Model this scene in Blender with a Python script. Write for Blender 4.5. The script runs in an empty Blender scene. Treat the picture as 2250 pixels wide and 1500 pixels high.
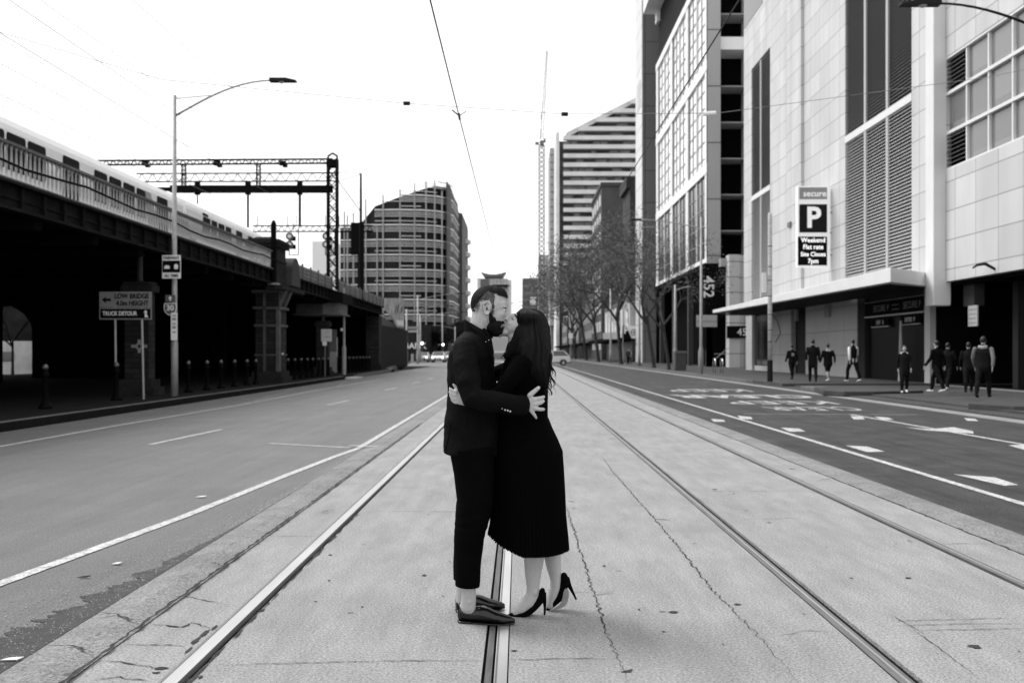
import bpy, bmesh, math, random
from mathutils import Vector, Matrix, noise
random.seed(7)
C = bpy.context.scene.collection
F, VX, VY, H = 2187.0, 1140.0, 775.0, 1.42
# ---------------- camera, world, sun, exposure ----------------
sc = bpy.context.scene
cam = bpy.data.cameras.new('camera'); camo = bpy.data.objects.new('camera', cam); C.objects.link(camo)
camo.location = (0, 0, H); camo.rotation_euler = (math.radians(90), 0, 0)
cam.lens = 35; cam.sensor_width = 36; cam.shift_x = -15/2250; cam.shift_y = 25/2250
cam.clip_start = .1; cam.clip_end = 6000
cam.dof.use_dof = True; cam.dof.focus_distance = 5.25; cam.dof.aperture_fstop = 3.5
sc.camera = camo
SUN_EL, SUN_AZ = math.radians(52), math.radians(-62)     # azimuth from +Y towards +X (negative = from the left)
w = bpy.data.worlds.new('World'); sc.world = w; w.use_nodes = True
nt = w.node_tree; nt.nodes.clear()
sky = nt.nodes.new('ShaderNodeTexSky'); sky.sky_type = 'NISHITA'; sky.sun_disc = False
sky.sun_elevation = SUN_EL; sky.sun_rotation = SUN_AZ
bw = nt.nodes.new('ShaderNodeRGBToBW'); mx = nt.nodes.new('ShaderNodeMix'); mx.data_type = 'FLOAT'
mx.inputs[0].default_value = .85; mx.inputs[3].default_value = 8.6
bg = nt.nodes.new('ShaderNodeBackground'); bg.inputs[1].default_value = .1
ow = nt.nodes.new('ShaderNodeOutputWorld')
nt.links.new(sky.outputs[0], bw.inputs[0]); nt.links.new(bw.outputs[0], mx.inputs[2])
nt.links.new(mx.outputs[0], bg.inputs[0]); nt.links.new(bg.outputs[0], ow.inputs[0])
sl = bpy.data.lights.new('sun', 'SUN'); sl.energy = 1.8; sl.angle = math.radians(30)
so = bpy.data.objects.new('sun', sl); C.objects.link(so)
sd = Vector((math.cos(SUN_EL)*math.sin(SUN_AZ), math.cos(SUN_EL)*math.cos(SUN_AZ), math.sin(SUN_EL)))
so.rotation_euler = sd.to_track_quat('Z', 'Y').to_euler(); so.location = (0, 0, 40)
sc.view_settings.view_transform = 'Standard'; sc.view_settings.look = 'None'
sc.view_settings.exposure = .78; sc.view_settings.gamma = 1; sc.view_settings.use_curve_mapping = False
# ---------------- helpers ----------------
def P(px, py, Y): return Vector(((px-VX)*Y/F, Y, H-(py-VY)*Y/F))          # photograph measurement at a known distance
def G(px, py, z=0.0):
    Y = F*(H-z)/(py-VY); return Vector(((px-VX)*Y/F, Y, z))
def YX(px, X): return X*F/(px-VX)
def ZX(px, py, X): return H+(VY-py)*X/(px-VX)
def tag(o, label=None, cat=None, group=None, kind=None):
    if label: o['label'] = label
    if cat: o['category'] = cat
    if group: o['group'] = group
    if kind: o['kind'] = kind
    return o
def thing(name, label, cat, loc=(0, 0, 0), group=None, rz=0, kind=None):
    o = bpy.data.objects.new(name, None); C.objects.link(o); o.location = loc; o.rotation_euler = (0, 0, rz)
    o.empty_display_size = .2
    return tag(o, label, cat, group, kind)
def offs(p):
    v = Vector((0, 0, 0))
    while p is not None: v += p.location; p = p.parent
    return v
class MB:
    def __init__(s): s.v = []; s.f = []; s.mark = []
    def add(s, vs, fs):
        n = len(s.v); vs = list(vs); s.mark.append((n, len(s.f))); s.v += [tuple(v) for v in vs]; s.f += [tuple(i+n for i in f) for f in fs]; return s
    def box(s, x0, x1, y0, y1, z0, z1):
        return s.add([(x, y, z) for z in (z0, z1) for x, y in ((x0, y0), (x1, y0), (x1, y1), (x0, y1))],
                     [(3, 2, 1, 0), (4, 5, 6, 7), (0, 1, 5, 4), (1, 2, 6, 5), (2, 3, 7, 6), (3, 0, 4, 7)])
    def quad(s, *p): return s.add(p, [tuple(range(len(p)))])
    def prism(s, pts, d):                       # closed polygon extruded by vector d
        n = len(pts); d = Vector(d); a = [Vector(p) for p in pts]
        return s.add(a+[p+d for p in a], [tuple(range(n))[::-1], tuple(range(n, 2*n))]+[(i, (i+1) % n, (i+1) % n+n, i+n) for i in range(n)])
    def bar(s, a, b, w, h=None):
        h = h or w; a = Vector(a); b = Vector(b); d = (b-a).normalized()
        u = d.cross(Vector((0, 0, 1)))
        if u.length < .05: u = Vector((1, 0, 0))
        u.normalize(); v = u.cross(d)
        c = [(-u*w-v*h)/2, (u*w-v*h)/2, (u*w+v*h)/2, (-u*w+v*h)/2]
        return s.add([a+q for q in c]+[b+q for q in c], [(3, 2, 1, 0), (4, 5, 6, 7), (0, 1, 5, 4), (1, 2, 6, 5), (2, 3, 7, 6), (3, 0, 4, 7)])
    def tube(s, pts, r, n=8, cap=True):
        pts = [Vector(p) for p in pts]; m = len(pts)
        rs = r if isinstance(r, (list, tuple)) else [r]*m
        vs = []; u = None
        for i in range(m):
            d = (pts[min(i+1, m-1)]-pts[max(i-1, 0)])
            if d.length < 1e-9: d = Vector((0, 0, 1))
            d.normalize()
            if u is None:
                u = d.cross(Vector((0, 1, 0)))
                if u.length < .1: u = d.cross(Vector((1, 0, 0)))
            u = (u-d*u.dot(d)).normalized(); v = d.cross(u)
            for k in range(n):
                a = 2*math.pi*k/n; vs.append(pts[i]+(u*math.cos(a)+v*math.sin(a))*rs[i])
        fs = [(i*n+k, i*n+(k+1) % n, (i+1)*n+(k+1) % n, (i+1)*n+k) for i in range(m-1) for k in range(n)]
        if cap: fs += [tuple(range(n))[::-1], tuple(range((m-1)*n, m*n))]
        return s.add(vs, fs)
    def lathe(s, c, prof, n=12):                 # prof: (r, z)
        c = Vector(c); vs = [(c.x+r*math.cos(2*math.pi*k/n), c.y+r*math.sin(2*math.pi*k/n), c.z+z) for r, z in prof for k in range(n)]
        m = len(prof)
        return s.add(vs, [(i*n+k, i*n+(k+1) % n, (i+1)*n+(k+1) % n, (i+1)*n+k) for i in range(m-1) for k in range(n)]+[tuple(range(n))[::-1], tuple(range((m-1)*n, m*n))])
    def build(s, name, mat, parent=None, smooth=False, label=None, cat=None, group=None, kind=None, loc=None, bevel=0):
        off = offs(parent)
        if loc is not None: off = Vector(loc)
        me = bpy.data.meshes.new(name); me.from_pydata([Vector(v)-off for v in s.v], [], s.f); me.materials.append(mat)
        if smooth: me.polygons.foreach_set('use_smooth', [True]*len(me.polygons))
        me.update()
        o = bpy.data.objects.new(name, me); C.objects.link(o)
        if parent is not None: o.parent = parent
        elif loc is not None: o.location = loc
        if bevel:
            b = o.modifiers.new('bevel', 'BEVEL'); b.width = bevel; b.segments = 2; b.limit_method = 'ANGLE'
        return tag(o, label, cat, group, kind)
def build_each(mb, name, mat, parent, smooth=False, group_n=1):
    """every piece collected in mb becomes a part of its own"""
    ms = mb.mark[::group_n]+[(len(mb.v), len(mb.f))]
    for (v0, f0), (v1, f1) in zip(ms[:-1], ms[1:]):
        q = MB(); q.v = mb.v[v0:v1]; q.f = [tuple(i-v0 for i in f) for f in mb.f[f0:f1]]; q.build(name, mat, parent, smooth)
def copy_tree(o, parent=None):
    c = o.copy(); C.objects.link(c); c.parent = parent
    for ch in list(o.children): copy_tree(ch, c)
    return c
# ---------------- materials (the photograph is black and white: all greys) ----------------
def g3(v): return (v, v, v, 1)
MATS = {}
def M(name, v, rough=.8, spec=.3, metal=0, ns=0, na=0, fs=0, fa=0, bump=0, bs=60, emit=0, stretch=None):
    if name in MATS: return MATS[name]
    if v < .035 and 'glass' not in name and 'leather' not in name and 'hair' not in name and 'suit' not in name: spec = min(spec, .03)
    m = bpy.data.materials.new(name); m.use_nodes = True; t = m.node_tree; b = t.nodes['Principled BSDF']
    b.inputs['Base Color'].default_value = g3(v); b.inputs['Roughness'].default_value = rough
    b.inputs['Specular IOR Level'].default_value = spec; b.inputs['Metallic'].default_value = metal
    if emit: b.inputs['Emission Color'].default_value = g3(1); b.inputs['Emission Strength'].default_value = emit
    if ns or bump or fs:
        tc = t.nodes.new('ShaderNodeTexCoord'); src = tc.outputs['Object']
        if stretch:
            mp = t.nodes.new('ShaderNodeMapping'); mp.inputs['Scale'].default_value = stretch; t.links.new(src, mp.inputs[0]); src = mp.outputs[0]
        val = None
        def noi(sc_, amt, det, prev):
            n = t.nodes.new('ShaderNodeTexNoise'); n.inputs['Scale'].default_value = sc_; n.inputs['Detail'].default_value = det
            n.inputs['Roughness'].default_value = .62
            t.links.new(src, n.inputs['Vector'])
            r = t.nodes.new('ShaderNodeMapRange'); r.inputs[1].default_value = .3; r.inputs[2].default_value = .7
            r.inputs[3].default_value = 1-amt; r.inputs[4].default_value = 1+amt; r.clamp = False
            t.links.new(n.outputs[0], r.inputs[0])
            if prev is None: return r.outputs[0]
            mu = t.nodes.new('ShaderNodeMath'); mu.operation = 'MULTIPLY'; t.links.new(prev, mu.inputs[0]); t.links.new(r.outputs[0], mu.inputs[1]); return mu.outputs[0]
        if ns: val = noi(ns, na, 6, val)
        if fs: val = noi(fs, fa, 3, val)
        if val is not None:
            mu = t.nodes.new('ShaderNodeMath'); mu.operation = 'MULTIPLY'; mu.inputs[1].default_value = v; t.links.new(val, mu.inputs[0])
            t.links.new(mu.outputs[0], b.inputs['Base Color'])
        if bump:
            n = t.nodes.new('ShaderNodeTexNoise'); n.inputs['Scale'].default_value = bs; n.inputs['Detail'].default_value = 4; t.links.new(src, n.inputs['Vector'])
            bp = t.nodes.new('ShaderNodeBump'); bp.inputs['Strength'].default_value = bump; bp.inputs['Distance'].default_value = .02
            t.links.new(n.outputs[0], bp.inputs['Height']); t.links.new(bp.outputs[0], b.inputs['Normal'])
    MATS[name] = m; return m
def panel(name, v, pw, ph, ax=(1, 2), line=.02, lv=.3, off=0.0, rough=.5, spec=.3, var=.04, bump=0, o0=(0, 0), streak=0):
    """cladding or masonry laid as a brick texture; v base value, lv joint value; ax picks the two object axes"""
    m = bpy.data.materials.new(name); m.use_nodes = True; t = m.node_tree; b = t.nodes['Principled BSDF']
    b.inputs['Roughness'].default_value = rough; b.inputs['Specular IOR Level'].default_value = spec
    tc = t.nodes.new('ShaderNodeTexCoord'); sp = t.nodes.new('ShaderNodeSeparateXYZ'); cb = t.nodes.new('ShaderNodeCombineXYZ')
    t.links.new(tc.outputs['Object'], sp.inputs[0])
    if ax == 'xy':   # masonry seen on both x and y faces
        ad = t.nodes.new('ShaderNodeMath'); ad.operation = 'ADD'; t.links.new(sp.outputs[0], ad.inputs[0]); t.links.new(sp.outputs[1], ad.inputs[1])
        t.links.new(ad.outputs[0], cb.inputs[0]); t.links.new(sp.outputs[2], cb.inputs[1])
    else:
        t.links.new(sp.outputs[ax[0]], cb.inputs[0]); t.links.new(sp.outputs[ax[1]], cb.inputs[1])
    mp = t.nodes.new('ShaderNodeMapping'); mp.inputs['Location'].default_value = (o0[0], o0[1], 0); t.links.new(cb.outputs[0], mp.inputs[0])
    br = t.nodes.new('ShaderNodeTexBrick'); br.offset = off; br.inputs['Scale'].default_value = 1
    br.inputs['Brick Width'].default_value = pw; br.inputs['Row Height'].default_value = ph; br.inputs['Mortar Size'].default_value = line/2
    br.inputs['Mortar Smooth'].default_value = .1; br.inputs['Bias'].default_value = 0
    br.inputs['Color1'].default_value = g3(v*(1-var)); br.inputs['Color2'].default_value = g3(v*(1+var)); br.inputs['Mortar'].default_value = g3(lv)
    t.links.new(mp.outputs[0], br.inputs['Vector'])
    n = t.nodes.new('ShaderNodeTexNoise'); n.inputs['Scale'].default_value = .7; n.inputs['Detail'].default_value = 6
    m2 = t.nodes.new('ShaderNodeMapping'); m2.inputs['Scale'].default_value = (1, 1, .25); t.links.new(tc.outputs['Object'], m2.inputs[0]); t.links.new(m2.outputs[0], n.inputs['Vector'])
    r = t.nodes.new('ShaderNodeMapRange'); r.inputs[1].default_value = .3; r.inputs[2].default_value = .7; r.inputs[3].default_value = 1-max(streak, .03); r.inputs[4].default_value = 1+.03
    t.links.new(n.outputs[0], r.inputs[0])
    mm = t.nodes.new('ShaderNodeMix'); mm.data_type = 'RGBA'; mm.blend_type = 'MULTIPLY'; mm.inputs[0].default_value = 1
    t.links.new(br.outputs['Color'], mm.inputs[6]); t.links.new(r.outputs[0], mm.inputs[7]); t.links.new(mm.outputs[2], b.inputs['Base Color'])
    if bump:
        bp = t.nodes.new('ShaderNodeBump'); bp.inputs['Strength'].default_value = bump; bp.inputs['Distance'].default_value = .02; bp.invert = True
        t.links.new(br.outputs['Fac'], bp.inputs['Height']); t.links.new(bp.outputs[0], b.inputs['Normal'])
    return m
def ground_mat(name, v, fine, fa, big, ba, bump, bs, rough=.85, spec=.25, stain=0, streak=(1, 1, 1), stscale=1.2):
    m = M(name, v, rough, spec, 0, big, ba, fine, fa, bump, bs, stretch=None)
    t = m.node_tree; b = t.nodes['Principled BSDF']
    if stain:
        src = b.inputs['Base Color'].links[0].from_socket
        tc = t.nodes.new('ShaderNodeTexCoord'); mp = t.nodes.new('ShaderNodeMapping'); mp.inputs['Scale'].default_value = streak; t.links.new(tc.outputs['Object'], mp.inputs[0])
        n = t.nodes.new('ShaderNodeTexNoise'); n.inputs['Scale'].default_value = stscale; n.inputs['Detail'].default_value = 8; n.inputs['Roughness'].default_value = .7; t.links.new(mp.outputs[0], n.inputs['Vector'])
        r = t.nodes.new('ShaderNodeMapRange'); r.inputs[1].default_value = .35; r.inputs[2].default_value = .62; r.inputs[3].default_value = 1-stain; r.inputs[4].default_value = 1.08
        t.links.new(n.outputs[0], r.inputs[0])
        v2 = t.nodes.new('ShaderNodeTexVoronoi'); v2.inputs['Scale'].default_value = 1.7; v2.inputs['Randomness'].default_value = 1; t.links.new(tc.outputs['Object'], v2.inputs['Vector'])
        r2 = t.nodes.new('ShaderNodeMapRange'); r2.inputs[1].default_value = .02; r2.inputs[2].default_value = .045; r2.inputs[3].default_value = .45; r2.inputs[4].default_value = 1
        t.links.new(v2.outputs['Distance'], r2.inputs[0])
        m1 = t.nodes.new('ShaderNodeMath'); m1.operation = 'MULTIPLY'; t.links.new(r.outputs[0], m1.inputs[0]); t.links.new(r2.outputs[0], m1.inputs[1])
        m2 = t.nodes.new('ShaderNodeMath'); m2.operation = 'MULTIPLY'; t.links.new(src, m2.inputs[0]); t.links.new(m1.outputs[0], m2.inputs[1])
        t.links.new(m2.outputs[0], b.inputs['Base Color'])
    return m
concrete = ground_mat('concrete', .285, 75, .45, .8, .09, .6, 130, stain=.15, streak=(2.2, .45, 1), stscale=2.4)
concrete_rough = ground_mat('concrete_rough', .245, 60, .5, 3, .14, 1.0, 80, stain=.22)
asphaltL = ground_mat('asphalt_worn', .125, 85, .6, .8, .12, .8, 110, rough=.62, spec=.5, stain=.14, streak=(3, .12, 1))
asphaltR = ground_mat('asphalt_dark', .055, 55, .8, 1.6, .35, .8, 90, rough=.75, spec=.25, stain=.4, streak=(3, .15, 1))
asphalt_coarse = ground_mat('asphalt_coarse', .045, 170, .95, 12, .5, 1.0, 170, rough=.6, spec=.5)
paving = ground_mat('paving', .016, 60, .2, .8, .15, .3, 90, rough=.85, spec=.1, stain=.25)
pavingR = ground_mat('paving_bluestone', .055, 60, .2, .8, .15, .3, 90, rough=.7, spec=.3, stain=.25)
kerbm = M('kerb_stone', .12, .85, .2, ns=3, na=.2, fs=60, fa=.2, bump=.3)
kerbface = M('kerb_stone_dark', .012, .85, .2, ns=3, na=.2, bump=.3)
paint = M('road_paint', .42, .7, .2, ns=14, na=.45, fs=55, fa=.5)
paint_dirty = M('road_paint_worn', .26, .7, .3, ns=5, na=.5, fs=60, fa=.25)
dirt = M('groove_dirt', .012, .9, .1, ns=20, na=.4)
crackm = M('crack_dirt', .045, .9, .1, ns=20, na=.5)
steel = M('rail_steel', .55, .36, .6, .75, ns=6, na=.12, stretch=(1, .15, 1))
steel_dull = M('rail_steel_dull', .17, .5, .5, .5, ns=8, na=.3, stretch=(6, .3, 1))
black = M('black_void', .006, .9, .02)
darkiron = M('dark_iron', .004, .6, .3, ns=4, na=.4, bump=.2)
girderm = M('girder_paint', .009, .6, .3, ns=2, na=.5, fs=15, fa=.3, bump=.2, bs=20)
ironm = M('gantry_iron', .006, .6, .3)
galv = M('galvanised', .33, .5, .4, .2, ns=5, na=.15)
white = M('white_paint', .8, .4, .4, ns=3, na=.05)
whiteglow = M('sign_white_acrylic', .8, .3, .5, emit=.12)
lampm = M('lamp_black', .02, .4, .4)
glassdark = M('glass_dark', .012, .06, .8)
glassmid = M('glass_mid', .1, .08, .9)
def text(s, size, origin, xa, ya, mat, parent, name='lettering', sx=1, ex=.004, align='CENTER', bold=0):
    cu = bpy.data.curves.new('t', 'FONT'); cu.body = s; cu.size = size; cu.align_x = align; cu.align_y = 'CENTER'; cu.extrude = ex; cu.offset = bold; cu.resolution_u = 3
    o = bpy.data.objects.new('t', cu); C.objects.link(o); dg = bpy.context.evaluated_depsgraph_get()
    me = bpy.data.meshes.new_from_object(o.evaluated_get(dg)); bpy.data.objects.remove(o)
    xa = Vector(xa).normalized(); ya = Vector(ya).normalized(); za = xa.cross(ya); origin = Vector(origin); off = offs(parent)
    for v in me.vertices: v.co = origin+xa*v.co.x*sx+ya*v.co.y+za*v.co.z-off
    me.materials.clear(); me.materials.append(mat); me.name = name
    r = bpy.data.objects.new(name, me); C.objects.link(r); r.parent = parent
    return r
# ================= SETTING: ground, roads, tram lane =================
MB().quad((-3000, -60, -.35), (3000, -60, -.35), (3000, 5000, -.35), (-3000, 5000, -.35)).build('ground', asphaltR, kind='structure', label='flat ground under the whole street')
Y0, Y1 = -4, 640
def yseg(mb, x0, x1, z0, z1, y0=Y0, y1=Y1): mb.box(x0, x1, y0, y1, z0, z1)
roadL = MB(); yseg(roadL, -9.4, -2.335, -.3, -.022)
roadL.box(-60, -9.4, 108, Y1, -.3, -.0225)
roadL = roadL.build('road', asphaltL, kind='structure', label='worn grey asphalt carriageway left of the tram tracks')
roadR = MB(); yseg(roadR, 3.985, 10.25, -.3, -.02)
roadR = roadR.build('road', asphaltR, kind='structure', label='dark asphalt carriageway right of the tram tracks')
lane = MB()
def prof(xs):                                  # slab with bevelled lips; xs = (x0,x1,z_at_x0,z_at_x1)
    x0, x1, za, zb = xs
    lane.prism([(x0, Y0, -.25), (x1, Y0, -.25), (x1, Y0, zb), (x0, Y0, za)], (0, Y1-Y0, 0))
for xs in [(-1.945, -1.556, 0, 0), (-1.428, -.165, 0, 0), (-.046, 1.635, 0, 0), (1.752, 3.03, 0, 0), (3.145, 3.545, 0, 0)]: prof(xs)
lane.box(-2.33, 3.98, Y0, Y1, -.3, -.251)
lane = lane.build('tram_lane', concrete, kind='structure', label='pale concrete tram lane with cracked slabs')
sh = MB()
for a, b, za, zb in [(-2.33, -2.13, -.02, .012), (-2.13, -1.962, .012, -.006)]:
    sh.prism([(a, Y0, -.249), (b, Y0, -.249), (b, Y0, zb), (a, Y0, za)], (0, Y1-Y0, 0))
for a, b, za, zb in [(3.557, 3.75, .0, .012), (3.75, 3.98, .012, -.018)]:
    sh.prism([(a, Y0, -.249), (b, Y0, -.249), (b, Y0, zb), (a, Y0, za)], (0, Y1-Y0, 0))
sh.build('concrete_shoulder', concrete_rough, lane)
gr = MB()
for a, b, z in [(-1.961, -1.946, -.012), (-1.47, -1.429, -.03), (-1.555, -1.552, -.01), (-.164, -.11, -.02), (-.051, -.047, -.01), (1.636, 1.644, -.006), (1.711, 1.751, -.02), (3.031, 3.069, -.02), (3.141, 3.144, -.01), (3.546, 3.556, -.01)]:
    gr.box(a, b, Y0, Y1, -.2, z)
gr.build('groove_infill', dirt, lane)
for (a, b, mt, lb) in [(-1.551, -1.471, steel, 'leftmost tram rail, polished bright and curving past the cracked slabs'), (-.109, -.052, steel, 'bright worn tram rail running between the couple\'s shoes'),
                       (1.645, 1.71, steel_dull, 'dull dark tram rail with a wide worn joint, right of the couple'), (3.07, 3.14, steel_dull, 'rightmost thin tram rail beside the pale concrete shoulder')]:
    r = MB(); r.box(a, b, Y0, Y1, -.15, .002 if mt is steel else 0.0)
    r = r.build('tram_rail', mt, label=lb, cat='rail', group='tram rails in the concrete lane')
    if mt is steel and a > -.5: MB().box(a-.042, a-.012, Y0, Y1, -.15, -.003).build('flange', M('flange_grey', .09, .6, .3, ns=9, na=.4, stretch=(5, .4, 1)), r)
    if mt is steel:
        MB().box(a+.004, a+.012, Y0, Y1, .0015, .0045).build('running_edge', steel_dull, r)
    else:
        MB().box(a+.03, a+.042, Y0, Y1, .0005, .004).build('running_edge', steel, r)
def ribbon(mb, pts, wd, z, jit=0, step=.05, taper=True, seed=1):
    rnd = random.Random(seed); pp = [Vector((p[0], p[1], 0)) for p in pts]; out = []
    for a, b in zip(pp[:-1], pp[1:]):
        n = max(1, int((b-a).length/step)); d = (b-a).normalized(); nn = Vector((-d.y, d.x, 0))
        for i in range(n): out.append((a+(b-a)*i/n+nn*rnd.uniform(-jit, jit), nn))
    out.append((pp[-1], nn)); m = len(out); vs = []
    for i, (p, nn) in enumerate(out):
        k = (rnd.uniform(.9, 1.0) if wd > .07 else rnd.uniform(.25, 1.0)) if jit else 1
        if taper and jit: k *= min(1, 4*min(i, m-1-i)/m+.15)
        vs += [(p.x+nn.x*wd/2*k, p.y+nn.y*wd/2*k, z), (p.x-nn.x*wd/2*k, p.y-nn.y*wd/2*k, z)]
    mb.add(vs, [(2*i+1, 2*i+3, 2*i+2, 2*i) for i in range(m-1)])
cr = MB(); CZ = .004
def gp(*pts): return [G(x, y)[:2] for x, y in pts]
for i, (pts, wd) in enumerate([
    (gp((1242, 1105), (1255, 1150), (1262, 1165), (1272, 1205), (1300, 1290), (1315, 1330), (1340, 1410), (1375, 1480), (1380, 1499)), .012),
    (gp((1322, 1000), (1345, 1035), (1390, 1085), (1425, 1125), (1460, 1165), (1525, 1245), (1560, 1290), (1640, 1370), (1700, 1435), (1730, 1470), (1755, 1499)), .012),
    (gp((1318, 999), (1450, 997)), .008), (gp((1365, 1110), (1420, 1111)), .008), (gp((1605, 1142), (1680, 1140), (1770, 1137)), .008),
    (gp((440, 1463), (640, 1457), (860, 1452), (1060, 1452)), .008), (gp((1115, 1450), (1240, 1447), (1350, 1447)), .008),
    (gp((1700, 1398), (1740, 1392), (1770, 1385), (1830, 1388)), .006), (gp((1235, 1303), (1350, 1300)), .006),
    (gp((970, 1000), (1090, 998)), .006), (gp((360, 1310), (420, 1312), (500, 1330)), .008),
    (gp((335, 1372), (360, 1374), (400, 1378), (420, 1368), (470, 1380)), .018), (gp((270, 1417), (340, 1416), (410, 1420)), .012),
    (gp((215, 1452), (280, 1456), (350, 1468)), .014), (gp((200, 1495), (260, 1488), (330, 1497)), .012),
    (gp((1950, 1365), (2100, 1361), (2249, 1357)), .007), (gp((1950, 1375), (2100, 1371), (2249, 1370)), .007), (gp((2020, 1385), (2130, 1383), (2249, 1381)), .008),
    (gp((1960, 1352), (2010, 1380), (2030, 1392)), .006), (gp((2000, 1380), (2060, 1420), (2150, 1490)), .006),
    (gp((1245, 1100), (1262, 1103)), .02), (gp((1440, 1140), (1475, 1143)), .02), (gp((1365, 1478), (1390, 1470)), .03), (gp((1303, 1310), (1345, 1302)), .012),
]): ribbon(cr, pts, wd, CZ, .012 if wd > .009 else .006, .03, seed=i)
for i, (xa, xb, yj) in enumerate([(-1.43, -.17, 8.9), (-1.43, -.17, 13.9), (-1.43, -.17, 19.2), (-.04, 1.63, 11.6), (-.04, 1.63, 17.5), (-.04, 1.63, 24.0), (1.76, 3.03, 10.2), (1.76, 3.03, 14.2), (1.76, 3.03, 20.5), (3.15, 3.54, 7.4), (3.15, 3.54, 12.5), (-1.94, -1.56, 7.7), (-1.94, -1.56, 10.8), (-1.94, -1.56, 16), (1.76, 3.03, 28), (-1.43, -.17, 27), (-.04, 1.63, 33)]):
    ribbon(cr, [(xa, yj), ((xa+xb)/2, yj+.01), (xb, yj-.01)], .007+.0004*yj, CZ+.0002, .003, .06, seed=200+i)
cr.build('crack', crackm, lane)
cr2 = MB()
for i, pts in enumerate([gp((195, 1350), (250, 1353), (285, 1365), (320, 1370)), gp((95, 1425), (160, 1424), (205, 1442)), gp((470, 1240), (490, 1249)), gp((1790, 1060), (1830, 1052)), gp((700, 1130), (735, 1122))]):
    ribbon(cr2, pts, .016, .017, .008, .03, seed=50+i)
for sd_, x, wd, y0, y1, zz in [(1, -1.953, .035, 3, 20, .0105), (4, 3.55, .02, 4, 30, .004)]:
    ribbon(cr2, [(x, y0), (x, y1)], wd, .0155 if x < 0 else .005, .010, .05, taper=False, seed=sd_)
cr2.build('joint_gap', crackm, lane)
# dark bitumen stains by the left rail and the small dark marks on the slab
st = MB()
def blob(mb, cx, cy, rx, ry, z, n=14, seed=0, j=.35):
    rnd = random.Random(seed); mb.add([(cx+rx*math.cos(2*math.pi*k/n)*(1+rnd.uniform(-j, j)), cy+ry*math.sin(2*math.pi*k/n)*(1+rnd.uniform(-j, j)), z) for k in range(n)]+[(cx, cy, z)], [(k, (k+1) % n, n) for k in range(n)])
for i, (px, py, rx, ry) in enumerate([(356, 1468, .028, .018), (344, 1478, .02, .012), (430, 1408, .012, .07), (450, 1392, .012, .07), (415, 1428, .008, .05), (470, 1380, .008, .05), (1690, 1148, .02, .012), (1995, 1270, .02, .02), (932, 1264, .02, .02), (1345, 963, .07, .02), (1870, 1270, .01, .01), (1740, 1030, .04, .02), (1570, 1075, .03, .02), (2140, 1420, .03, .03), (1480, 1345, .03, .02), (1620, 1328, .02, .015), (1130, 1430, .015, .01)]):
    g = G(px, py); blob(st, g.x, g.y, rx, ry, .0042+i*.00002, seed=i)
rnd = random.Random(5)
for i in range(150):
    x = rnd.choice([rnd.uniform(-1.4, -.2), rnd.uniform(0, 1.6), rnd.uniform(1.8, 3.0)]); y = rnd.uniform(3.8, 30)
    blob(st, x, y, rnd.uniform(.003, .014), rnd.uniform(.004, .02), .0045, 7, i)
st.build('stain', crackm, lane)
sc_ = MB(); rnd = random.Random(9)     # rubber dirt smeared where the slab meets the left rail
for i in range(60):
    y = rnd.uniform(4.2, 9); blob(sc_, -1.425+rnd.uniform(0, .008), y, rnd.uniform(.003, .010), rnd.uniform(.02, .12), .0043+i*.00001, 13, i, .6)
sc_.build('rail_edge_dirt', crackm, lane)
# gravelly edge of the left carriageway
ag = MB(); edge = []; n = 260
for i in range(n+1):
    y = 3+i*(11-3)/n; wdt = .62*max(0, 1-(y-3)/6.2)**1.9+.006; edge.append(((-2.331, y, -.018), (-2.331-wdt*(1+.9*noise.noise(Vector((y*5, 1, 2)))+.5*noise.noise(Vector((y*21, 1, 2)))), y, -.018)))
ag.add([p for e in edge for p in e], [(2*i, 2*i+2, 2*i+3, 2*i+1) for i in range(n)]); ag.build('crumbled_edge', asphalt_coarse, roadL)
gs = MB(); rnd = random.Random(3)
for i in range(3200):
    y = 4.2+rnd.random()**1.4*6.5; wdt = .75*max(0, 1-(y-3)/8)**1.5+.05; x = -2.335-abs(rnd.gauss(0, .6))*wdt; s = rnd.uniform(.002, .008)
    gs.add([(x+s*rnd.uniform(.6, 1.3)*math.cos(a+k*1.57), y+s*rnd.uniform(.6, 1.3)*math.sin(a+k*1.57), -.02) for a in [rnd.random()*6] for k in range(4)]+[(x, y, -.02+s*.8)], [(0, 1, 4), (1, 2, 4), (2, 3, 4), (3, 0, 4)])
tag(gs.build('gravel', M('gravel_stone', .3, .8, .2, ns=70, na=.6), None), 'loose pale grit crumbling beside the concrete shoulder', 'gravel', kind='stuff')
# painted markings
LZ = -.016
mk = MB()
ribbon(mk, [(-2.42, 300), (-2.42, 60), (-2.42, 15), G(735, 1000)[:2], G(620, 1044)[:2], G(400, 1131)[:2], G(200, 1203)[:2], G(0, 1275)[:2], (-3.42, 4.5)], .105, LZ, .0015, .06, False, 3)
mk.build('lane_line', paint, roadL)
mk = MB(); ribbon(mk, [G(-120, 1000)[:2], G(0, 978)[:2], G(260, 932)[:2], G(521, 889)[:2], G(680, 859)[:2], G(834, 833)[:2]], .10, LZ, 0); mk.build('lane_line', paint, roadL)
mk = MB(); ribbon(mk, [G(590, 971)[:2], G(700, 977)[:2], G(770, 980.5)[:2]], .085, LZ, 0); mk.build('stop_line', paint, roadL)
mk = MB(); ribbon(mk, [G(768, 980)[:2], G(828, 982)[:2]], .085, .0165, 0); mk.build('stop_line', paint, lane)
mk = MB()
for a, b in [((328, 974), (487, 941)), ((720, 888), (766, 878)), ((845, 856), (872, 850)), ((905, 841), (922, 837)), ((940, 832), (952, 829))]: ribbon(mk, [G(*a)[:2], G(*b)[:2]], .09, LZ, 0)
mk.build('lane_dash', paint, roadL)
mk = MB()
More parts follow.
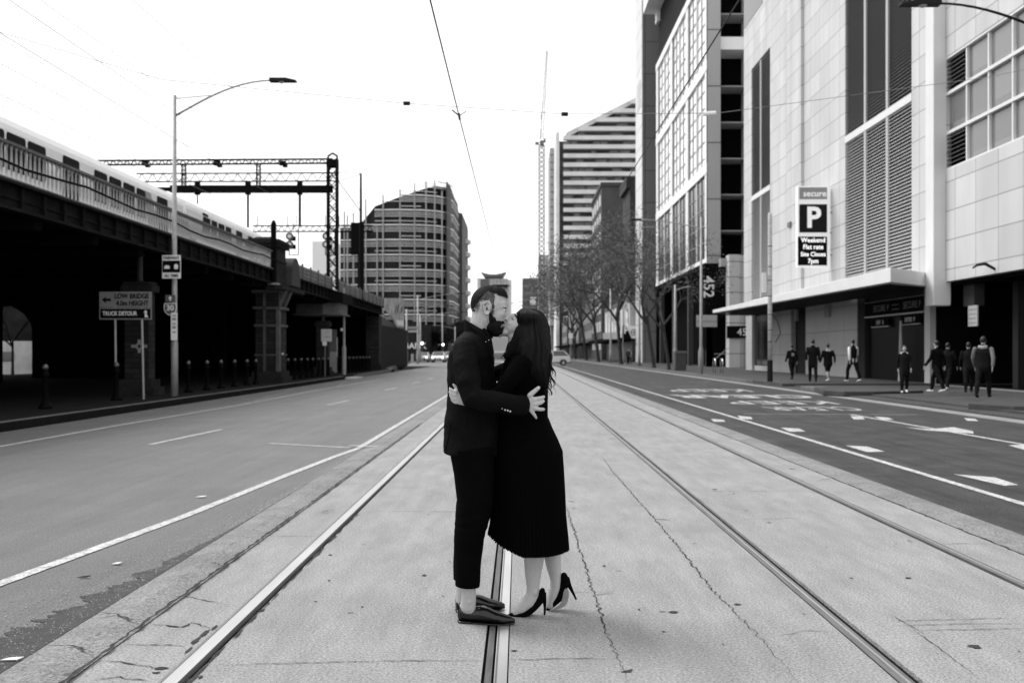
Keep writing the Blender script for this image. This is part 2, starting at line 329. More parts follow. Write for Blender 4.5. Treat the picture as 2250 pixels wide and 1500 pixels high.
for a, b in [((560, 880), (644, 855)), ((737, 850), (762, 836)), ((470, 878), (834, 829))]: ribbon(mk, [G(*a)[:2], G(*b)[:2]], .08, LZ+.0045, 0)
mk.build('chevron_line', paint_dirty, roadL)
mk = MB(); ribbon(mk, [(4.82, 2), (4.8, 18), (4.78, 60), (4.78, 300)], .11, LZ, .002, .2, False, 4); mk.build('lane_line', paint, roadR)
mk = MB(); ribbon(mk, [(8.05, 10), G(2250, 974)[:2], G(2100, 948)[:2], G(1990, 929)[:2], (7.75, 23.3)], .1, LZ, 0); mk.build('lane_line', paint, roadR)
mk = MB()
for a, b in [((1632, 907), (2015, 909)), ((1457, 865), (1700, 865)), ((1600, 872), (1640, 872)), ((1440, 848), (1560, 848)), ((1520, 838), (1560, 837))]: ribbon(mk, [G(*a)[:2], G(*b)[:2]], .1, LZ, 0)
mk.build('stop_line', paint_dirty, roadR)
for i, q in enumerate([[(2095, 1038), (2186, 1045), (2237, 1061), (2206, 1063)], [(1858, 976), (1905, 978), (1944, 989), (1905, 990)], [(1715, 937), (1755, 939), (1770, 945), (1735, 946)],
                       [(1620, 911), (1650, 914), (1654, 919), (1628, 918)], [(1988, 936), (2040, 940), (2095, 936), (2138, 945), (2139, 950), (2040, 943)], [(2215, 975), (2250, 974), (2290, 985), (2260, 988)],
                       [(1868, 912), (1895, 913), (1900, 919), (1876, 919)], [(1922, 913), (1950, 915), (1964, 920), (1938, 920)], [(2118, 916), (2142, 918), (2150, 923), (2125, 922)], [(1562, 918), (1590, 920), (1594, 924), (1568, 924)]]):
    mk = MB(); mk.quad(*[tuple(G(*p)[:2])+(LZ-.0002*i,) for p in q]); mk.build('direction_arrow' if i == 4 else 'lane_marker', paint, roadR)
for s, Yc, xc, wdt, hgt, bo in [('KEEP', 38.4, 7.3, 3.0, 2.6, .0), ('CLEAR', 33.0, 7.4, 4.5, 2.3, .03), ('KEEP', 29.0, 7.6, 3.0, 1.9, .0), ('CLEAR', 25.8, 7.6, 2.3, 1.7, .0)]:
    t = text(s, 1, (xc, Yc, LZ), (-1, 0, 0), (0, -1, 0), paint, roadR, 'painted_word', 1, 0, bold=bo)
    xs = [v.co.x for v in t.data.vertices]; ys = [v.co.y for v in t.data.vertices]; kx = wdt/(max(xs)-min(xs)); ky = hgt/(max(ys)-min(ys))
    for v in t.data.vertices: v.co.x = xc+(v.co.x-xc)*kx; v.co.y = Yc+(v.co.y-Yc)*ky; v.co.z = LZ
# pavements and kerbs
pv = MB(); pv.box(-30, -9.62, 2, 77, -.3, .148); pv.prism([(-60, 77, -.3), (-9.62, 77, -.3), (-10.9, 82, -.3), (-12.4, 98, -.3), (-15.5, 140, -.3), (-60, 140, -.3)], (0, 0, .446))
pvl = pv.build('pavement', paving, kind='structure', label='dark asphalt footpath along and under the railway viaduct')
kb = MB()
kb.box(-9.62, -9.42, 2, 54, -.3, .152)
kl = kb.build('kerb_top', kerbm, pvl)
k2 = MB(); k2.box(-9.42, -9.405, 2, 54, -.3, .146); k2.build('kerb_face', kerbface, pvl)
k3 = MB(); pts = [(-9.62, 58), (-9.9, 77), (-10.9, 82), (-12.4, 98), (-15.5, 140)]
for a, b in zip(pts[:-1], pts[1:]): k3.prism([(a[0], a[1], -.3), (a[0]+.25, a[1], -.3), (b[0]+.25, b[1], -.3), (b[0], b[1], -.3)], (0, 0, .452))
k3.build('kerb_top', kerbm, pvl)
MB().box(-9.62, -9.0, 54.5, 57.5, -.3, .06).build('kerb_ramp', M('ramp_pale', .5, .8, .2, ns=2, na=.1), pvl)
pv = MB(); pv.box(10.9, 60, 41.2, 330, -.3, .15); pv.box(11.4, 60, -2, 41.2, -.3, .08)
pvr = pv.build('pavement', pavingR, kind='structure', label='grey footpath in front of the car park and offices')
kb = MB(); kb.prism([(10.72, 47, -.3), (10.9, 47, -.3), (10.9, 330, -.3), (10.72, 330, -.3)], (0, 0, .455)); kb.box(10.75, 11.6, 33.5, 38, -.3, .15);
kb.prism([(10.72, 47, -.3), (10.9, 47, -.3), (11.9, 44.2, -.3), (11.6, 44, -.3)], (0, 0, .452)); kb.build('kerb_top', kerbm, pvr, bevel=.02)
isl = MB(); isl.prism([(10.2, 33.3, 0), (10.6, 32.4, 0), (11.5, 32.2, 0), (13.5, 33.2, 0), (13.5, 37.5, 0), (10.8, 36.5, 0)], (0, 0, .17)); isl.build('kerb_island', pavingR, pvr, bevel=.02)
isl = MB(); isl.prism([(11.1, 24.6, 0), (11.6, 23.3, 0), (13, 22.3, 0), (17, 22, 0), (17, 27, 0), (12.4, 26.4, 0)], (0, 0, .18)); isl.build('kerb_island', pavingR, pvr, bevel=.02)
g2 = MB(); g2.box(10.255, 10.74, Y0, 330, -.3, -.012); g2.build('gutter', M('gutter_concrete', .24, .8, .2, ns=3, na=.2, fs=60, fa=.15), pvr)
sh = MB()
sh.prism([(10.745, 15, -.3), (11.4, 15, -.3), (11.4, 47, -.3), (10.745, 47, -.3)], (0, 0, .33)); sh.build('driveway_apron', pavingR, pvr)
# ================= RAILWAY VIADUCT =================
brick = panel('pier_brick', .034, .46, .16, 'xy', .03, .02, off=.5, rough=.9, spec=.1, var=.25, bump=.5, streak=.3)
stone = M('pier_stone', .028, .85, .2, ns=1.5, na=.35, fs=30, fa=.2, bump=.3)
via = thing('railway_viaduct', 'dark riveted railway viaduct with a pale balustrade above the left footpath', 'viaduct', (-10.5, 30, 0))
g = MB(); g.box(-10.62, -10.56, 6, 77, 4.42, 4.93)
for z0, z1, x in [(4.36, 4.43, -10.42), (4.9, 4.96, -10.38), (4.62, 4.66, -10.52)]: g.box(-10.7, x, 6, 77, z0, z1)
for i in range(72): g.box(-10.56, -10.47, 6.3+i*.98, 6.38+i*.98, 4.43, 4.9)
g.build('edge_girder', girderm, via)
d = MB(); d.box(-31, -10.63, 6, 77, 4.5, 4.86)
for i in range(24): d.box(-31, -10.7, 7+i*3, 7.35+i*3, 4.15, 4.5)
d.build('deck', M('deck_dark', .006, .9, .1), via)
bal_m = M('baluster_stone', .42, .8, .2, ns=4, na=.35, fs=30, fa=.2); first = None; rest = MB(); yy_ = 14.0; nb_ = 0; RB = [.045, .020, .034, .018, .045]
while yy_ < 42.2:
    zs = [4.97, 5.04, 5.3, 5.62, 5.7]
    if 19.5 < yy_ and nb_ < 100:
        if first is None: q_ = MB(); q_.tube([(-10.5, yy_, z_) for z_ in zs], RB, 7); first = q_.build('baluster', bal_m, via, smooth=True); y0_ = yy_
        else: o_ = first.copy(); C.objects.link(o_); o_.parent = via; o_.location = (0, yy_-y0_, 0)
        nb_ += 1
    else: rest.tube([(-10.5, yy_, z_) for z_ in zs], RB, 6)
    yy_ += .2
rest.build('balusters', bal_m, via, smooth=True, kind='stuff')
r = MB(); r.box(-10.57, -10.43, 6, 42.3, 5.7, 5.76); r.box(-10.58, -10.4, 6, 42.3, 4.96, 5.0)
r.build('balustrade_rail', M('rail_stone', .12, .8, .2, ns=3, na=.3), via)
pp = MB(); pts = [(-10.4, 6+i*1.5, 5.33+.05*math.sin(i*1.7)+.03*math.sin(i*.6)) for i in range(25)]; pp.tube(pts, .03, 6); pp.build('service_pipe', darkiron, via)
pn = MB(); pnl = MB()
for a, b in [(46.2, 55.9), (57.9, 77)]:
    pn.box(-10.58, -10.48, a, b, 4.96, 5.62)
    for z in (5.08, 5.26, 5.44): pnl.box(-10.48, -10.45, a, b, z, z+.05)
    yy = a
    while yy <= b: pnl.box(-10.5, -10.42, yy, yy+.08, 4.96, 5.72); yy += 1.9
pn.build('parapet', M('parapet_grey', .2, .8, .2, ns=2, na=.35, fs=20, fa=.2), via)
pnl.build('parapet_rib', M('parapet_rib', .12, .8, .2), via)
def block(mb, x0, x1, y0, y1, z0, z1, steps):
    mb.box(x0, x1, y0, y1, z0, z1)
    for (za, zb, e) in steps: mb.box(x0-e, x1+e, y0-e, y1+e, za, zb)
tw = MB(); block(tw, -11.55, -10.35, 42.6, 44.2, 4.3, 6.15, [(5.95, 6.1, .12), (6.1, 6.2, .2), (6.2, 6.28, .12), (4.28, 4.45, .12), (5.35, 5.43, .05)])
tw.prism([(-11.55, 42.6, 6.28), (-10.35, 42.6, 6.28), (-10.65, 42.9, 6.42), (-11.25, 42.9, 6.42)], (0, 1.2, 0))
tw.build('masonry_turret', stone, via)
sc1 = MB(); sc1.prism([(-10.1+0, 45.2+.75*math.cos(a), 5.0+.72*math.sin(a)) for a in [math.pi*k/14 for k in range(15)]]+[(-10.1, 44.3, 4.4), (-10.1, 46.1, 4.4)], (-.5, 0, 0)); sc1.build('scroll_bracket', M('scroll_dark', .04, .7, .2), via, bevel=.03)
lg = MB(); lg.box(-10.75, -10.0, 42.2, 46.5, 4.12, 4.3); lg.build('ledge', stone, via)
def pier(x0, x1, y0, y1, top, mat=brick, emblem=False, cap=True, col=True):
    m = MB(); m.box(x0, x1, y0, y1, .15, top); o = m.build('pier', mat, via)
    b = MB(); b.box(x0-.12, x1+.12, y0-.12, y1+.12, .1, .62); b.box(x0-.22, x1+.22, y0-.22, y1+.22, .1, .38); b.build('plinth', stone, o)
    if cap:
        c = MB(); c.box(x0-.1, x1+.12, y0-.1, y1+.1, top, top+.22); c.box(x0-.05, x1+.06, y0-.05, y1+.05, top+.22, top+.32); c.build('cap', stone, o, bevel=.03)
    if col:
        xc = (x0+x1)/2; c = MB(); c.lathe((xc, (y0+y1)/2, top+.3), [(.16, 0), (.1, .06), (.085, .1), (.085, 4.3-top-.3), (.15, 4.42-top-.3)], 12); c.build('column', M('column_iron', .04, .5, .4), o, smooth=True)
    if emblem:
        xc = (x0+x1)/2+.08; z = 1.62; e = MB(); yy = y0-.015
        for a, b2, h in [(-.24, -.08, .045), (.08, .24, .045)]: e.box(xc+a, xc+b2, yy, y0+.01, z-h, z+h)
        e.box(xc-.045, xc+.045, yy, y0+.01, z+.08, z+.2); e.box(xc-.045, xc+.045, yy, y0+.01, z-.2, z-.08)
        for k in range(8):
            a0 = k*math.pi/4+math.pi/8; a1 = a0+math.pi/4
            e.prism([(xc+.115*math.cos(a0), yy-.002, z+.115*math.sin(a0)), (xc+.115*math.cos(a1), yy-.002, z+.115*math.sin(a1)), (xc+.055*math.cos(a1), yy-.002, z+.055*math.sin(a1)), (xc+.055*math.cos(a0), yy-.002, z+.055*math.sin(a0))], (0, .02, 0))
        e.build('cross_emblem', M('emblem_pale', .3, .7, .2), o)
    return o
pier(-11.88, -11.15, 30, 30.5, 3.25, emblem=True)
p2 = pier(-11.35, -10.35, 42.9, 44.3, 4.15, cap=False, col=False)
q = MB()
for z0, z1, e in [(3.3, 3.4, .1), (1.3, 1.36, .04), (2.55, 2.65, .06), (4.0, 4.13, .14)]: q.box(-11.35-e, -10.35+e, 42.9-e, 44.3+e, z0, z1)
q.prism([(-10.35, 42.95, 3.4), (-10.05, 42.95, 4.1), (-10.35, 42.95, 4.1)], (0, .35, 0)); q.prism([(-10.35, 43.9, 3.4), (-10.05, 43.9, 4.1), (-10.35, 43.9, 4.1)], (0, .35, 0))
q.box(-11.0, -10.9, 42.8, 42.9, .6, 4.1); q.box(-10.45, -10.3, 42.82, 43.1, .6, 3.3)
q.build('corbel_band', M('corbel_stone', .09, .8, .2, ns=2, na=.3), p2)
MB().box(-10.34, -10.32, 43.4, 43.7, 1.3, 1.42).build('number_plate', white, p2)
pier(-11.4, -10.75, 56, 56.6, 2.9, emblem=False)
pier(-11.6, -10.6, 75.5, 77, 4.2, cap=False, col=False)
dk = M('understructure_shade', .004, .95, .05)  # deep shade under the deck put into a near-black colour
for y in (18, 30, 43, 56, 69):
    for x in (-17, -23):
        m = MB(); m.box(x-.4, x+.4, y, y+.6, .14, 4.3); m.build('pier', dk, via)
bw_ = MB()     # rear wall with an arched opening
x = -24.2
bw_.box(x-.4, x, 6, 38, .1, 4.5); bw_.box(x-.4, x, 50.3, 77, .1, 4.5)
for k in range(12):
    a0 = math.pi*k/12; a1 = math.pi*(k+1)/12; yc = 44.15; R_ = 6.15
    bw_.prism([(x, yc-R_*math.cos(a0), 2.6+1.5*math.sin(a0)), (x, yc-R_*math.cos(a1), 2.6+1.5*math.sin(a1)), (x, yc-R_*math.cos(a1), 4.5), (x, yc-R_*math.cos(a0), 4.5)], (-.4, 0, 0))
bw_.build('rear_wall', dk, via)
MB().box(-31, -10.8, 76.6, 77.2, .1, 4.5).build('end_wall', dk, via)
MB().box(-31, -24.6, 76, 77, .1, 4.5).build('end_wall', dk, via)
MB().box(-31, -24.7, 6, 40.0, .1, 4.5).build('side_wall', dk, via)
# things glimpsed through the arch
bd = thing('low_building', 'pale low wall seen in daylight through the arch under the viaduct', 'building', (-40, 60, 0)); MB().box(-50, -30.4, 66, 67, 0, 2.2).build('wall', M('low_wall', .5, .8, .2, ns=.5, na=.3), bd); MB().box(-60, -24.6, 69, 70, 0, 9).build('dark_backdrop', M('dark_backdrop', .02, .8, .1, ns=.6, na=.6), bd); MB().box(-38, -33.5, 65.9, 66, .9, 1.5).build('window', glassdark, bd)  # tall dark block is an added backdrop that darkens the arch view
# dark iron box hung under the deck beyond the second pier
hb = thing('signal_cabin', 'curved metal housing hanging below the viaduct edge beyond the brick pier', 'housing', (-10.6, 58, 0))
m = MB(); m.prism([(-12.6, 56.3, 3.62), (-11, 55.9, 3.62), (-10.2, 56.4, 3.62), (-10.05, 58.4, 3.62), (-12.6, 58.6, 3.62)], (0, 0, .62)); m.build('body', M('cabin_grey', .1, .5, .4, ns=3, na=.3), hb)
m = MB(); m.prism([(-12.9, 56, 4.24), (-10.6, 55.2, 4.24), (-9.9, 56, 4.24), (-9.8, 58.8, 4.24), (-12.9, 59, 4.24)], (0, 0, .55)); m.build('hood', darkiron, hb)
MB().box(-12.7, -9.95, 56, 58.6, 3.55, 3.62).build('base_plate', M('cabin_edge', .12, .5, .4), hb)
dp = thing('deck_post', 'thick black post standing against the masonry turret of the viaduct', 'post', (-10.42, 42.3, 4)); MB().lathe((-10.42, 42.3, 4.2), [(.12, 0), (.12, 2.7), (.05, 2.85)], 10).build('shaft', darkiron, dp); MB().box(-10.62, -10.2, 42.1, 42.5, 4.3, 4.38).build('bracket', galv, dp)
# underpass doorway frames
fr = thing('doorway', 'pale doorway reveal in the dark wall past the viaduct lamp pole', 'doorway', (-12, 63, 0)); MB().box(-12.1, -11.55, 63.2, 63.4, .15, 2.4).build('pillar', M('door_pale', .5, .7, .2), fr); MB().box(-12.1, -11.55, 63.18, 63.19, 1.5, 2.9).build('panel', M('door_grey', .2, .7, .2), fr)
# ================= TRAIN =================
tr = thing('commuter_train', 'white commuter train passing on top of the viaduct', 'train', (-15, 40, 4.86))
wt = M('train_white', .82, .35, .5, ns=1.5, na=.05); tg = M('train_grey', .2, .5, .4); tdk = M('train_dark', .02, .7, .05)
def carr(y0, y1, pat):
    x0 = -15.0
    sec = [(x0, 5.55), (x0, 7.95), (x0-.04, 8.12), (x0-.16, 8.34), (x0-.5, 8.5), (x0-1.4, 8.6), (x0-2.2, 8.48), (x0-2.6, 8.2), (x0-2.8, 7.7), (x0-2.8, 5.55)]
    m = MB(); m.prism([(a, y0, z) for a, z in sec], (0, y1-y0, 0)); body = m.build('carriage', wt, tr)
    MB().box(x0-2.6, x0-.1, y0+.3, y1-.3, 5.0, 5.55).build('underframe', tdk, body)
    b = MB(); b.box(x0-1.8, x0-1, (y0+y1)/2-1.5, (y0+y1)/2+1.5, 8.4, 8.66); b.box(x0-1.8, x0-1, y0+2, y0+4, 8.4, 8.66); b.build('roof_rail', tg, body)
    for (a, bb, dark) in pat:
        z0, z1 = (5.75, 7.93) if dark == 2 else (6.8, 7.9)
        w_ = MB(); rr = .1; pts = []
        for cy, cz, s in [(bb-rr, z1-rr, 0), (a+rr, z1-rr, 1), (a+rr, z0+rr, 2), (bb-rr, z0+rr, 3)]:
            for k in range(4): an = math.pi/2*(s+k/3); pts.append((x0-.01, cy+rr*math.cos(an), cz+rr*math.sin(an)))
        w_.prism(pts, (.025, 0, 0)); f = w_.build('window' if dark != 2 else 'door', tdk, body)
        g_ = MB(); g_.box(x0+.016, x0+.022, a+.07, bb-.07, max(z0, 6.8)+.07, z1-.07); g_.build('pane', M('train_glass', .008, .5, .05, ns=1.2, na=.9), f)
    return body
def pxw(a, b): return (YX(a, -15), YX(b, -15))
c1 = carr(14, 44.5, [(24.5, 26.0, 1), (26.4, 27.9, 1), pxw(-60, -25)+(1,), pxw(-10, 9)+(1,), pxw(14, 56)+(1,), pxw(61, 100)+(1,), pxw(138, 174)+(2,), pxw(207, 235)+(1,), pxw(240, 266)+(1,), pxw(271, 296)+(1,), pxw(300, 320)+(1,), pxw(345, 368)+(2,)])
c2 = carr(44.9, 58.6, [pxw(446, 462)+(1,), pxw(465, 477)+(1,), pxw(480, 493)+(1,), pxw(496, 508)+(1,), pxw(519, 532)+(2,), pxw(545, 555)+(1,), pxw(557, 567)+(1,), pxw(568, 576)+(1,)])
m = MB(); m.prism([(-14.99, YX(318, -15), 7.9), (-14.99, YX(330, -15), 7.9), (-14.99, YX(352, -15), 6.3), (-14.99, YX(333, -15), 5.7)], (.012, 0, 0)); m.prism([(-14.99, YX(384, -15), 7.4), (-14.99, YX(412, -15), 7.35), (-14.99, YX(420, -15), 6.7), (-14.99, YX(392, -15), 6.3)], (.012, 0, 0)); build_each(m, 'livery_panel', M('livery_grey', .3, .4, .4, ns=2, na=.3), c1)
m = MB(); m.box(-15.03, -14.98, YX(396, -15), YX(430, -15), 5.7, 6.7); m.build('gangway', tdk, c1)
for px0 in (108, 183):
    ya = YX(px0, -15); text('PT', .36, (-14.975, ya+.7, 7.4), (0, 1, 0), (0, 0, 1), tg, c1, 'livery_mark', ex=.003)
    m = MB(); m.bar((-14.98, ya+1.2, 7.64), (-14.98, ya+1.5, 7.4), .03, .05); m.bar((-14.98, ya+1.5, 7.4), (-14.98, ya+1.2, 7.14), .03, .05); m.build('livery_mark', tg, c1)
MB().box(-15.02, -14.98, YX(446, -15), YX(457, -15), 7.95, 8.06).build('destination_board', tdk, c2)
# ================= OVERHEAD GANTRIES =================
def truss(mb, a, b, h, n, r=.035, style='z'):
    a = Vector(a); b = Vector(b); up = Vector((0, 0, h))
    mb.bar(a, b, r*2); mb.bar(a+up, b+up, r*2)
    for i in range(n):
        p = a+(b-a)*i/n; q = a+(b-a)*(i+1)/n; mid = (p+q)/2
        mb.bar(p, mid+up, r); mb.bar(mid+up, q, r)
def mast(mb, x, y, z0, z1, wd, n, r=.04):
    for dx in (-wd/2, wd/2):
        for dy in (-wd/2, wd/2): mb.bar((x+dx, y+dy, z0), (x+dx, y+dy, z1), r*2)
    for i in range(n):
        za = z0+(z1-z0)*i/n; zb = z0+(z1-z0)*(i+1)/n
        for dy in (-wd/2, wd/2):
            mb.bar((x-wd/2, y+dy, za), (x+wd/2, y+dy, zb), r); mb.bar((x+wd/2, y+dy, za), (x-wd/2, y+dy, zb), r)
        for dx in (-wd/2, wd/2): mb.bar((x+dx, y-wd/2, za), (x+dx, y+wd/2, zb), r)
def PZ(py, Y): return H+(VY-py)*Y/F
def PX(px, Y): return (px-VX)*Y/F
ga = thing('overhead_gantry', 'nearest black lattice gantry with a rounded top to its mast and signals', 'gantry', (-10.4, 56, 5), 'railway gantries over the viaduct')
m = MB(); xm = PX(731, 56); mast(m, xm, 56, 4.95, PZ(350, 56), .5, 12, .045); m.build('mast', ironm, ga)
m = MB(); m.tube([(xm-.27, 56, PZ(352, 56)), (xm-.25, 56, PZ(343, 56)), (xm, 56, PZ(337, 56)), (xm+.25, 56, PZ(343, 56)), (xm+.27, 56, PZ(352, 56))], .06, 6); m.box(xm-.3, xm+.3, 55.7, 56.3, PZ(368, 56), PZ(352, 56)); m.build('mast_cap', ironm, ga)
m = MB(); truss(m, (PX(180, 56), 56, PZ(363, 56)), (xm, 56, PZ(359, 56)), .24, 36, .045); m.build('upper_beam', ironm, ga)
m = MB(); m.box(PX(375, 56), xm, 55.85, 56.15, PZ(421, 56), PZ(408, 56)); m.box(PX(375, 56), xm, 55.75, 56.25, PZ(423, 56), PZ(421, 56)); m.box(PX(240, 56), PX(380, 56), 55.9, 56.1, PZ(420, 56), PZ(412, 56)); m.build('lower_beam', ironm, ga)
for px in (404, 568): m = MB(); mast(m, PX(px, 56), 56, PZ(408, 56), PZ(360, 56), .2, 5, .018); m.build('hanger_frame', ironm, ga)
for px, y1, w_ in [(545, 500, .1), (659, 498, .12), (434, 448, .06)]:
    q = MB(); q.bar((PX(px, 56), 56, PZ(400, 56)), (PX(px, 56), 56, PZ(y1, 56)), w_); q.box(PX(px, 56)-.14, PX(px, 56)+.14, 55.9, 56.1, PZ(428, 56), PZ(398, 56)); q.build('drop_tube', ironm, ga)
for px in (320, 478, 622): m = MB(); m.box(PX(px, 56)-.2, PX(px, 56)+.15, 55.9, 56.1, PZ(364, 56), PZ(354, 56)); m.box(PX(px+4, 56)-.1, PX(px+4, 56)+.14, 55.9, 56.1, PZ(368, 56), PZ(362, 56)); m.build('insulator', ironm, ga)
gb = thing('overhead_gantry', 'thin zigzag lattice gantry on a slim black post behind the nearest one', 'gantry', (-10.5, 66.5, 5), 'railway gantries over the viaduct')
x9 = PX(793, 66.5); m = MB(); m.lathe((x9, 66.5, 4.9), [(.2, 0), (.14, .3), (.1, 4), (.07, PZ(381, 66.5)-4.9)], 8); m.build('mast', ironm, gb)
m = MB(); truss(m, (PX(300, 66.5), 66.5, PZ(400, 66.5)), (PX(745, 66.5), 66.5, PZ(398, 66.5)), .55, 19, .04); m.bar((PX(745, 66.5), 66.5, PZ(380, 66.5)), (x9, 66.5, PZ(381, 66.5)), .03); m.bar((PX(745, 66.5), 66.5, PZ(398, 66.5)), (x9, 66.5, PZ(383, 66.5)), .03); m.build('upper_beam', M('gantry_grey', .03, .6, .3), gb)
m = MB(); m.bar((PX(745, 66.5), 66.5, PZ(400, 66.5)), (x9, 66.5, PZ(466, 66.5)), .05); m.build('brace', ironm, gb)
for px in (434, 545, 657): 
    q = MB(); q.bar((PX(px, 66.5), 66.5, PZ(398, 66.5)), (PX(px, 66.5), 66.5, PZ(418, 66.5)), .1); q.build('drop_tube', ironm, gb)
gc = thing('overhead_gantry', 'low far lattice gantry carrying the round railway signals', 'gantry', (-10.5, 85, 5), 'railway gantries over the viaduct')
m = MB(); truss(m, (PX(556, 85), 85, PZ(509, 85)), (PX(820, 85), 85, PZ(509, 85)), .5, 19, .05); m.build('upper_beam', ironm, gc)
m = MB(); m.box(PX(793, 85)-.25, PX(793, 85)+.25, 84.8, 85.2, 0, PZ(490, 85)); m.box(PX(785, 85)-.5, PX(785, 85)+.5, 84.7, 85.1, PZ(560, 85), PZ(490, 85)); m.build('mast', ironm, gc)
m = MB()
for px in (566, 632, 651, 715, 745): m.bar((PX(px, 85), 85, PZ(495, 85)), (PX(px, 85), 85, PZ(474, 85)), .05)
build_each(m, 'spike', ironm, gc)
def rsignal(px, lab):
    Y = 70; s = thing('railway_signal', lab, 'railway signal', (PX(px, Y), Y, PZ(560, Y)), 'round railway signals')
    x = PX(px, Y)
    fr_ = MB()
    for a, b in [((x-.1, 560), (x+.55, 560)), ((x-.1, 560), (x-.1, 520)), ((x+.55, 560), (x+.55, 500)), ((x+.2, 505), (x+.2, 490))]: fr_.bar((a[0], Y+.1, PZ(a[1], Y)), (b[0], Y+.1, PZ(b[1], Y)), .06)
    fr_.build('frame', ironm, s)
    for py in (520, 538):
        z = PZ(py, Y); h_ = MB(); h_.tube([(x, Y-.28, z), (x, Y+.02, z)], .24, 16); h_.box(x-.05, x+.35, Y+.0, Y+.2, z-.28, z+.02); hd = h_.build('hood', ironm, s)
        r_ = MB(); r_.tube([(x, Y-.3, z), (x, Y-.282, z)], .145, 16); r_.build('lens', M('lens_pale', .75, .3, .5), hd)
        rr = MB(); n = 20
        for k in range(n):
            a0 = 2*math.pi*k/n; a1 = 2*math.pi*(k+1)/n; rr.quad((x+.27*math.cos(a0), Y-.285, z+.27*math.sin(a0)), (x+.27*math.cos(a1), Y-.285, z+.27*math.sin(a1)), (x+.24*math.cos(a1), Y-.285, z+.24*math.sin(a1)), (x+.24*math.cos(a0), Y-.285, z+.24*math.sin(a0)))
        rr.build('rim', galv, hd)
rsignal(638, 'pair of round railway signals hanging left of the gantry mast, clear against the sky')
rsignal(718, 'pair of round railway signals partly hidden by the lattice mast')
# catenary wires of the railway, strung between gantries
k = 0
for x, z in [(-13.2, 9.9), (-13.2, 10.9), (-16.6, 10.0), (-16.6, 11.0), (-19.8, 10.1), (-19.8, 11.1), (-12.0, 12.7), (-15, 12.8), (-18.5, 12.9)]:
    m = MB(); m.tube([(x, -10+i*6, z-.35*math.sin(math.pi*((i*6) % 66)/66)) for i in range(12)], .011, 4)
    m.build('overhead_wire', M('wire_grey', .08, .6, .3), label='thin railway wire strung above the train roof', cat='wire', group='railway wires above the train')
# tram wires
m = MB(); m.tube([(-1.0, 3, 5.42), (-1.0, 16.7, 5.38), (-1.0, 60, 5.42), (-1.0, 160, 5.42)], .010, 6)
tw1 = m.build('tram_wire', lampm, label='tram contact wire running down the sky above the couple', cat='wire', group='tram contact wires')
m = MB(); m.tube([(2.5, 3, 5.42), (2.5, 60, 5.42), (2.5, 160, 5.42)], .009, 6)
m.build('tram_wire', lampm, label='tram contact wire crossing in front of the gridded office facade', cat='wire', group='tram contact wires')
cw = MB(); sp_ = [(-10.1, 16.7, 7.2), (-6, 16.7, 6.0), (-1.88, 16.7, 5.6), (.77, 16.7, 5.42), (3.6, 18, 5.75), (8.5, 18, 6.4), (17, 18, 8.2)]
cw.tube(sp_, .005, 5); cwo = cw.build('span_wire', M('span_wire_grey', .2), label='thin span wire crossing the street above the tracks', cat='wire')
for (x, z) in [(-1.88, 5.6), (.77, 5.42)]:
    m = MB(); m.tube([(x-.055, 16.7, z), (x+.055, 16.7, z)], .035, 8); m.build('insulator', lampm, cwo)
m = MB(); m.tube([(3.3, 17.9, 5.71), (3.55, 18, 5.75)], .04, 8); m.build('insulator', white, cwo)
m = MB(); m.bar((-1.12, 16.7, 5.49), (-1.0, 16.7, 5.39), .03, .02); m.bar((-1.0, 16.7, 5.39), (-.88, 16.7, 5.47), .012); m.bar((-1.0, 16.6, 5.4), (-1.0, 16.85, 5.37), .035); m.build('wire_clamp', lampm, cwo)
# ================= LEFT STREET FURNITURE =================
def street_lamp(label, x, y, z0, ht, arm, rise, side=1, r0=.095, r1=.055, head=.75, two=True, group=None, mat=galv, base=True, hz=.0):
    t = thing('street_lamp', label, 'street lamp', (x, y, z0), group)
    m = MB(); m.lathe((x, y, z0), [(r0*1.25, 0), (r0*1.2, 1.55), (r0, 1.6), (r0, 1.65), (r1, ht)], 10); m.build('pole', mat, t, smooth=True)
    a0 = z0+ht*.93; n = 10; pts = []
    for k in range(n+1):
        u = k/n; pts.append((x+side*arm*u, y, a0+rise*math.sin(u*math.pi/2)))
    m = MB(); m.tube(pts, [.038-.014*k/n for k in range(n+1)], 6); 
    m.build('arm', mat, t, smooth=True)
    if two: m = MB(); m.tube([(x, y, z0+ht-.1), (x+side*arm*.4, y, a0+rise*math.sin(.4*math.pi/2))], .016, 5); m.build('stay', mat, t)
    ex, ez = pts[-1][0], pts[-1][2]+hz
    m = MB(); s = side; m.prism([(ex-s*.05, y-.12, ez-.05), (ex+s*head, y-.1, ez-.045), (ex+s*head, y-.07, ez), (ex+s*head*.6, y-.1, ez+.06), (ex-s*.05, y-.1, ez+.06)], (0, .22, 0)); hd = m.build('lamp_head', lampm, t)
    m = MB(); m.lathe((ex+s*head*.4, y, ez-.09), [(.03, 0), (.09, .03), (.1, .05)], 10); m.build('lens', M('lamp_lens', .4, .3, .5), hd)
    return t
lamp1 = street_lamp('tall pale street lamp at the left kerb carrying the lane and route signs', -10.1, 29.2, .15, 8.82, 2.85, 1.05, 1, .085, .055, .72)
def flat(name, label, cat, x0, x1, z0, z1, y, mat, th=.03, posts=(), group=None, zb=.15, pm=galv, r=.03, rad=0):
    t = thing(name, label, cat, ((x0+x1)/2, y, zb), group); f = MB(); f.box(x0, x1, y-th, y, z0, z1); f.build('sign_face', mat, t)
    for px in posts: q = MB(); q.lathe((px, y+.03, zb), [(r, 0), (r, z1-zb-.02)], 8); q.build('post', pm, t)
    return t
Y = 27.2
sg = thing('road_sign', 'low bridge and truck detour sign on two posts in front of the brick pier', 'road sign', (PX(278, Y), Y, .15))
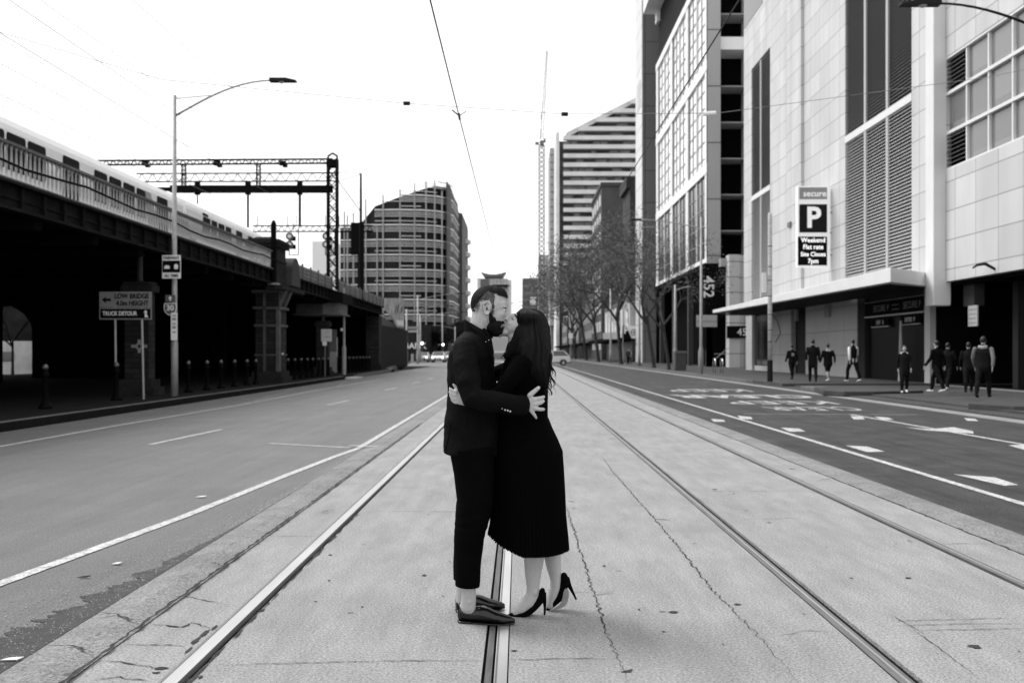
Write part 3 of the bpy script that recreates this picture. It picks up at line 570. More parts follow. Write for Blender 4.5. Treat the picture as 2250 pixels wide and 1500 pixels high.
z0, z1, zm = PZ(702, Y), PZ(641, Y), PZ(676, Y); x0, x1 = PX(219, Y), PX(334, Y)
MB().box(x0, x1, Y-.02, Y, zm+.005, z1).build('upper_panel', M('sign_grey', .20, .6, .3, ns=3, na=.1), sg)
m = MB(); m.box(x0, x1, Y-.02, Y, z0, zm-.005); m.build('lower_panel', M('sign_grey', .30), sg)
MB().box(x0+.03, x1-.03, Y-.024, Y-.02, z0+.035, zm-.035).build('black_field', black, sg)
text('LOW BRIDGE', .19, ((x0+x1)/2+.17, Y-.024, z1-.125), (1, 0, 0), (0, 0, 1), black, sg, sx=.82, bold=.006); text('4.0m HEIGHT', .19, ((x0+x1)/2+.19, Y-.024, z1-.32), (1, 0, 0), (0, 0, 1), black, sg, sx=.8, bold=.006)
text('TRUCK DETOUR', .155, (x0+.56, Y-.028, (z0+zm)/2), (1, 0, 0), (0, 0, 1), white, sg, sx=.8, bold=.003)
m = MB(); zc = z1-.22; xa = x0+.07; m.prism([(xa, Y-.026, zc), (xa+.11, Y-.026, zc+.09), (xa+.11, Y-.026, zc+.035), (xa+.25, Y-.026, zc+.035), (xa+.25, Y-.026, zc-.035), (xa+.11, Y-.026, zc-.035), (xa+.11, Y-.026, zc-.09)], (0, .005, 0)); m.build('arrow', black, sg)
m = MB(); xa = x1-.19; zc = (z0+zm)/2; m.prism([(xa, Y-.028, zc-.1), (xa+.1, Y-.028, zc-.1), (xa+.06, Y-.028, zc-.02), (xa+.05, Y-.028, zc+.03), (xa+.08, Y-.028, zc+.03), (xa+.03, Y-.028, zc+.1), (xa-.03, Y-.028, zc+.03), (xa+.01, Y-.028, zc+.03)], (0, .003, 0)); m.build('arrow', white, sg)
for px, px2 in ((252, 254), (310, 315)):
    m = MB(); m.tube([(PX(px, Y), Y+.03, z1-.05), (PX(px2, Y), Y+.03, .15)], .03, 8); m.build('post', galv, sg)
Y = 29.0; sgn = thing('lane_sign', 'white and black fairway lane sign high on the left lamp pole', 'road sign', (PX(378, Y), Y, PZ(612, Y)))
x0, x1 = PX(357, Y), PX(398, Y)
MB().box(x0, x1, Y-.03, Y-.01, PZ(612, Y), PZ(561, Y)).build('sign_plate', white, sgn, bevel=.008)
MB().box(x0+.015, x1-.015, Y-.034, Y-.03, PZ(599, Y), PZ(573, Y)).build('black_field', black, sgn)
text('FAIRWAY', .12, ((x0+x1)/2, Y-.034, PZ(567, Y)), (1, 0, 0), (0, 0, 1), black, sgn, sx=.9, bold=.003); text('ALL TIMES', .11, ((x0+x1)/2, Y-.034, PZ(606, Y)), (1, 0, 0), (0, 0, 1), black, sgn, sx=.8, bold=.003)
m = MB(); xa = PX(368, Y); zc = PZ(587, Y); m.prism([(xa-.08, Y-.038, zc-.05), (xa+.08, Y-.038, zc-.05), (xa+.08, Y-.038, zc+.01), (xa+.05, Y-.038, zc+.05), (xa-.05, Y-.038, zc+.05), (xa-.08, Y-.038, zc+.01)], (0, .003, 0)); xa = PX(388, Y)
m.prism([(xa-.05, Y-.038, zc-.06), (xa+.05, Y-.038, zc-.06), (xa+.06, Y-.038, zc+.05), (xa+.03, Y-.038, zc+.09), (xa-.03, Y-.038, zc+.09), (xa-.06, Y-.038, zc+.05)], (0, .003, 0)); m.build('pictogram', white, sgn)
rs = thing('route_shield', 'dark route 30 shield with a small arrow plate above it on the left pole', 'road sign', (PX(375, Y), Y, PZ(693, Y)))
x0, x1 = PX(364, Y), PX(386, Y); MB().box(x0, x1, Y-.03, Y-.01, PZ(664, Y), PZ(648, Y)).build('arrow_plate', M('sign_dark', .1, .5, .3), rs)
m = MB(); xc = (x0+x1)/2; m.prism([(xc-.02, Y-.034, PZ(661, Y)), (xc+.02, Y-.034, PZ(661, Y)), (xc+.02, Y-.034, PZ(656, Y)), (xc+.06, Y-.034, PZ(656, Y)), (xc, Y-.034, PZ(650, Y)), (xc-.06, Y-.034, PZ(656, Y)), (xc-.02, Y-.034, PZ(656, Y))], (0, .003, 0)); m.build('arrow', white, rs)
def shield(s, yy, mt, nm):
    zt, zb_ = PZ(665, Y), PZ(693, Y); zc = (zt+zb_)/2; pts = [(-.17, .17), (.17, .17), (.19, .05), (.16, -.08), (.08, -.16), (0, -.19), (-.08, -.16), (-.16, -.08), (-.19, .05)]
    m = MB(); m.prism([(xc+a*s, yy, zc+b*s) for a, b in pts], (0, .012, 0)); m.build(nm, mt, rs)
shield(1, Y-.03, white, 'shield_border'); shield(.88, Y-.034, M('sign_dark', .1), 'shield_face'); text('30', .22, (xc, Y-.038, PZ(677, Y)), (1, 0, 0), (0, 0, 1), white, rs, bold=.006)
ps = thing('parking_plate', 'narrow white parking plate beside the route shield on the left pole', 'road sign', (PX(384, Y), Y, PZ(747, Y)))
m = MB(); m.box(PX(377, Y), PX(391, Y), Y-.05, Y-.035, PZ(747, Y), PZ(687, Y)); m.build('plate', white, ps)
m = MB()
for i in range(5): m.box(PX(380, Y), PX(388, Y), Y-.054, Y-.05, PZ(695+i*9, Y), PZ(692+i*9-(3 if i % 2 else 0), Y))
m.build('print', M('print_grey', .3), ps)
# bollards
bp = thing('bollard', 'tmp', 'bollard', (0, 0, 0), 'black bollards along the viaduct footpath')
MB().lathe((0, 0, 0), [(.15, 0), (.15, .05), (.1, .12), (.07, .2), (.06, .72), (.085, .75), (.085, .79), (.06, .82), (.055, .9)], 12).build('shaft', darkiron, bp, smooth=True)
MB().lathe((0, 0, .9), [(.05, 0), (.07, .03), (.055, .09), (.02, .12)], 12).build('cap', M('bollard_cap', .12, .3, .6, .4), bp, smooth=True)
lst = [22.6, 26.6, 32.0, 33.9, 35.5, 37.2, 38.9, 40.2, 45.8, 47.2, 48.6, 50, 51.3, 52.8, 54, 55.5, 61, 62.4, 63.8, 65.2, 66.6, 68, 69.4, 70.8]
names = {0: 'black bollard in deep shade far left of the detour sign', 1: 'black bollard directly behind the detour sign posts', 2: 'black bollard just right of the tall left lamp pole', 7: 'black bollard touching the foot of the lit brick pier'}
ordn = ['first', 'second', 'third', 'fourth', 'fifth', 'sixth', 'seventh', 'eighth']
names = {0: 'black bollard in deep shade far left of the detour sign', 1: 'black bollard directly behind the detour sign posts', 2: 'black bollard just right of the tall left lamp pole', 7: 'black bollard touching the foot of the lit brick pier'}
for i, y in enumerate(lst):
    o = bp if i == 0 else copy_tree(bp); o.location = (-10.62 if i > 1 else -10.75, y, .148)
    if i in names: o['label'] = names[i]
    elif i < 7: o['label'] = '%s bollard to the left of the lit brick pier, counting from the pier' % ordn[7-i]
    elif i < 16: o['label'] = '%s bollard to the right of the lit brick pier' % ordn[i-8]
    else: o['label'] = '%s bollard of the tight far row past the slim pole' % ordn[i-16]
# white notice, slim pole
Y = 53.8; nb = thing('notice_sign', 'white information sign on a thin post right of the lit brick pier', 'notice sign', (PX(715, Y), Y, .15))
MB().box(PX(706, Y), PX(729, Y), Y-.03, Y, PZ(750, Y), PZ(723, Y)).build('sign_face', M('sign_offwhite', .55, .6, .3, ns=3, na=.1), nb); MB().box(PX(709, Y), PX(718, Y), Y-.04, Y-.005, PZ(759, Y), PZ(750, Y)).build('lower_plate', white, nb)
m = MB(); m.box(PX(714, Y), PX(727, Y), Y-.035, Y-.03, PZ(741, Y), PZ(739, Y)); m.box(PX(710, Y), PX(724, Y), Y-.035, Y-.03, PZ(730, Y), PZ(729, Y)); m.build('print', M('print_grey', .3), nb)
MB().lathe((PX(714, Y), Y+.03, .15), [(.035, 0), (.035, PZ(723, Y)-.15)], 8).build('post', M('post_grey', .15), nb)
Y = 57.9; sp2 = thing('slim_pole', 'slim grey pole reaching the viaduct edge left of the doorway', 'pole', (PX(756, Y), Y, .15)); MB().lathe((PX(756, Y), Y, .15), [(.12, 0), (.12, 1.6), (.07, 1.65), (.06, PZ(632, Y)-.15)], 10).build('shaft', galv, sp2); MB().box(PX(749, Y), PX(754, Y), Y-.1, Y+.1, PZ(727, Y), PZ(721, Y)).build('fitting', white, sp2)
fn = thing('railing', 'low dark picket railing near the far end of the viaduct', 'railing', (-11.2, 70, .15)); m = MB()
for i in range(26): m.bar((-11.3, 62+i*.5, .15), (-11.3, 62+i*.5, 1.2), .04)
m.build('pickets', darkiron, fn); MB().box(-11.33, -11.27, 62, 74.6, 1.15, 1.2).build('top_rail', darkiron, fn)
# retaining wall, mural banner
rw = thing('retaining_wall', 'dark retaining wall continuing past the end of the viaduct', 'wall', (-12, 90, 0)); MB().box(-13.2, -12.3, 77.3, 110, 0, 3.9).build('wall', M('retain_dark', .03, .9, .1), rw)
m = MB(); m.prism([(-12.4, 77.3, 5.7), (-12.4, 92, 4.6), (-12.4, 110, 3.9), (-12.4, 77.3, 3.9)], (-.5, 0, 0)); m.build('coping', M('retain_grey', .1, .9, .1), rw)
bnr = thing('mural_banner', 'pale patterned mural banner on the wall beyond the viaduct', 'banner', (-12, 92, 3.9))
x = -12.15; m = MB(); m.prism([(x, YX(845, x), ZX(845, 655, x)), (x, YX(888, x), ZX(888, 655, x)), (x, YX(888, x), ZX(888, 720, x)), (x, YX(872, x), ZX(872, 718, x)), (x, YX(862, x), ZX(862, 697, x)), (x, YX(845, x), ZX(845, 680, x))], (-.08, 0, 0)); m.build('sheet', M('mural', .36, .8, .2, ns=.8, na=.5, fs=4, fa=.3), bnr)
m = MB(); x += .01
for (a, b, c, d) in [(866, 690, 872, 668), (872, 690, 877, 666), (880, 690, 884, 671), (858, 688, 862, 678)]: m.prism([(x, YX(a, x), ZX(a, b, x)), (x, YX(a+3, x), ZX(a+3, b-6, x)), (x, YX(c+1, x), ZX(c+1, d, x)), (x, YX(c-2, x), ZX(c-2, d+6, x))], (.01, 0, 0))
m.build('dark_stroke', darkiron, bnr); m = MB(); m.prism([(x, YX(871, x), ZX(871, 703, x)), (x, YX(886, x), ZX(886, 704, x)), (x, YX(887, x), ZX(887, 716, x)), (x, YX(873, x), ZX(873, 714, x))], (.01, 0, 0)); m.build('white_patch', white, bnr)
# ================= RIGHT SIDE: CAR PARK BUILDING =================
XF = 17.0
clad = panel('cladding_white', .54, 1.75, 1.15, (1, 2), .045, .26, rough=.45, spec=.35, var=.08, streak=.16, bump=.15, o0=(0, -.12))
clad2 = panel('cladding_grey', .34, 2.6, 1.3, (1, 2), .03, .12, rough=.6, spec=.3, var=.05, streak=.08)
plain = M('render_white', .66, .5, .3, ns=.6, na=.06)
plain_grey = M('render_grey', .42, .6, .3, ns=.6, na=.05)
def LV(name, v, lv, row): return panel(name, v, 50, row, (1, 2), row*.42, lv, rough=.5, spec=.3, var=.02, bump=.4)
louv_l = M('louvre_light', .42, .5, .3); louv_d = M('louvre_dark', .17, .5, .3); louv_back = M('louvre_back_grey', .16, .6, .2)  # blade greys and one plain mid grey for the backing sheet
cp = thing('car_park_building', 'white panelled car park building with grey louvre strips and an entrance canopy', 'building', (17, 58, 0))
yA, yB = 39.6, 75.2
m = MB(); y1, y2 = YX(1692, XF), YX(1651, XF); y3, y4 = YX(2003, XF), YX(1857, XF)
# front skin built round the louvre openings
m.box(XF, XF+.5, yA, y3, 4.3, 31); m.box(XF, XF+.5, y4, y1, 4.3, 31); m.box(XF, XF+.5, y2, yB, 4.3, 31); m.box(XF, XF+.5, y1, y2, 22.1, 31); m.box(XF, XF+.5, y1, y2, 4.3, 5.25)
m.box(XF+.5, 40, yB-.5, yB, 0, 31); m.build('street_wall', clad, cp)
MB().box(XF-.02, XF, 69.4, 75.1, 25.8, 28.5).build('upper_window', glassdark, cp)
m = MB(); ya, yb = YX(1766, XF), YX(1735, XF); m.box(XF-.18, XF-.001, ya, yb, 4.9, 31); m.build('projecting_bay', clad, cp)
def louvre(y0, y1, z0, z1, mat, par, step):
    o = MB(); z = z0
    while z < z1-.02:
        o.prism([(XF+.16, y0, z+step*.75), (XF+.03, y0, z+.02), (XF+.03, y0, z), (XF+.16, y0, z+step*.72)], (0, y1-y0, 0)); z += step
    return o.build('louvre_blades', mat, par)
for (a, b, segs, n) in [(y3, y4, [(4.7, 12.3, louv_l), (12.7, 31, louv_d)], 3), (y1, y2, [(5.25, 12.45, louv_l), (12.75, 22, louv_d)], 2)]:
    bk = MB(); bk.box(XF+.2, XF+.3, a, b, 4.5, 31); bo = bk.build('louvre_backing', louv_back, cp)
    for z0, z1, mt in segs: louvre(a, b, z0, z1, mt, cp, .16)
    fr_ = MB(); zb_ = segs[0][1]; fr_.box(XF-.02, XF+.1, a, b, zb_+.02, zb_+.36)
    fr_.build('cross_band', plain, cp)
    mu = MB()
    for k in range(1, n): yy = a+(b-a)*k/n; mu.box(XF+.0, XF+.09, yy-.13, yy+.13, segs[0][0], segs[-1][1])
    mu.build('mullion', M('mullion_grey', .42, .5, .3), cp)
m = MB(); m.box(XF-.5, XF+.2, YX(2079, XF)+.02, YX(2049, XF-.2), 3.3, 31); m.build('pilaster', plain, cp, bevel=.03)
# right wing over the vehicle opening
m = MB(); m.box(XF-.02, XF+.5, 14, YX(2079, XF), 4.25, 8.66); m.box(XF-.02, XF+.5, 14, YX(2079, XF), 13.15, 31); m.build('wing_wall', clad, cp)
m = MB(); m.box(XF+.15, XF+.3, 14, YX(2121, XF), 8.66, 13.15); m.box(XF+.15, XF+.3, YX(2121, XF), YX(2079, XF), 10.2, 11.7); m.build('ribbon_glazing', panel('glazing', .16, 1.7, 1.5, (1, 2), .01, .1, rough=.15, spec=.8, var=.2), cp)
for z0, z1 in [(8.7, 10.1), (11.75, 13.1)]:
    a, b = YX(2121, XF)+.06, YX(2079, XF)
    bk = MB(); bk.box(XF+.2, XF+.3, a, b, z0, z1); bk.build('louvre_backing', black, cp)
    o = MB(); z = z0+.02
    while z < z1: o.prism([(XF+.15, a, z+.05), (XF+.02, a, z+.02), (XF+.02, a, z), (XF+.15, a, z+.03)], (0, b-a, 0)); z += .17
    o.build('louvre_blades', M('blade_dark', .12, .5, .3), cp)
m = MB()
for z in (8.66, 10.12, 11.68, 13.1): m.box(XF+.0, XF+.2, 14, YX(2079, XF), z-.05, z+.07)
for px in (2121, 2169, 2222, 2283, 2350): m.box(XF+.04, XF+.2, YX(px, XF)-.05, YX(px, XF)+.05, 8.7, 13.1)
m.build('glazing_frame', plain, cp)
m = MB(); m.box(XF+.52, 32, 14, 15, 4.1, 31); m.box(XF+.5, 32, 38, 41.6, 4.1, 31); m.build('inner_wall', plain_grey, cp)
m = MB(); m.box(XF+.3, 30, 14, 41.5, 4.1, 4.24); m.box(29.5, 30, 14, 41.5, .1, 4.1); m.box(XF+.4, 30, 41.4, 41.6, .1, 4.2); m.box(XF+.4, 30, 13.8, 14, .1, 4.2); m.box(XF+1, 30, 14, 41.4, .082, .09); m.build('vehicle_bay', black, cp)
m = MB(); m.box(XF+1.5, XF+1.9, 36.9, 37.3, .1, 4.1); pc = m.build('bay_column', M('bay_col', .03, .8, .2), cp)
MB().box(XF+.2, XF+.22, 14, 41.2, .08, .14).build('threshold', M('thresh', .2, .8, .2), cp)
# canopy
m = MB(); cps = [(14.3, 38.3), (14.0, 71.9), (17.0, 72.5), (17.0, 40.9)]
zt = lambda y: 4.7-(y-38.3)*.0057
m.add([(x, y, zt(y)-(.56 if y < 60 else .22)) for x, y in cps]+[(x, y, zt(y)) for x, y in cps], [(3, 2, 1, 0), (4, 5, 6, 7), (0, 1, 5, 4), (1, 2, 6, 5), (2, 3, 7, 6), (3, 0, 4, 7)])
m.build('canopy', plain, cp, bevel=.02)
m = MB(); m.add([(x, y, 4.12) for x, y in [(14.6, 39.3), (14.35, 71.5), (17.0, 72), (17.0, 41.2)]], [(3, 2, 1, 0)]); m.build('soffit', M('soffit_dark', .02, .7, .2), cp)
# street level
gw = 17.25
def seg(a, b, mat, name, x=gw, z0=.15, z1=4.2, th=.3): q = MB(); q.box(x, x+th, YX(b, x), YX(a, x), z0, z1); return q.build(name, mat, cp)
seg(1639, 1652, plain_grey, 'shop_pier', 17.1); sw = seg(1652, 1692, glassdark, 'shop_window', 17.3, .5, 4.1); seg(1652, 1692, plain_grey, 'shop_sill', 17.28, .15, .5)
seg(1692, 1738, clad2, 'wall_panel'); seg(1738, 1770, M('recess_dark', .03, .8, .2), 'recess', 17.6); seg(1770, 1883, clad2, 'wall_panel', 17.26); seg(1883, 1900, M('recess_dark', .03), 'recess', 17.3)
seg(1900, 2032, M('entry_dark', .008, .4, .3), 'entrance_glass', 17.5); seg(2031, 2043, plain_grey, 'entrance_column', 17.15, .15, 4.2, .35)
m = MB()
for yy, w_ in ((55.5, .9), (61.8, .5)): m.box(17.15, 17.28, yy-w_/2, yy+w_/2, 3.4, 4.1)
build_each(m, 'ceiling_box', M('box_grey', .25), cp)
# interior mass so that no light enters
m = MB(); m.box(XF+.7, 39, 41.8, 74.6, .16, 30.5); m.build('core', M('core_dark', .03, .9, .1), cp)
MB().box(XF, 40, 14, yB, 31, 31.4).build('roof', plain_grey, cp)
ys = thing('entrance_signboard', 'black lightbox header lettered above the car park pedestrian entrance', 'sign', (17.2, 46, 3.2))
MB().box(17.2, 17.35, YX(2030, 17.2), YX(1900, 17.2), 3.2, 3.86).build('box', black, ys)
m = MB(); m.box(17.17, 17.36, YX(2030, 17.2), YX(1900, 17.2), 3.14, 3.2); m.box(17.18, 17.36, YX(2030, 17.2), YX(1900, 17.2), 3.86, 3.88); m.build('trim', M('trim_grey', .36, .5, .3), ys)
for px in (1932, 2000): text('SECURE', .44, (17.19, YX(px, 17.2), 3.52), (0, -1, 0), (0, 0, 1), M('letter_dim', .16), ys, sx=1.05)
for px in (1951, 2021): text('P', .4, (17.19, YX(px, 17.2), 3.52), (0, -1, 0), (0, 0, 1), M('letter_dim', .16), ys)
m = MB()
for z in (3.4, 3.6): m.box(17.185, 17.2, YX(1975, 17.2), YX(1960, 17.2), z, z+.03)
m.build('light_strip', M('letter_dim', .16), ys)
for (a, b, py0, py1, s, lb) in [(1914, 1951, 702, 716, 'EXIT   A', 'small lit exit plate at the left of the entrance glass'), (1977, 2019, 694, 712, 'ENTRY  P', 'small lit entry plate at the right of the entrance glass')]:
    e = thing('door_plate', lb, 'sign', (17.4, YX((a+b)/2, 17.3), 2.6)); yy = YX((a+b)/2, 17.3); z = ZX((a+b)/2, (py0+py1)/2, 17.3)
    MB().box(17.32, 17.4, YX(b, 17.3), YX(a, 17.3), z-.17, z+.2).build('plate', black, e); MB().box(17.3, 17.4, YX(b, 17.3), YX(a, 17.3), z-.21, z-.17).build('trim', M('trim_grey', .36), e)
    text(s, .3, (17.315, yy, z+.01), (0, -1, 0), (0, 0, 1), M('letter_lit', .6), e, sx=.9)
db = thing('entrance_post', 'thin pale tapered post standing inside the car park entrance', 'post', (17.1, YX(1984, 17.2), .15)); MB().lathe((17.1, YX(1984, 17.2), .15), [(.13, 0), (.05, 2.7)], 8).build('shaft', M('trim_pale', .4), db)
# notice by bay, wall lamp
nt2 = thing('notice_plate', 'small pale notice plate hung in the dark vehicle opening', 'notice sign', (17.6, 35.7, 2.3)); MB().box(17.55, 17.6, YX(2144, 17.5), YX(2124, 17.5), 2.45, 3.25).build('plate', M('notice_grey', .45, .6, .2), nt2)
m = MB()
for i in range(4): m.box(17.54, 17.55, YX(2142, 17.5), YX(2126, 17.5), 2.55+i*.17, 2.62+i*.17)
m.build('print', M('print_grey', .3), nt2)
MB().box(17.6, 18.0, YX(2146, 17.7), YX(2122, 17.7), 3.25, 4.1).build('strip', M('recess_mid', .04), nt2)
wl = thing('wall_lamp', 'curved lamp on the white panels above the vehicle opening', 'wall lamp', (17, YX(2185, XF), 4.4)); yy = YX(2180, XF)
m = MB(); m.tube([(XF-.02, yy-.25, 4.4), (XF-.35, yy-.2, 4.6), (XF-.4, yy+.3, 4.6), (XF-.42, yy+.6, 4.52)], [.05, .06, .05, .03], 8); m.build('arm', lampm, wl, smooth=True)
# P sign projecting from the wall
Ys = 54; x0, x1 = PX(1752, Ys), PX(1824, Ys); s = thing('parking_sign', 'tall white projecting parking sign with a big letter P and dark message screen', 'sign', (17, Ys, 6), )
zb, zt_ = PZ(587, Ys), PZ(409, Ys)
MB().box(x0, x1, Ys, Ys+.35, zb, zt_).build('case', M('sign_case', .8, .35, .5, emit=.1), s, bevel=.02)
def face(px0, px1, py0, py1, mat, nm): q = MB(); q.box(PX(px0, Ys), PX(px1, Ys), Ys-.012, Ys, PZ(py1, Ys), PZ(py0, Ys)); return q.build(nm, mat, s)
face(1756, 1817, 412, 438, M('sign_face_grey', .27, .5, .3), 'name_panel'); face(1756, 1817, 449, 511, M('sign_face_black', .015, .4, .4), 'letter_panel'); face(1753, 1817, 520, 583, M('screen_black', .006, .3, .3), 'message_screen')
cx = (PX(1756, Ys)+PX(1817, Ys))/2
text('secure', .46, (PX(1790, Ys), Ys-.016, PZ(426, Ys)), (1, 0, 0), (0, 0, 1), whiteglow, s, bold=.008, sx=1.02)
text('P', 1.55, (PX(1787, Ys), Ys-.016, PZ(480, Ys)), (1, 0, 0), (0, 0, 1), whiteglow, s, bold=.045)
led = M('led_white', .8, .5, .3, emit=.55)
for t_, py in [('Weekend', 528), ('Flat rate', 543), ('Site Closes', 559), ('7pm', 574)]: text(t_, .36 if len(t_) < 10 else .33, (cx, Ys-.016, PZ(py, Ys)), (1, 0, 0), (0, 0, 1), led, s, sx=.92, bold=.003)
m = MB()
for z in (6.7, 7.9, 9.0): m.box(x1, 17.0, Ys+.1, Ys+.2, z, z+.08)
build_each(m, 'bracket', M('bracket_grey', .3), s)
bx = thing('junction_box', 'black box and dark panel fixed beside the projecting parking sign', 'wall box', (17, 57, 6)); m = MB(); m.box(XF-.15, XF, YX(1749, XF), YX(1739, XF), PZ(598, 56), PZ(520, 56)); m.box(XF-.3, XF, YX(1746, XF), YX(1740, XF), 9.2, 9.5); m.build('box', louv_back, bx)
# ================= OFFICE TOWER 452 =================
of = thing('office_building', 'tall gridded office building numbered 452 beyond the car park', 'building', (17, 105, 0))
ofw = M('office_white', .80, .45, .3, ns=.4, na=.04); ofside = panel('office_stone', .36, 8, 5.1, (0, 2), .12, .1, rough=.6, spec=.3, var=.03, streak=.05)
gup = M('office_glass_sky_tint', .8, .12, .6, ns=.25, na=.22); glo = M('office_glass_dark', .03, .15, .5, ns=.3, na=.6); offr = M('office_frame_dark', .09, .5, .3)  # upper panes: white sky reflection painted into their colour
Ya, Yb = 90.0, 123.3
MB().box(XF+.3, 40, Ya+4.1, Yb, 9.7, 60).build('core', M('core_dark', .03), of)
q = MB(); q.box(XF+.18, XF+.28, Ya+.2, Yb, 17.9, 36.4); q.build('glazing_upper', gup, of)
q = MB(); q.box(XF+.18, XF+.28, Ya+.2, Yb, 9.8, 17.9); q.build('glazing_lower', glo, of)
bands = [(9.5, 10.0), (17.7, 18.6), (27.0, 27.9), (36.2, 37.0)]; cols = [(Ya, Ya+1.1), (100.3, 101.5), (110.6, 111.8), (121.9, 123.4)]
q = MB()
for a, b in cols: q.box(XF+.02, XF+.3, a, b, 9.5, 37)
q2 = MB()
for a, b in bands: q2.box(XF-.03, XF+.3, Ya-.02, Yb+.12, a, b)
build_each(q, 'facade_column', ofw, of); build_each(q2, 'facade_band', ofw, of)
q = MB(); qw = MB(); q3 = MB()
for (a, b) in [(91.1, 100.3), (101.5, 110.6), (111.8, 121.9)]:
    for k in range(1, 4):
        yy = a+(b-a)*k/4; q.box(XF+.13, XF+.2, yy-.09, yy+.09, 10, 36.3)
        if k == 2: q3.box(XF+.08, XF+.2, yy-.25, yy+.25, 10, 36.3)
    q.box(XF+.13, XF+.25, b-.45, b, 10, 36.3)
    z = 10.0
    while z < 36: qw.box(XF+.13, XF+.2, a, b, z, z+.09); z += 1.55
q.build('mullion', offr, of); build_each(q3, 'sub_column', M('office_grey', .5, .5, .3), of); qw.build('transom', M('office_transom', .28, .5, .3), of)
q = MB(); q.box(XF-.12, XF+.4, Ya-.02, Yb+.1, 45, 46); q.box(XF-.1, XF+.3, Yb-1.5, Yb, 42, 60); q.build('upper_frame', ofw, of)
q = MB(); q.box(XF-1.6, XF+.3, 112, Yb, 43.3, 60); q.build('upper_oriel', ofw, of)
q = MB()
for y_ in (114, 117, 120): q.box(XF-1.65, XF-1.6, y_, y_+1.8, 44.5, 60)
build_each(q, 'upper_window', glassmid, of)
xr = PX(1583, Ya); q = MB(); q.box(XF+.0, xr, Ya-.05, Ya+.25, 9.5, 60); q.build('end_wall', ofside, of)
q = MB(); q.box(xr, 40, Ya+3.5, Ya+3.8, 8.4, 60); q.build('recess_wall', black, of)
q = MB(); q2 = MB(); z = 9.2; k = 0
while z < 60:
    big = k % 6 == 0 and k > 0
    (q2 if big else q).box(xr, 21.4, Ya+.6 if big else Ya+1.0, Ya+3.5, z, z+(1.15 if big else .12)); z += 3.3 if big is False else 3.3; k += 1
build_each(q, 'stair_landing', M('stair_grey', .3, .6, .2), of); build_each(q2, 'stair_band', ofw, of)
q = MB(); q.box(20.9, 22.5, Ya+.2, Ya+4, 8.4, 60); q.build('return_wall', ofw, of)
# base
q = MB(); xq = PX(1600, Ya-.5); q.box(XF-.25, xq, Ya-.5, Ya-.2, 4.4, 9.46); bs_ = q.build('sign_wall', black, of)
q = MB(); q.box(XF-.3, XF-.1, Ya-.4, Yb, 9.0, 9.5); q.box(XF+2, XF+2.2, Ya, Yb, .15, 9.5); q.box(XF, XF+2.2, Yb-.3, Yb, .15, 9.5); q.box(XF+.1, XF+4.2, Ya+1, Ya+1.1, .15, 9.45); q.build('undercroft', black, of)
q = MB()
for y_ in (91, 101, 111, 121): q.box(XF+.2, XF+.7, y_, y_+.6, .15, 9.0)
build_each(q, 'column', M('office_col_dark', .06, .5, .3), of)
text('452', 1.3, (PX(1556, Ya-.5), Ya-.515, PZ(631, Ya)), (0, 0, -1), (1, 0, 0), white, bs_, 'number', bold=.02)
q = MB(); q.box(PX(1600, 88), PX(1624, 88), 87.6, 89, .15, PZ(560, 88)); q.box(PX(1624, 88), PX(1642, 88), 88.3, 89, .15, PZ(560, 88)); q.build('stone_pier', panel('pier_stone_pale', .52, 3, 1.35, (0, 2), .07, .12, rough=.6, spec=.3, var=.05), of)
q = MB(); q.box(PX(1584, 88.5), PX(1600, 88.5), 88.6, 89.5, PZ(585, 88.5), PZ(567, 88.5)); q.build('stone_lintel', ofside, of)
q = MB(); q.box(PX(1597, 87.5), PX(1642, 87.5), 87.4, 87.58, PZ(742, 87.5), PZ(716, 87.5)); q.build('number_band', black, of)
text('452', .9, (PX(1636, 87.4), 87.38, PZ(730, 87.4)), (1, 0, 0), (0, 0, 1), white, of, 'number')
q = MB(); q.box(PX(1575, 87), PX(1622, 87), 88.2, 88.25, 1.3, 1.36); q.bar((PX(1572, 87), 87, .9), (PX(1601, 87), 87, 1.9), .06); q.build('handrail', galv, of)
q = MB(); q.box(PX(1530, 86), PX(1575, 86), 85.9, 86, PZ(718, 86), PZ(692, 86)); hz = q.build('hanging_sign', M('hang_grey', .4, .6, .3), of)
q = MB(); q.box(PX(1530, 86), PX(1575, 86), 85.88, 85.9, PZ(708, 86), PZ(704, 86)); q.build('stripe', M('print_grey', .3), hz)
q = MB()
for px in (1535, 1551): q.box(PX(px, 92), PX(px+10, 92), 91.8, 92.2, .15, 1.7)
build_each(q, 'planter', M('planter_grey', .25), of)
# building behind the office with a pale street strip and dark end wall
sb = thing('slab_building', 'tall slab with a pale panelled street edge and dark grey end wall', 'building', (16.5, 133, 0))
m = MB(); m.box(PX(1412, 130), 24, 130, 137, 0, 62); m.build('end_wall', panel('slab_grey', .17, 30, 4.2, (0, 2), .12, .08, rough=.7, spec=.2, var=.12), sb)
m = MB(); m.box(PX(1412, 130)-.1, PX(1412, 130), 130, 137, 0, 62); m.build('street_wall', panel('slab_white', .66, 3.5, 2.6, (1, 2), .12, .3, rough=.5, spec=.3), sb)
MB().box(PX(1412, 130)-.13, PX(1412, 130)-.1, 131.5, 135, 34, 37.5).build('window', glassdark, sb)
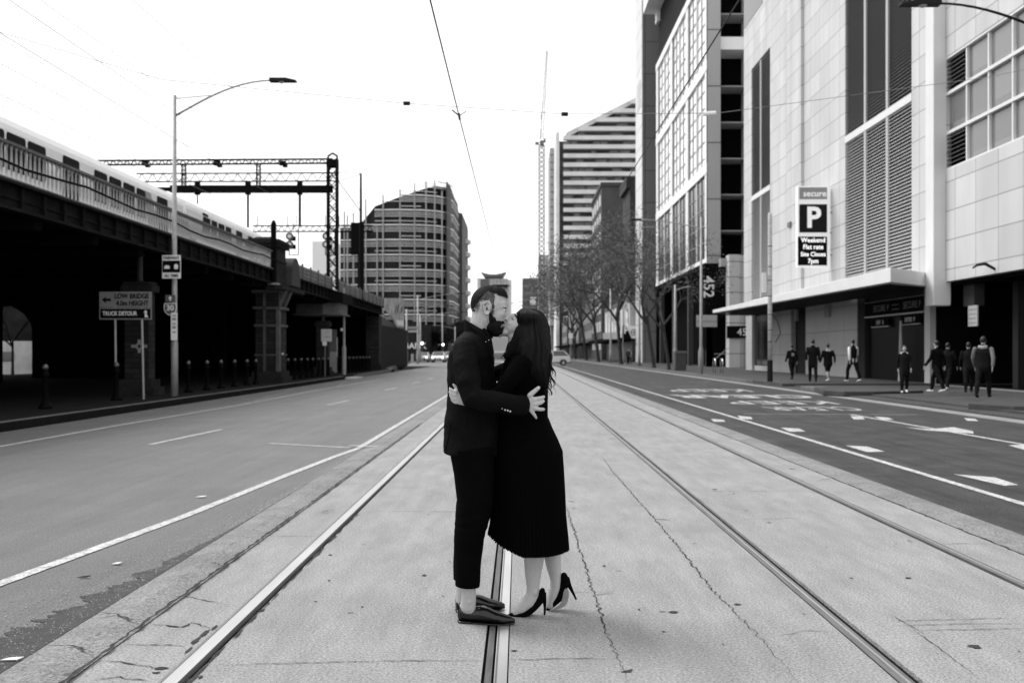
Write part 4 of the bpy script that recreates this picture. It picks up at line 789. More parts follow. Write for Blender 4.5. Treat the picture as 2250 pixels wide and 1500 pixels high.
# ================= FAR RIGHT ROW =================
tower = thing('apartment_tower', 'apartment tower with white balcony bands and a sloping stepped top', 'building', (14, 330, 0))
Yt = 330; ty = lambda py: PZ(py, Yt)
def topline(px): return 292 if px < 1245 else max(212, 292-(px-1245)*.52)
m = MB(); xl = PX(1229, Yt); pts = [(PX(px, Yt), Yt+2, ty(topline(px)+16)) for px in (1229, 1245, 1270, 1300, 1340, 1399, 1440)]
m.prism([(xl, Yt+2, 0)]+pts+[(PX(1440, Yt), Yt+2, 0)], (0, 30, 0)); m.build('body', M('tower_dark', .05, .6, .3, ns=.15, na=.8), tower)
m = MB(); gl_ = MB(); i = 0; py = 219.0
while py < 720:
    a = 1238
    if py < 292: a = 1245+(292-py)/.52
    m.box(PX(a, Yt), PX(1440, Yt), Yt-.2, Yt+1.8, ty(py+9), ty(py))
    rnd = random.Random(i); x_ = a
    while x_ < 1420:
        w_ = rnd.uniform(10, 30)
        if rnd.random() < .55: gl_.box(PX(x_, Yt), PX(x_+w_, Yt), Yt+1.85, Yt+1.95, ty(py+18), ty(py+10))
        x_ += w_+rnd.uniform(1, 6)
    py += 19.8; i += 1
build_each(m, 'balcony_band', M('tower_white', .66, .6, .3, ns=.2, na=.12), tower); gl_.mark = gl_.mark[:100]; gl_.v = gl_.v[:800]; gl_.f = gl_.f[:600]; build_each(gl_, 'window', M('tower_glass', .13, .2, .6, ns=.3, na=.5), tower)
m = MB(); m.prism([(PX(a, Yt), Yt+1, ty(b)) for a, b in [(1245, 290), (1399, 212), (1440, 195), (1440, 205), (1399, 222), (1250, 298)]], (0, 8, 0)); m.build('sloping_roof', M('tower_roof', .5, .6, .3), tower)
m = MB(); m.box(PX(1222, Yt), PX(1229, Yt), Yt, Yt+25, 0, ty(291)); m.build('side_fin', M('tower_white', .7), tower)
m = MB()
for k in range(24): m.box(PX(1208, 352), PX(1222, 352), 350, 372, ty(718-k*17.3)+1, ty(709-k*17.3)+2.0)
build_each(m, 'side_balcony', M('tower_grey', .35, .6, .3), tower)
MB().box(PX(1210, 355), PX(1224, 355), 354, 372, 0, ty(322)).build('side_body', M('tower_dark2', .16, .6, .3), tower)
bb = thing('brick_block', 'dark brick block with a windowed street side behind the bare trees', 'building', (15, 190, 0))
m = MB(); m.box(15, 34, 180, 204, 0, 31.5); m.build('brick_wall', M('brick_dark', .085, .85, .1, ns=.25, na=.25, fs=3, fa=.1), bb)
m = MB()
for k in range(9):
    for y_ in (182, 187.5, 193, 198.5): m.box(14.93, 15, y_, y_+3.2, 2+k*3.3, 3.9+k*3.3)
build_each(m, 'street_window', M('brick_window', .5, .4, .4, ns=1, na=.4), bb)
MB().box(14.8, 34.2, 179.8, 204.2, 31.5, 32.2).build('roof', M('roof_dark', .06), bb)
cn = MB(); cn.box(PX(1376, 150), 22, 150, 160, PZ(413, 150), PZ(388, 150)); cn.box(PX(1384, 150), 22, 150, 160, 8, PZ(413, 150)); cb = thing('corniced_building', 'dark narrow building with a heavy projecting cornice', 'building', (17, 155, 0)); cn.build('body', M('cornice_dark', .05, .8, .2, ns=.5, na=.4), cb)
sh_ = thing('shop_building', 'white two storey shop building with dark arched windows and black awning', 'building', (15.5, 150, 0))
m = MB(); m.box(15.4, 30, 138, 178, 3.4, 8.6); m.build('wall', M('shop_white', .5, .7, .2, ns=.8, na=.15), sh_)
m = MB()
for k in range(7): y_ = 140+k*5.4; m.prism([(15.33, y_, 4.8), (15.33, y_+2.8, 4.8)]+[(15.33, y_+1.4+1.4*math.cos(math.pi*j_/8), 6.6+1.2*math.sin(math.pi*j_/8)) for j_ in range(9)], (.07, 0, 0))
build_each(m, 'arched_window', glassdark, sh_); m = MB(); m.box(12.3, 15.5, 138, 178, 3.0, 3.5); m.build('awning', black, sh_)
m = MB(); m.box(15.7, 30, 138, 178, 0, 3.2); m.build('shopfront', M('shopfront', .06, .4, .4, ns=.6, na=.9), sh_)
m = MB(); m.box(15.3, 30, 138, 178, 8.6, 9.2); m.build('parapet', M('shop_dark', .1), sh_)
m = MB(); m.box(PX(1372, 137), PX(1399, 137), 136.9, 137.3, PZ(743, 137), PZ(716, 137)); bo = m.build('end_board', white, sh_)
q = MB(); xc, zc = PX(1392, 137), PZ(730, 137)
for k in range(20):
    a0, a1 = 2*math.pi*k/20, 2*math.pi*(k+1)/20; q.quad((xc+.42*math.cos(a0), 136.88, zc+.42*math.sin(a0)), (xc+.42*math.cos(a1), 136.88, zc+.42*math.sin(a1)), (xc+.33*math.cos(a1), 136.88, zc+.33*math.sin(a1)), (xc+.33*math.cos(a0), 136.88, zc+.33*math.sin(a0)))
q.bar((xc-.28, 136.87, zc), (xc+.2, 136.87, zc), .02, .08); q.bar((xc+.22, 136.87, zc), (xc+.02, 136.87, zc+.2), .02, .08); q.bar((xc+.22, 136.87, zc), (xc+.02, 136.87, zc-.2), .02, .08); q.build('arrow_roundel', black, bo)
tp = MB(); tp.prism([(PX(1366, 136.6), 136.6, PZ(745, 136.6)), (PX(1388, 136.6), 136.6, PZ(745, 136.6)), (PX(1376, 136.6), 136.6, PZ(716, 136.6)), (PX(1368, 136.6), 136.6, PZ(716, 136.6))], (0, .1, 0)); tp.build('dark_panel', black, bo)
text('P', 1.3, (PX(1376, 136.5), 136.55, PZ(726, 136.5)), (1, 0, 0), (0, 0, 1), white, bo, 'letter', bold=.03)
for i, (y0, y1, xx, ht, v) in enumerate([(206, 240, 15.2, 14, .12), (242, 290, 14.6, 17, .22), (292, 326, 14.2, 12, .09), (365, 440, 13.5, 26, .12), (442, 560, 12.5, 34, .08)]):
    b = thing('terrace_building', ['dark mid rise beyond the brick block', 'paler mid rise shopfront between the trees', 'low dark building at the foot of the apartment tower', 'dark mid rise past the apartment tower', 'farthest dark block on the right side of the street'][i], 'building', (xx, y0, 0), 'buildings behind the street trees')
    m = MB(); m.box(xx, xx+20, y0, y1, 0, ht); m.build('wall', M('terrace%d' % i, v, .8, .2, ns=.3, na=.3), b)
    m = MB(); fz = 4.5
    while fz < ht-2:
        yy = y0+2
        while yy < y1-3: m.box(xx-.05, xx, yy, yy+2, fz, fz+1.7); yy += 4
        xx2 = xx+1.5
        while xx2 < xx+16: m.box(xx2, xx2+1.4, y0-.05, y0, fz, fz+1.7); xx2 += 3.5
        fz += 3.4
    build_each(m, 'window', M('terrace_window', .2, .3, .5, ns=.5, na=.9), b)
    m = MB(); m.box(xx-2.5, xx, y0, y1, 3.1, 3.5); m.build('awning', black, b)
hb_ = thing('street_end_building', 'dark block closing the street behind the woman, with one white sign', 'building', (8, 600, 0))
m = MB(); m.box(PX(1148, 600), 30, 600, 640, 0, PZ(611, 600)); m.build('wall', M('end_dark', .10, .8, .2, ns=.05, na=.2, fs=.4, fa=.15), hb_)
MB().box(PX(1165, 598), PX(1178, 598), 597, 598, PZ(670, 598), PZ(653, 598)).build('white_sign', white, hb_)
m = MB()
for k in range(10): m.box(PX(1150, 599), 29, 599.7, 600, 3+k*4.2, 4.6+k*4.2)
build_each(m, 'window_row', M('end_glass', .14, .4, .4, ns=.3, na=.5), hb_)
# far pagoda-like tower
ft = thing('distant_tower', 'distant glass tower topped by a dish shaped roof above the man', 'building', (0, 1000, 0)); Yf = 1000
m = MB(); m.box(PX(1055, Yf), PX(1116, Yf), Yf, Yf+20, 0, PZ(612, Yf)); m.build('body', panel('far_glass', .30, 3.4, 3.4, (0, 2), .9, .42, rough=.4, spec=.4, var=.2), ft)
m = MB(); m.box(PX(1056, Yf), PX(1075, Yf), Yf-1, Yf, PZ(630, Yf), PZ(613, Yf)); m.build('dark_corner', M('far_dark', .12), ft)
m = MB(); m.box(PX(1048, Yf), PX(1055, Yf), Yf+4, Yf+20, 0, PZ(610, Yf)); m.box(PX(1116, Yf), PX(1124, Yf), Yf+4, Yf+20, 0, PZ(614, Yf)); m.build('wing', panel('far_pale', .7, 3.4, 3.4, (0, 2), .5, .5), ft)
n = 12; m = MB(); top = [(PX(1056+56*k/n, Yf), Yf-2, PZ(597+6*(1-(2*k/n-1)**2), Yf)) for k in range(n+1)]
m.prism(top+[(PX(1105, Yf), Yf-2, PZ(608.5, Yf)), (PX(1064, Yf), Yf-2, PZ(608.5, Yf))], (0, 24, 0)); m.build('dish_roof', M('far_roof', .12, .6, .3), ft)
m = MB()
for px in range(1065, 1106, 4): m.box(PX(px, Yf), PX(px+1, Yf), Yf, Yf+18, PZ(612, Yf), PZ(608, Yf))
m.build('roof_post', M('far_post', .4), ft)
m = MB(); m.prism([(PX(a, 998), 996, PZ(b, 998)) for a, b in [(1072, 628), (1085, 626), (1112, 625.5), (1122, 627), (1112, 630), (1085, 630)]], (0, 3, 0)); m.bar((PX(1088, 998), 997, PZ(630, 998)), (PX(1104, 998), 997, PZ(637, 998)), .6); m.bar((PX(1104, 998), 997, PZ(637, 998)), (PX(1118, 998), 997, PZ(629, 998)), .6); m.build('sky_canopy', black, ft)
# low blocks, distance haze put into their pale colour
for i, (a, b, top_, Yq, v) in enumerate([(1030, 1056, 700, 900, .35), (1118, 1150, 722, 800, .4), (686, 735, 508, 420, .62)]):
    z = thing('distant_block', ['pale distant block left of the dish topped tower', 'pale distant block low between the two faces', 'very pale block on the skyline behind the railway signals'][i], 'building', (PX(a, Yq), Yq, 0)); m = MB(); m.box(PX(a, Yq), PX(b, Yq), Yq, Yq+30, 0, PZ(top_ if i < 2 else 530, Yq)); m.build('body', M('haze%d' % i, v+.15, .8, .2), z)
# crane
ck = thing('tower_crane', 'pale lattice tower crane with a raised jib against the sky', 'crane', (PX(1190, 480), 480, 0)); Yc = 480; cm = M('crane_pale', .12, .6, .3); cmd = M('crane_dark', .15, .6, .3)
m = MB(); mast(m, PX(1190, Yc), Yc, 20, PZ(320, Yc), 2.6, 36, .2); m.build('mast', cm, ck)
m = MB(); a = Vector((PX(1190, Yc), Yc, PZ(306, Yc))); b = Vector((PX(1202, Yc), Yc, PZ(112, Yc)))
for dx in (-.7, .7): m.bar(a+Vector((dx, 0, 0)), b+Vector((dx*.3, 0, 0)), .3)
for k in range(24):
    p = a+(b-a)*k/24; q = a+(b-a)*(k+1)/24; s_ = .7 if k % 2 else -.7; m.bar(p+Vector((s_, 0, 0)), q-Vector((s_, 0, 0)), .1)
m.build('jib', cm, ck)
m = MB(); m.bar(a+Vector((-2, 0, 0)), (PX(1180, Yc), Yc, PZ(282, Yc)), .25); m.bar((PX(1180, Yc), Yc, PZ(282, Yc)), (PX(1202, Yc), Yc, PZ(200, Yc)), .1); m.bar((PX(1189, Yc), Yc, PZ(250, Yc)), (PX(1189, Yc), Yc, PZ(306, Yc)), .25); m.build('tie', cm, ck)
m = MB(); m.box(PX(1186, Yc), PX(1195, Yc), Yc-1.5, Yc+1.5, PZ(320, Yc), PZ(310, Yc)); m.box(PX(1176, Yc), PX(1184, Yc), Yc-1, Yc+1, PZ(318, Yc), PZ(313, Yc)); m.box(PX(1195, Yc), PX(1199, Yc), Yc-1, Yc+1, PZ(313, Yc), PZ(305, Yc)); m.build('cab', cmd, ck)
uc = thing('scaffolded_building', 'pale unfinished building under the crane behind the trees', 'building', (20, 500, 0)); m = MB(); m.box(PX(1184, 500), PX(1212, 500), 500, 520, 0, PZ(560, 500)); m.build('body', panel('ucpale', .6, 3, 3, (0, 2), 1, .3), uc)
# ================= LOUVRED OFFICE ON THE LEFT =================
lo = thing('louvred_office', 'curved office block wrapped in horizontal louvre bands and thin vertical fins', 'building', (-30, 230, 0))
lg_ = M('lo_glass', .012, .3, .15, ns=.2, na=.9); lb = M('lo_louvre', .72, .5, .3, ns=.3, na=.15); lf = M('lo_fin', .34, .5, .3)
path = [(-41.2, 229.7), (-37, 229.2), (-33, 228.6), (-27, 228.2), (-22.5, 228.8), (-19.2, 230.6), (-17.2, 233.5), (-16.3, 238), (-16.0, 256)]
def ztop(x):
    px = VX+x*F/229
    if x < -34.5: return PZ(500, 230)
    return PZ(456-(px-822)*.36, 230) if px < 960 else PZ(406, 230)
m = MB(); n = len(path); vs = []
for x, y in path: vs += [(x, y, 0), (x, y, ztop(x) if x > -34 else ztop(x))]
back = [(-16.0, 300), (-41.2, 300)]
m.add([(x, y, 0) for x, y in path+back]+[(x, y, ztop(x)) for x, y in path]+[(-16, 300, PZ(450, 230)), (-41.2, 300, PZ(500, 230))], [(i, (i+1) % (n+2), (i+1) % (n+2)+n+2, i+n+2) for i in range(n+2)]+[tuple(range(n+2, 2*n+4))])
m.build('glass_body', lg_, lo)
def band(mb, z0, z1, out, i0=0, i1=None, cutoff=True):
    pp_ = path[i0:i1]; o = []
    for i, (x, y) in enumerate(pp_):
        a = Vector(pp_[max(i-1, 0)]); b = Vector(pp_[min(i+1, len(pp_)-1)]); d = (b-a).normalized(); nn = Vector((d.y, -d.x)); o.append((x+nn.x*out, y+nn.y*out))
    for (a, b) in zip(o[:-1], o[1:]):
        if cutoff and z1 > min(ztop(a[0]), ztop(b[0]))+1.5: continue
        mb.add([(a[0], a[1], z0), (b[0], b[1], z0), (b[0], b[1], z1), (a[0], a[1], z1), (a[0]*1.0, a[1]+.3, z0), (b[0], b[1]+.3, z0), (b[0], b[1]+.3, z1), (a[0], a[1]+.3, z1)], [(0, 1, 2, 3), (0, 4, 5, 1), (3, 2, 6, 7)])
m = MB(); fl = 3.42; z = 3.2; k = 0
while z < 42:
    for j, h_ in enumerate((.32, .13, .13, .13)): band(m, z-j*.42-(.0 if j == 0 else .1), z-j*.42+h_-(.0 if j == 0 else .1), .55+.1*(j == 0))
    if k % 2 == 0: band(m, z+1.0, z+1.14, .5, 2, 6)
    else: band(m, z+.95, z+1.1, .5, 3, 5)
    z += fl; k += 1
m.build('louvre_band', lb, lo)
m = MB()
for px, top in [(805, 440), (843, 430), (880, 418), (912, 405), (937, 400), (955, 396), (971, 420), (756, 465), (778, 470), (765, 475), (830, 500)]:
    x = PX(px, 228.5); y = 227.6 if x > -40 else 229
    if x > -21: y = 228.7
    m.box(x-.14, x+.14, y-.25, y+.2, 0, PZ(top, 229))
build_each(m, 'vertical_fin', lf, lo)
m = MB(); yy = 234
m.prism([(-16.9, 231.5, PZ(398, 231)), (-16.3, 234, PZ(410, 234)), (-16.0, 243, PZ(430, 240)), (-15.9, 256, PZ(450, 256)), (-15.9, 256, 0), (-16.0, 243, 0), (-16.3, 234, 0), (-16.9, 231.5, 0)], (.25, 0, 0)); m.build('side_screen', panel('side_screen', .07, .9, 3.4, (1, 2), .25, .16, rough=.7, spec=.2), lo)
lo2 = thing('ribbed_block', 'grey vertically ribbed block with rounded street balconies behind the louvred office', 'building', (-16, 262, 0))
m = MB(); m.box(-18.5, PX(1015, 262), 262, 292, 0, PZ(468, 262)); m.build('body', panel('ribbed', .10, .8, 60, (0, 2), .2, .05, rough=.7, spec=.2, bump=.4), lo2)
m = MB(); xx = PX(1015, 262); m.box(xx, xx+.1, 262, 292, 0, PZ(475, 262)); 
m.build('side_skin', M('ribbed_side', .12, .7, .2), lo2); m = MB()
for k in range(9): m.lathe((xx+.2, 280, 3+k*3.6), [(.9, 0), (1.3, .2), (1.3, 1.2), (.9, 1.4)], 12)
build_each(m, 'balcony', M('ribbed_balc', .5, .6, .3), lo2)
m = MB()
for x in (-17.5, -16.6): m.box(x, x+.15, 261.6, 262, 0, PZ(462, 262))
build_each(m, 'fin', lf, lo2)
# low dark row below the louvred office
lr = thing('low_dark_row', 'row of low dark shopfronts at the foot of the louvred office', 'building', (-24, 150, 0)); m = MB(); m.box(-60, -17.5, 145, 160, 0, 5.6); m.box(-40, -18.5, 165, 226, 0, 7); m.build('body', M('lowrow', .02, .8, .2, ns=.5, na=.8), lr)
text('BANK', 1.2, (PX(912, 144.5), 144.9, PZ(760, 144)), (1, 0, 0), (0, 0, 1), white, lr, 'lettering', bold=.02)
# ================= TREES =================
bark = M('bark', .05, .9, .1, ns=8, na=.3); leafm = M('dry_leaf', .11, .8, .2, ns=3, na=.4); twigm = M('twig', .075, .9, .1); evg = M('evergreen_leaf', .028, .7, .2, ns=2, na=.6)
def tree(name, label, x, y, z0, ht, lean=(0, 0), spread=.33, seed=1, leaves=500, depth=5, group='bare street trees on the right footpath', clear=.32, lf=.13, lm=None, kids=3):
    rnd = random.Random(seed); t = thing(name, label, 'tree', (x, y, z0), group); tk = MB(); tips = []; tw = MB()
    def grow(p, d, L, r, dep):
        n = 3; pts = [p]; rs = [r]
        for k in range(n):
            d = (d+Vector((rnd.uniform(-.16, .16), rnd.uniform(-.16, .16), rnd.uniform(-.02, .1)))).normalized(); p = p+d*L/n; pts.append(p); rs.append(r*(1-.4*(k+1)/n))
        (tk if dep > 2 else tw).tube(pts, rs, 6 if dep > 3 else (4 if dep > 1 else 3), cap=False)
        if dep == 0: tips.append(p); return
        if dep <= 2: tips.append(p)
        for k in range(kids if dep > 1 else 4):
            a = rnd.uniform(0, 6.28); s_ = spread*(1.3 if dep < depth else .9)*rnd.uniform(.7, 1.5)
            u = d.cross(Vector((math.cos(a), math.sin(a), .3))).normalized()
            grow(pts[-1] if k < 2 else pts[-2], (d+u*s_*1.6).normalized(), L*rnd.uniform(.58, .82), rs[-1]*.72, dep-1)
    base = Vector((x, y, z0)); d0 = Vector((lean[0], lean[1], 1)).normalized()
    tk.tube([base, base+Vector((0, 0, .25)), base+d0*ht*clear*.5, base+d0*ht*clear], [ht*.016, ht*.0125, ht*.011, ht*.0095], 8, cap=False)
    for k in range(4):
        a = k*1.57+rnd.uniform(-.4, .4); grow(base+d0*ht*clear*(1 if k < 2 else .85), (d0+Vector((math.cos(a), math.sin(a), 0))*spread*2.0).normalized(), ht*.24, ht*.0085, depth)
    tk.build('trunk', bark, t)
    for k in range(leaves):
        p = rnd.choice(tips)+Vector((rnd.gauss(0, .3), rnd.gauss(0, .3), rnd.gauss(0, .3)))*ht/12; s_ = lf*rnd.uniform(.5, 1.2); a = Vector((rnd.uniform(-1, 1), rnd.uniform(-1, 1), rnd.uniform(-1, 1))).normalized(); b = a.cross(Vector((rnd.uniform(-1, 1), .3, rnd.uniform(-1, 1)))).normalized()
        tw.add([p-a*s_, p+b*s_*.5, p+a*s_, p-b*s_*.5], [(0, 1, 2, 3)])
    tw.build('crown', lm or leafm, t); return t
tree('street_tree', 'bare leaning street tree left of the office columns', 11.4, 84, .15, 13.5, (-.14, 0), .40, 11, 2200, 5, lf=.1)
tree('street_tree', 'bare street tree with a light trunk beside the litter bin', 11.3, 75, .15, 10.5, (-.12, .02), .40, 23, 1400, 5, lf=.09)
tree('street_tree', 'leafy winter tree in front of the white arrow board', 11.4, 111, .15, 17.5, (-.08, 0), .42, 31, 5000, 5, lf=.15)
tree('street_tree', 'broad winter tree in front of the brick block', 11.2, 140, .15, 19.5, (-.12, 0), .42, 47, 5500, 5, lf=.18)
tree('street_tree', 'winter tree with leaning pale trunk above the white car', 11.4, 168, .15, 20.5, (-.12, 0), .44, 53, 5500, 5, lf=.2)
tree('street_tree', 'twiggy winter tree rising behind the woman\'s hair', 11.4, 200, .15, 20, (-.12, 0), .44, 61, 4500, 5, lf=.22)
tree('street_tree', 'far winter tree at the foot of the apartment tower', 13.6, 240, .15, 19, (0, 0), .42, 71, 4000, 5, lf=.25)
for i, (x, y, h_) in enumerate([(-15.5, 215, 9.5), (-20, 212, 8), (-13, 240, 11)]):
    tree('evergreen_tree', ['dense dark evergreen at the corner of the louvred office', 'smaller dark evergreen left of the far traffic lights', 'dark evergreen behind the man\'s shoulder'][i], x, y, 0, h_, (0, 0), .42, 80+i, 5000, 4, 'evergreens by the louvred office', .25, .32, evg)
tree('park_tree', 'sunlit tree seen through the arch under the viaduct', -30.0, 59.0, .1, 6.6, (0, 0), .45, 91, 7000, 4, None, .3, .17, M('sunlit_leaf', .22, .8, .2, ns=3, na=.5))
# ================= RIGHT STREET FURNITURE =================
street_lamp('street lamp reaching over the road at the top right corner', 11.6, 21.4, .15, 8.66, 2.6, .72, -1, .09, .06, .8, False, mat=lampm)
t = street_lamp('slim lamp pole in front of the 452 sign wall', 10.8, 59, .15, 9.3, 3.6, .5, -1, .09, .055, .6, False, 'lamp poles on the right footpath')
street_lamp('grey lamp pole behind the litter bin', 11.3, 72, .15, 6.2, 1.2, .3, 1, .11, .07, .4, False, 'lamp poles on the right footpath')
street_lamp('lamp pole with a short horizontal arm before the dark grey slab', 11.5, 95, .15, 14.2, 2.6, .1, 1, .12, .07, .1, False, 'lamp poles on the right footpath')
street_lamp('distant lamp pole among the winter trees', 11.8, 128, .15, 9.5, 2.0, .5, -1, .14, .1, .6, False, 'lamp poles on the right footpath')
pl = thing('banded_pole', 'banded pale pole with black foot at the kerb, left of the walkers', 'pole', (11.1, 44, .15)); m = MB(); m.lathe((11.1, 44, 1.1), [(.1, 0), (.095, 3), (.09, 6.4), (.07, 6.5)], 12); m.build('shaft', M('pole_pale', .5, .6, .3, ns=3, na=.25, stretch=(1, 1, 4)), pl, smooth=True)
MB().lathe((11.1, 44, .15), [(.125, 0), (.12, .95)], 12).build('black_foot', lampm, pl)
m = MB()
for z in (1.9, 2.4, 3.1, 3.9, 4.6, 5.2, 6.1): m.lathe((11.1, 44, z), [(.106, 0), (.106, .04)], 12)
m.build('band', M('band_dark', .1), pl); m = MB(); m.box(10.75, 10.93, 43.95, 44.05, 4.1, 4.95); m.build('plate', white, pl); m = MB(); m.tube([(11.15, 44, 3.2), (11.5, 44.2, 2.8), (11.7, 44.5, 2.3), (11.6, 45, 1.9)], .02, 5); m.build('cable', lampm, pl)
Y = 69.5; lb_ = thing('litter_bin', 'dark boxy litter bin beside the bare tree', 'bin', (PX(1496, Y), Y, .15)); m = MB(); x0, x1 = PX(1484, Y), PX(1508, Y); m.box(x0, x1, Y, Y+.8, .2, PZ(776, Y)); m.build('body', M('bin_dark', .06, .6, .3, ns=4, na=.3), lb_, bevel=.03)
MB().box(x0-.04, x1+.04, Y-.04, Y+.84, PZ(776, Y), PZ(771, Y)).build('lid', M('bin_lid', .12, .5, .3), lb_, bevel=.02)
for i, px in enumerate((1572, 1588)):
    Y = 62; x = PX(px, Y); b = thing('bike_hoop', ['left one of two shiny bicycle hoops by the kerb', 'right one of two shiny bicycle hoops by the kerb'][i], 'bike rack', (x, Y, .15), 'bicycle hoops on the right footpath')
    m = MB(); m.tube([(x, Y-.0, .15), (x, Y, .85)]+[(x, Y+.35-.35*math.cos(a), .85+.2*math.sin(a)) for a in [math.pi*k/8 for k in range(1, 8)]]+[(x, Y+.7, .85), (x, Y+.7, .15)], .035, 8); m.build('hoop', M('chrome', .7, .25, .5, .8), b, smooth=True)
def post_sign(label, px, py_top, py_bot, wpx, Y, side_post=0, mat=white, z0=0, cat='road sign'):
    x = PX(px, Y); s = thing('kerb_sign', label, cat, (x, Y, z0)); w_ = wpx*Y/F/2
    MB().box(x-w_, x+w_, Y-.05, Y, PZ(py_bot, Y), PZ(py_top, Y)).build('sign_face', mat, s); MB().lathe((x, Y+.05, z0), [(.05, 0), (.05, PZ(py_top, Y)-z0)], 6).build('post', galv, s); return s
post_sign('narrow white sign on a post right of the mural banner', 848.5, 741, 759, 7, 95, z0=.15); post_sign('second narrow white sign on a post toward the crossing', 869.5, 742, 757, 5, 103, z0=.15)
s = thing('street_name_sign', 'grey direction board on the far lamp post left of the crossing', 'road sign', (PX(908, 118), 118, 3)); MB().box(PX(896, 118), PX(921, 118), 117.9, 118, PZ(723, 118), PZ(717, 118)).build('upper_board', M('board_grey', .25), s); m = MB(); m.box(PX(897, 118), PX(920, 118), 117.9, 118, PZ(730, 118), PZ(725, 118)); m.build('lower_board', M('board_mid', .35), s)
for px, ptop, Yq, lab, ar, side in [(893.5, 675, 118, 'far pale lamp post holding the direction board', 4.5, 1), (918, 645, 130, 'tall far pale lamp post left of the traffic light', 5, 1), (923.5, 687, 150, 'farther pale lamp post close behind the tall one', 6, 1), (972, 684, 175, 'far lamp post over the right hand traffic light', 5, -1), (1000, 715, 210, 'farthest lamp post beside the man\'s collar', 5, -1)]:
    street_lamp(lab, PX(px, Yq), Yq, 0, PZ(ptop, Yq)-.2, ar, .8, side, .13, .1, 1.2, False, 'far lamp posts by the crossing')
def traffic(px, py, Yq, lab):
    x = PX(px, Yq); s = thing('traffic_light', lab, 'traffic light', (x, Yq, 0), 'far traffic lights'); z = PZ(py, Yq); m = MB(); m.box(x-.22, x+.22, Yq, Yq+.3, z-1.1, z+.35); m.build('housing', lampm, s, bevel=.03)
    m = MB(); m.tube([(x, Yq-.02, z), (x, Yq+.01, z)], .2, 12); m.build('lit_lens', M('signal_lit', .9, .4, .3, emit=2.2), s); m = MB(); m.tube([(x, Yq-.01, z-.45), (x, Yq+.01, z-.45)], .14, 12); m.tube([(x, Yq-.01, z-.85), (x, Yq+.01, z-.85)], .14, 12); m.build('unlit_lens', M('signal_off', .05, .3, .5), s)
    MB().lathe((x, Yq+.2, 0), [(.08, 0), (.07, z-1)], 6).build('post', galv, s)
traffic(927.5, 754, 140, 'far traffic light left of the two waiting cars'); traffic(973.5, 757, 160, 'far traffic light just left of the man\'s jacket')
post_sign('white plate on the far lamp post next to the left traffic light', 920, 747, 756, 7, 138); post_sign('pale square sign above the far left traffic light', 921, 734, 745, 9, 137, mat=M('board_mid', .35)); post_sign('pale barrier post at the kerb beside the black dressed walkers', 906, 777, 795, 6, 150, mat=M('barrier', .6), cat='barrier')
ps2 = post_sign('white P parking sign hanging among the winter trees', 1369, 645, 680, 17, 122, z0=.15); text('P', 1.15, (PX(1369, 122), 121.93, PZ(656, 122)), (1, 0, 0), (0, 0, 1), black, ps2, 'letter', bold=.02)
s = post_sign('round white clearway sign on the far right footpath', 1254, 732, 743, 10, 150, z0=.15)
for i, (px, py, w_, h_, Yq) in enumerate([(1333, 738, 16, 14, 134), (1351, 738, 14, 14, 134)]):
    z = thing('shop_sign', ['pale hanging shop board left of the P sign trunk', 'second pale hanging shop board next to the arrow board'][i], 'shop sign', (PX(px, Yq), Yq, 3)); MB().box(PX(px-w_/2, Yq), PX(px+w_/2, Yq), Yq, Yq+.2, PZ(py+h_/2, Yq), PZ(py-h_/2, Yq)).build('board', M('shopboard', .62, .6, .3, ns=1, na=.2), z)
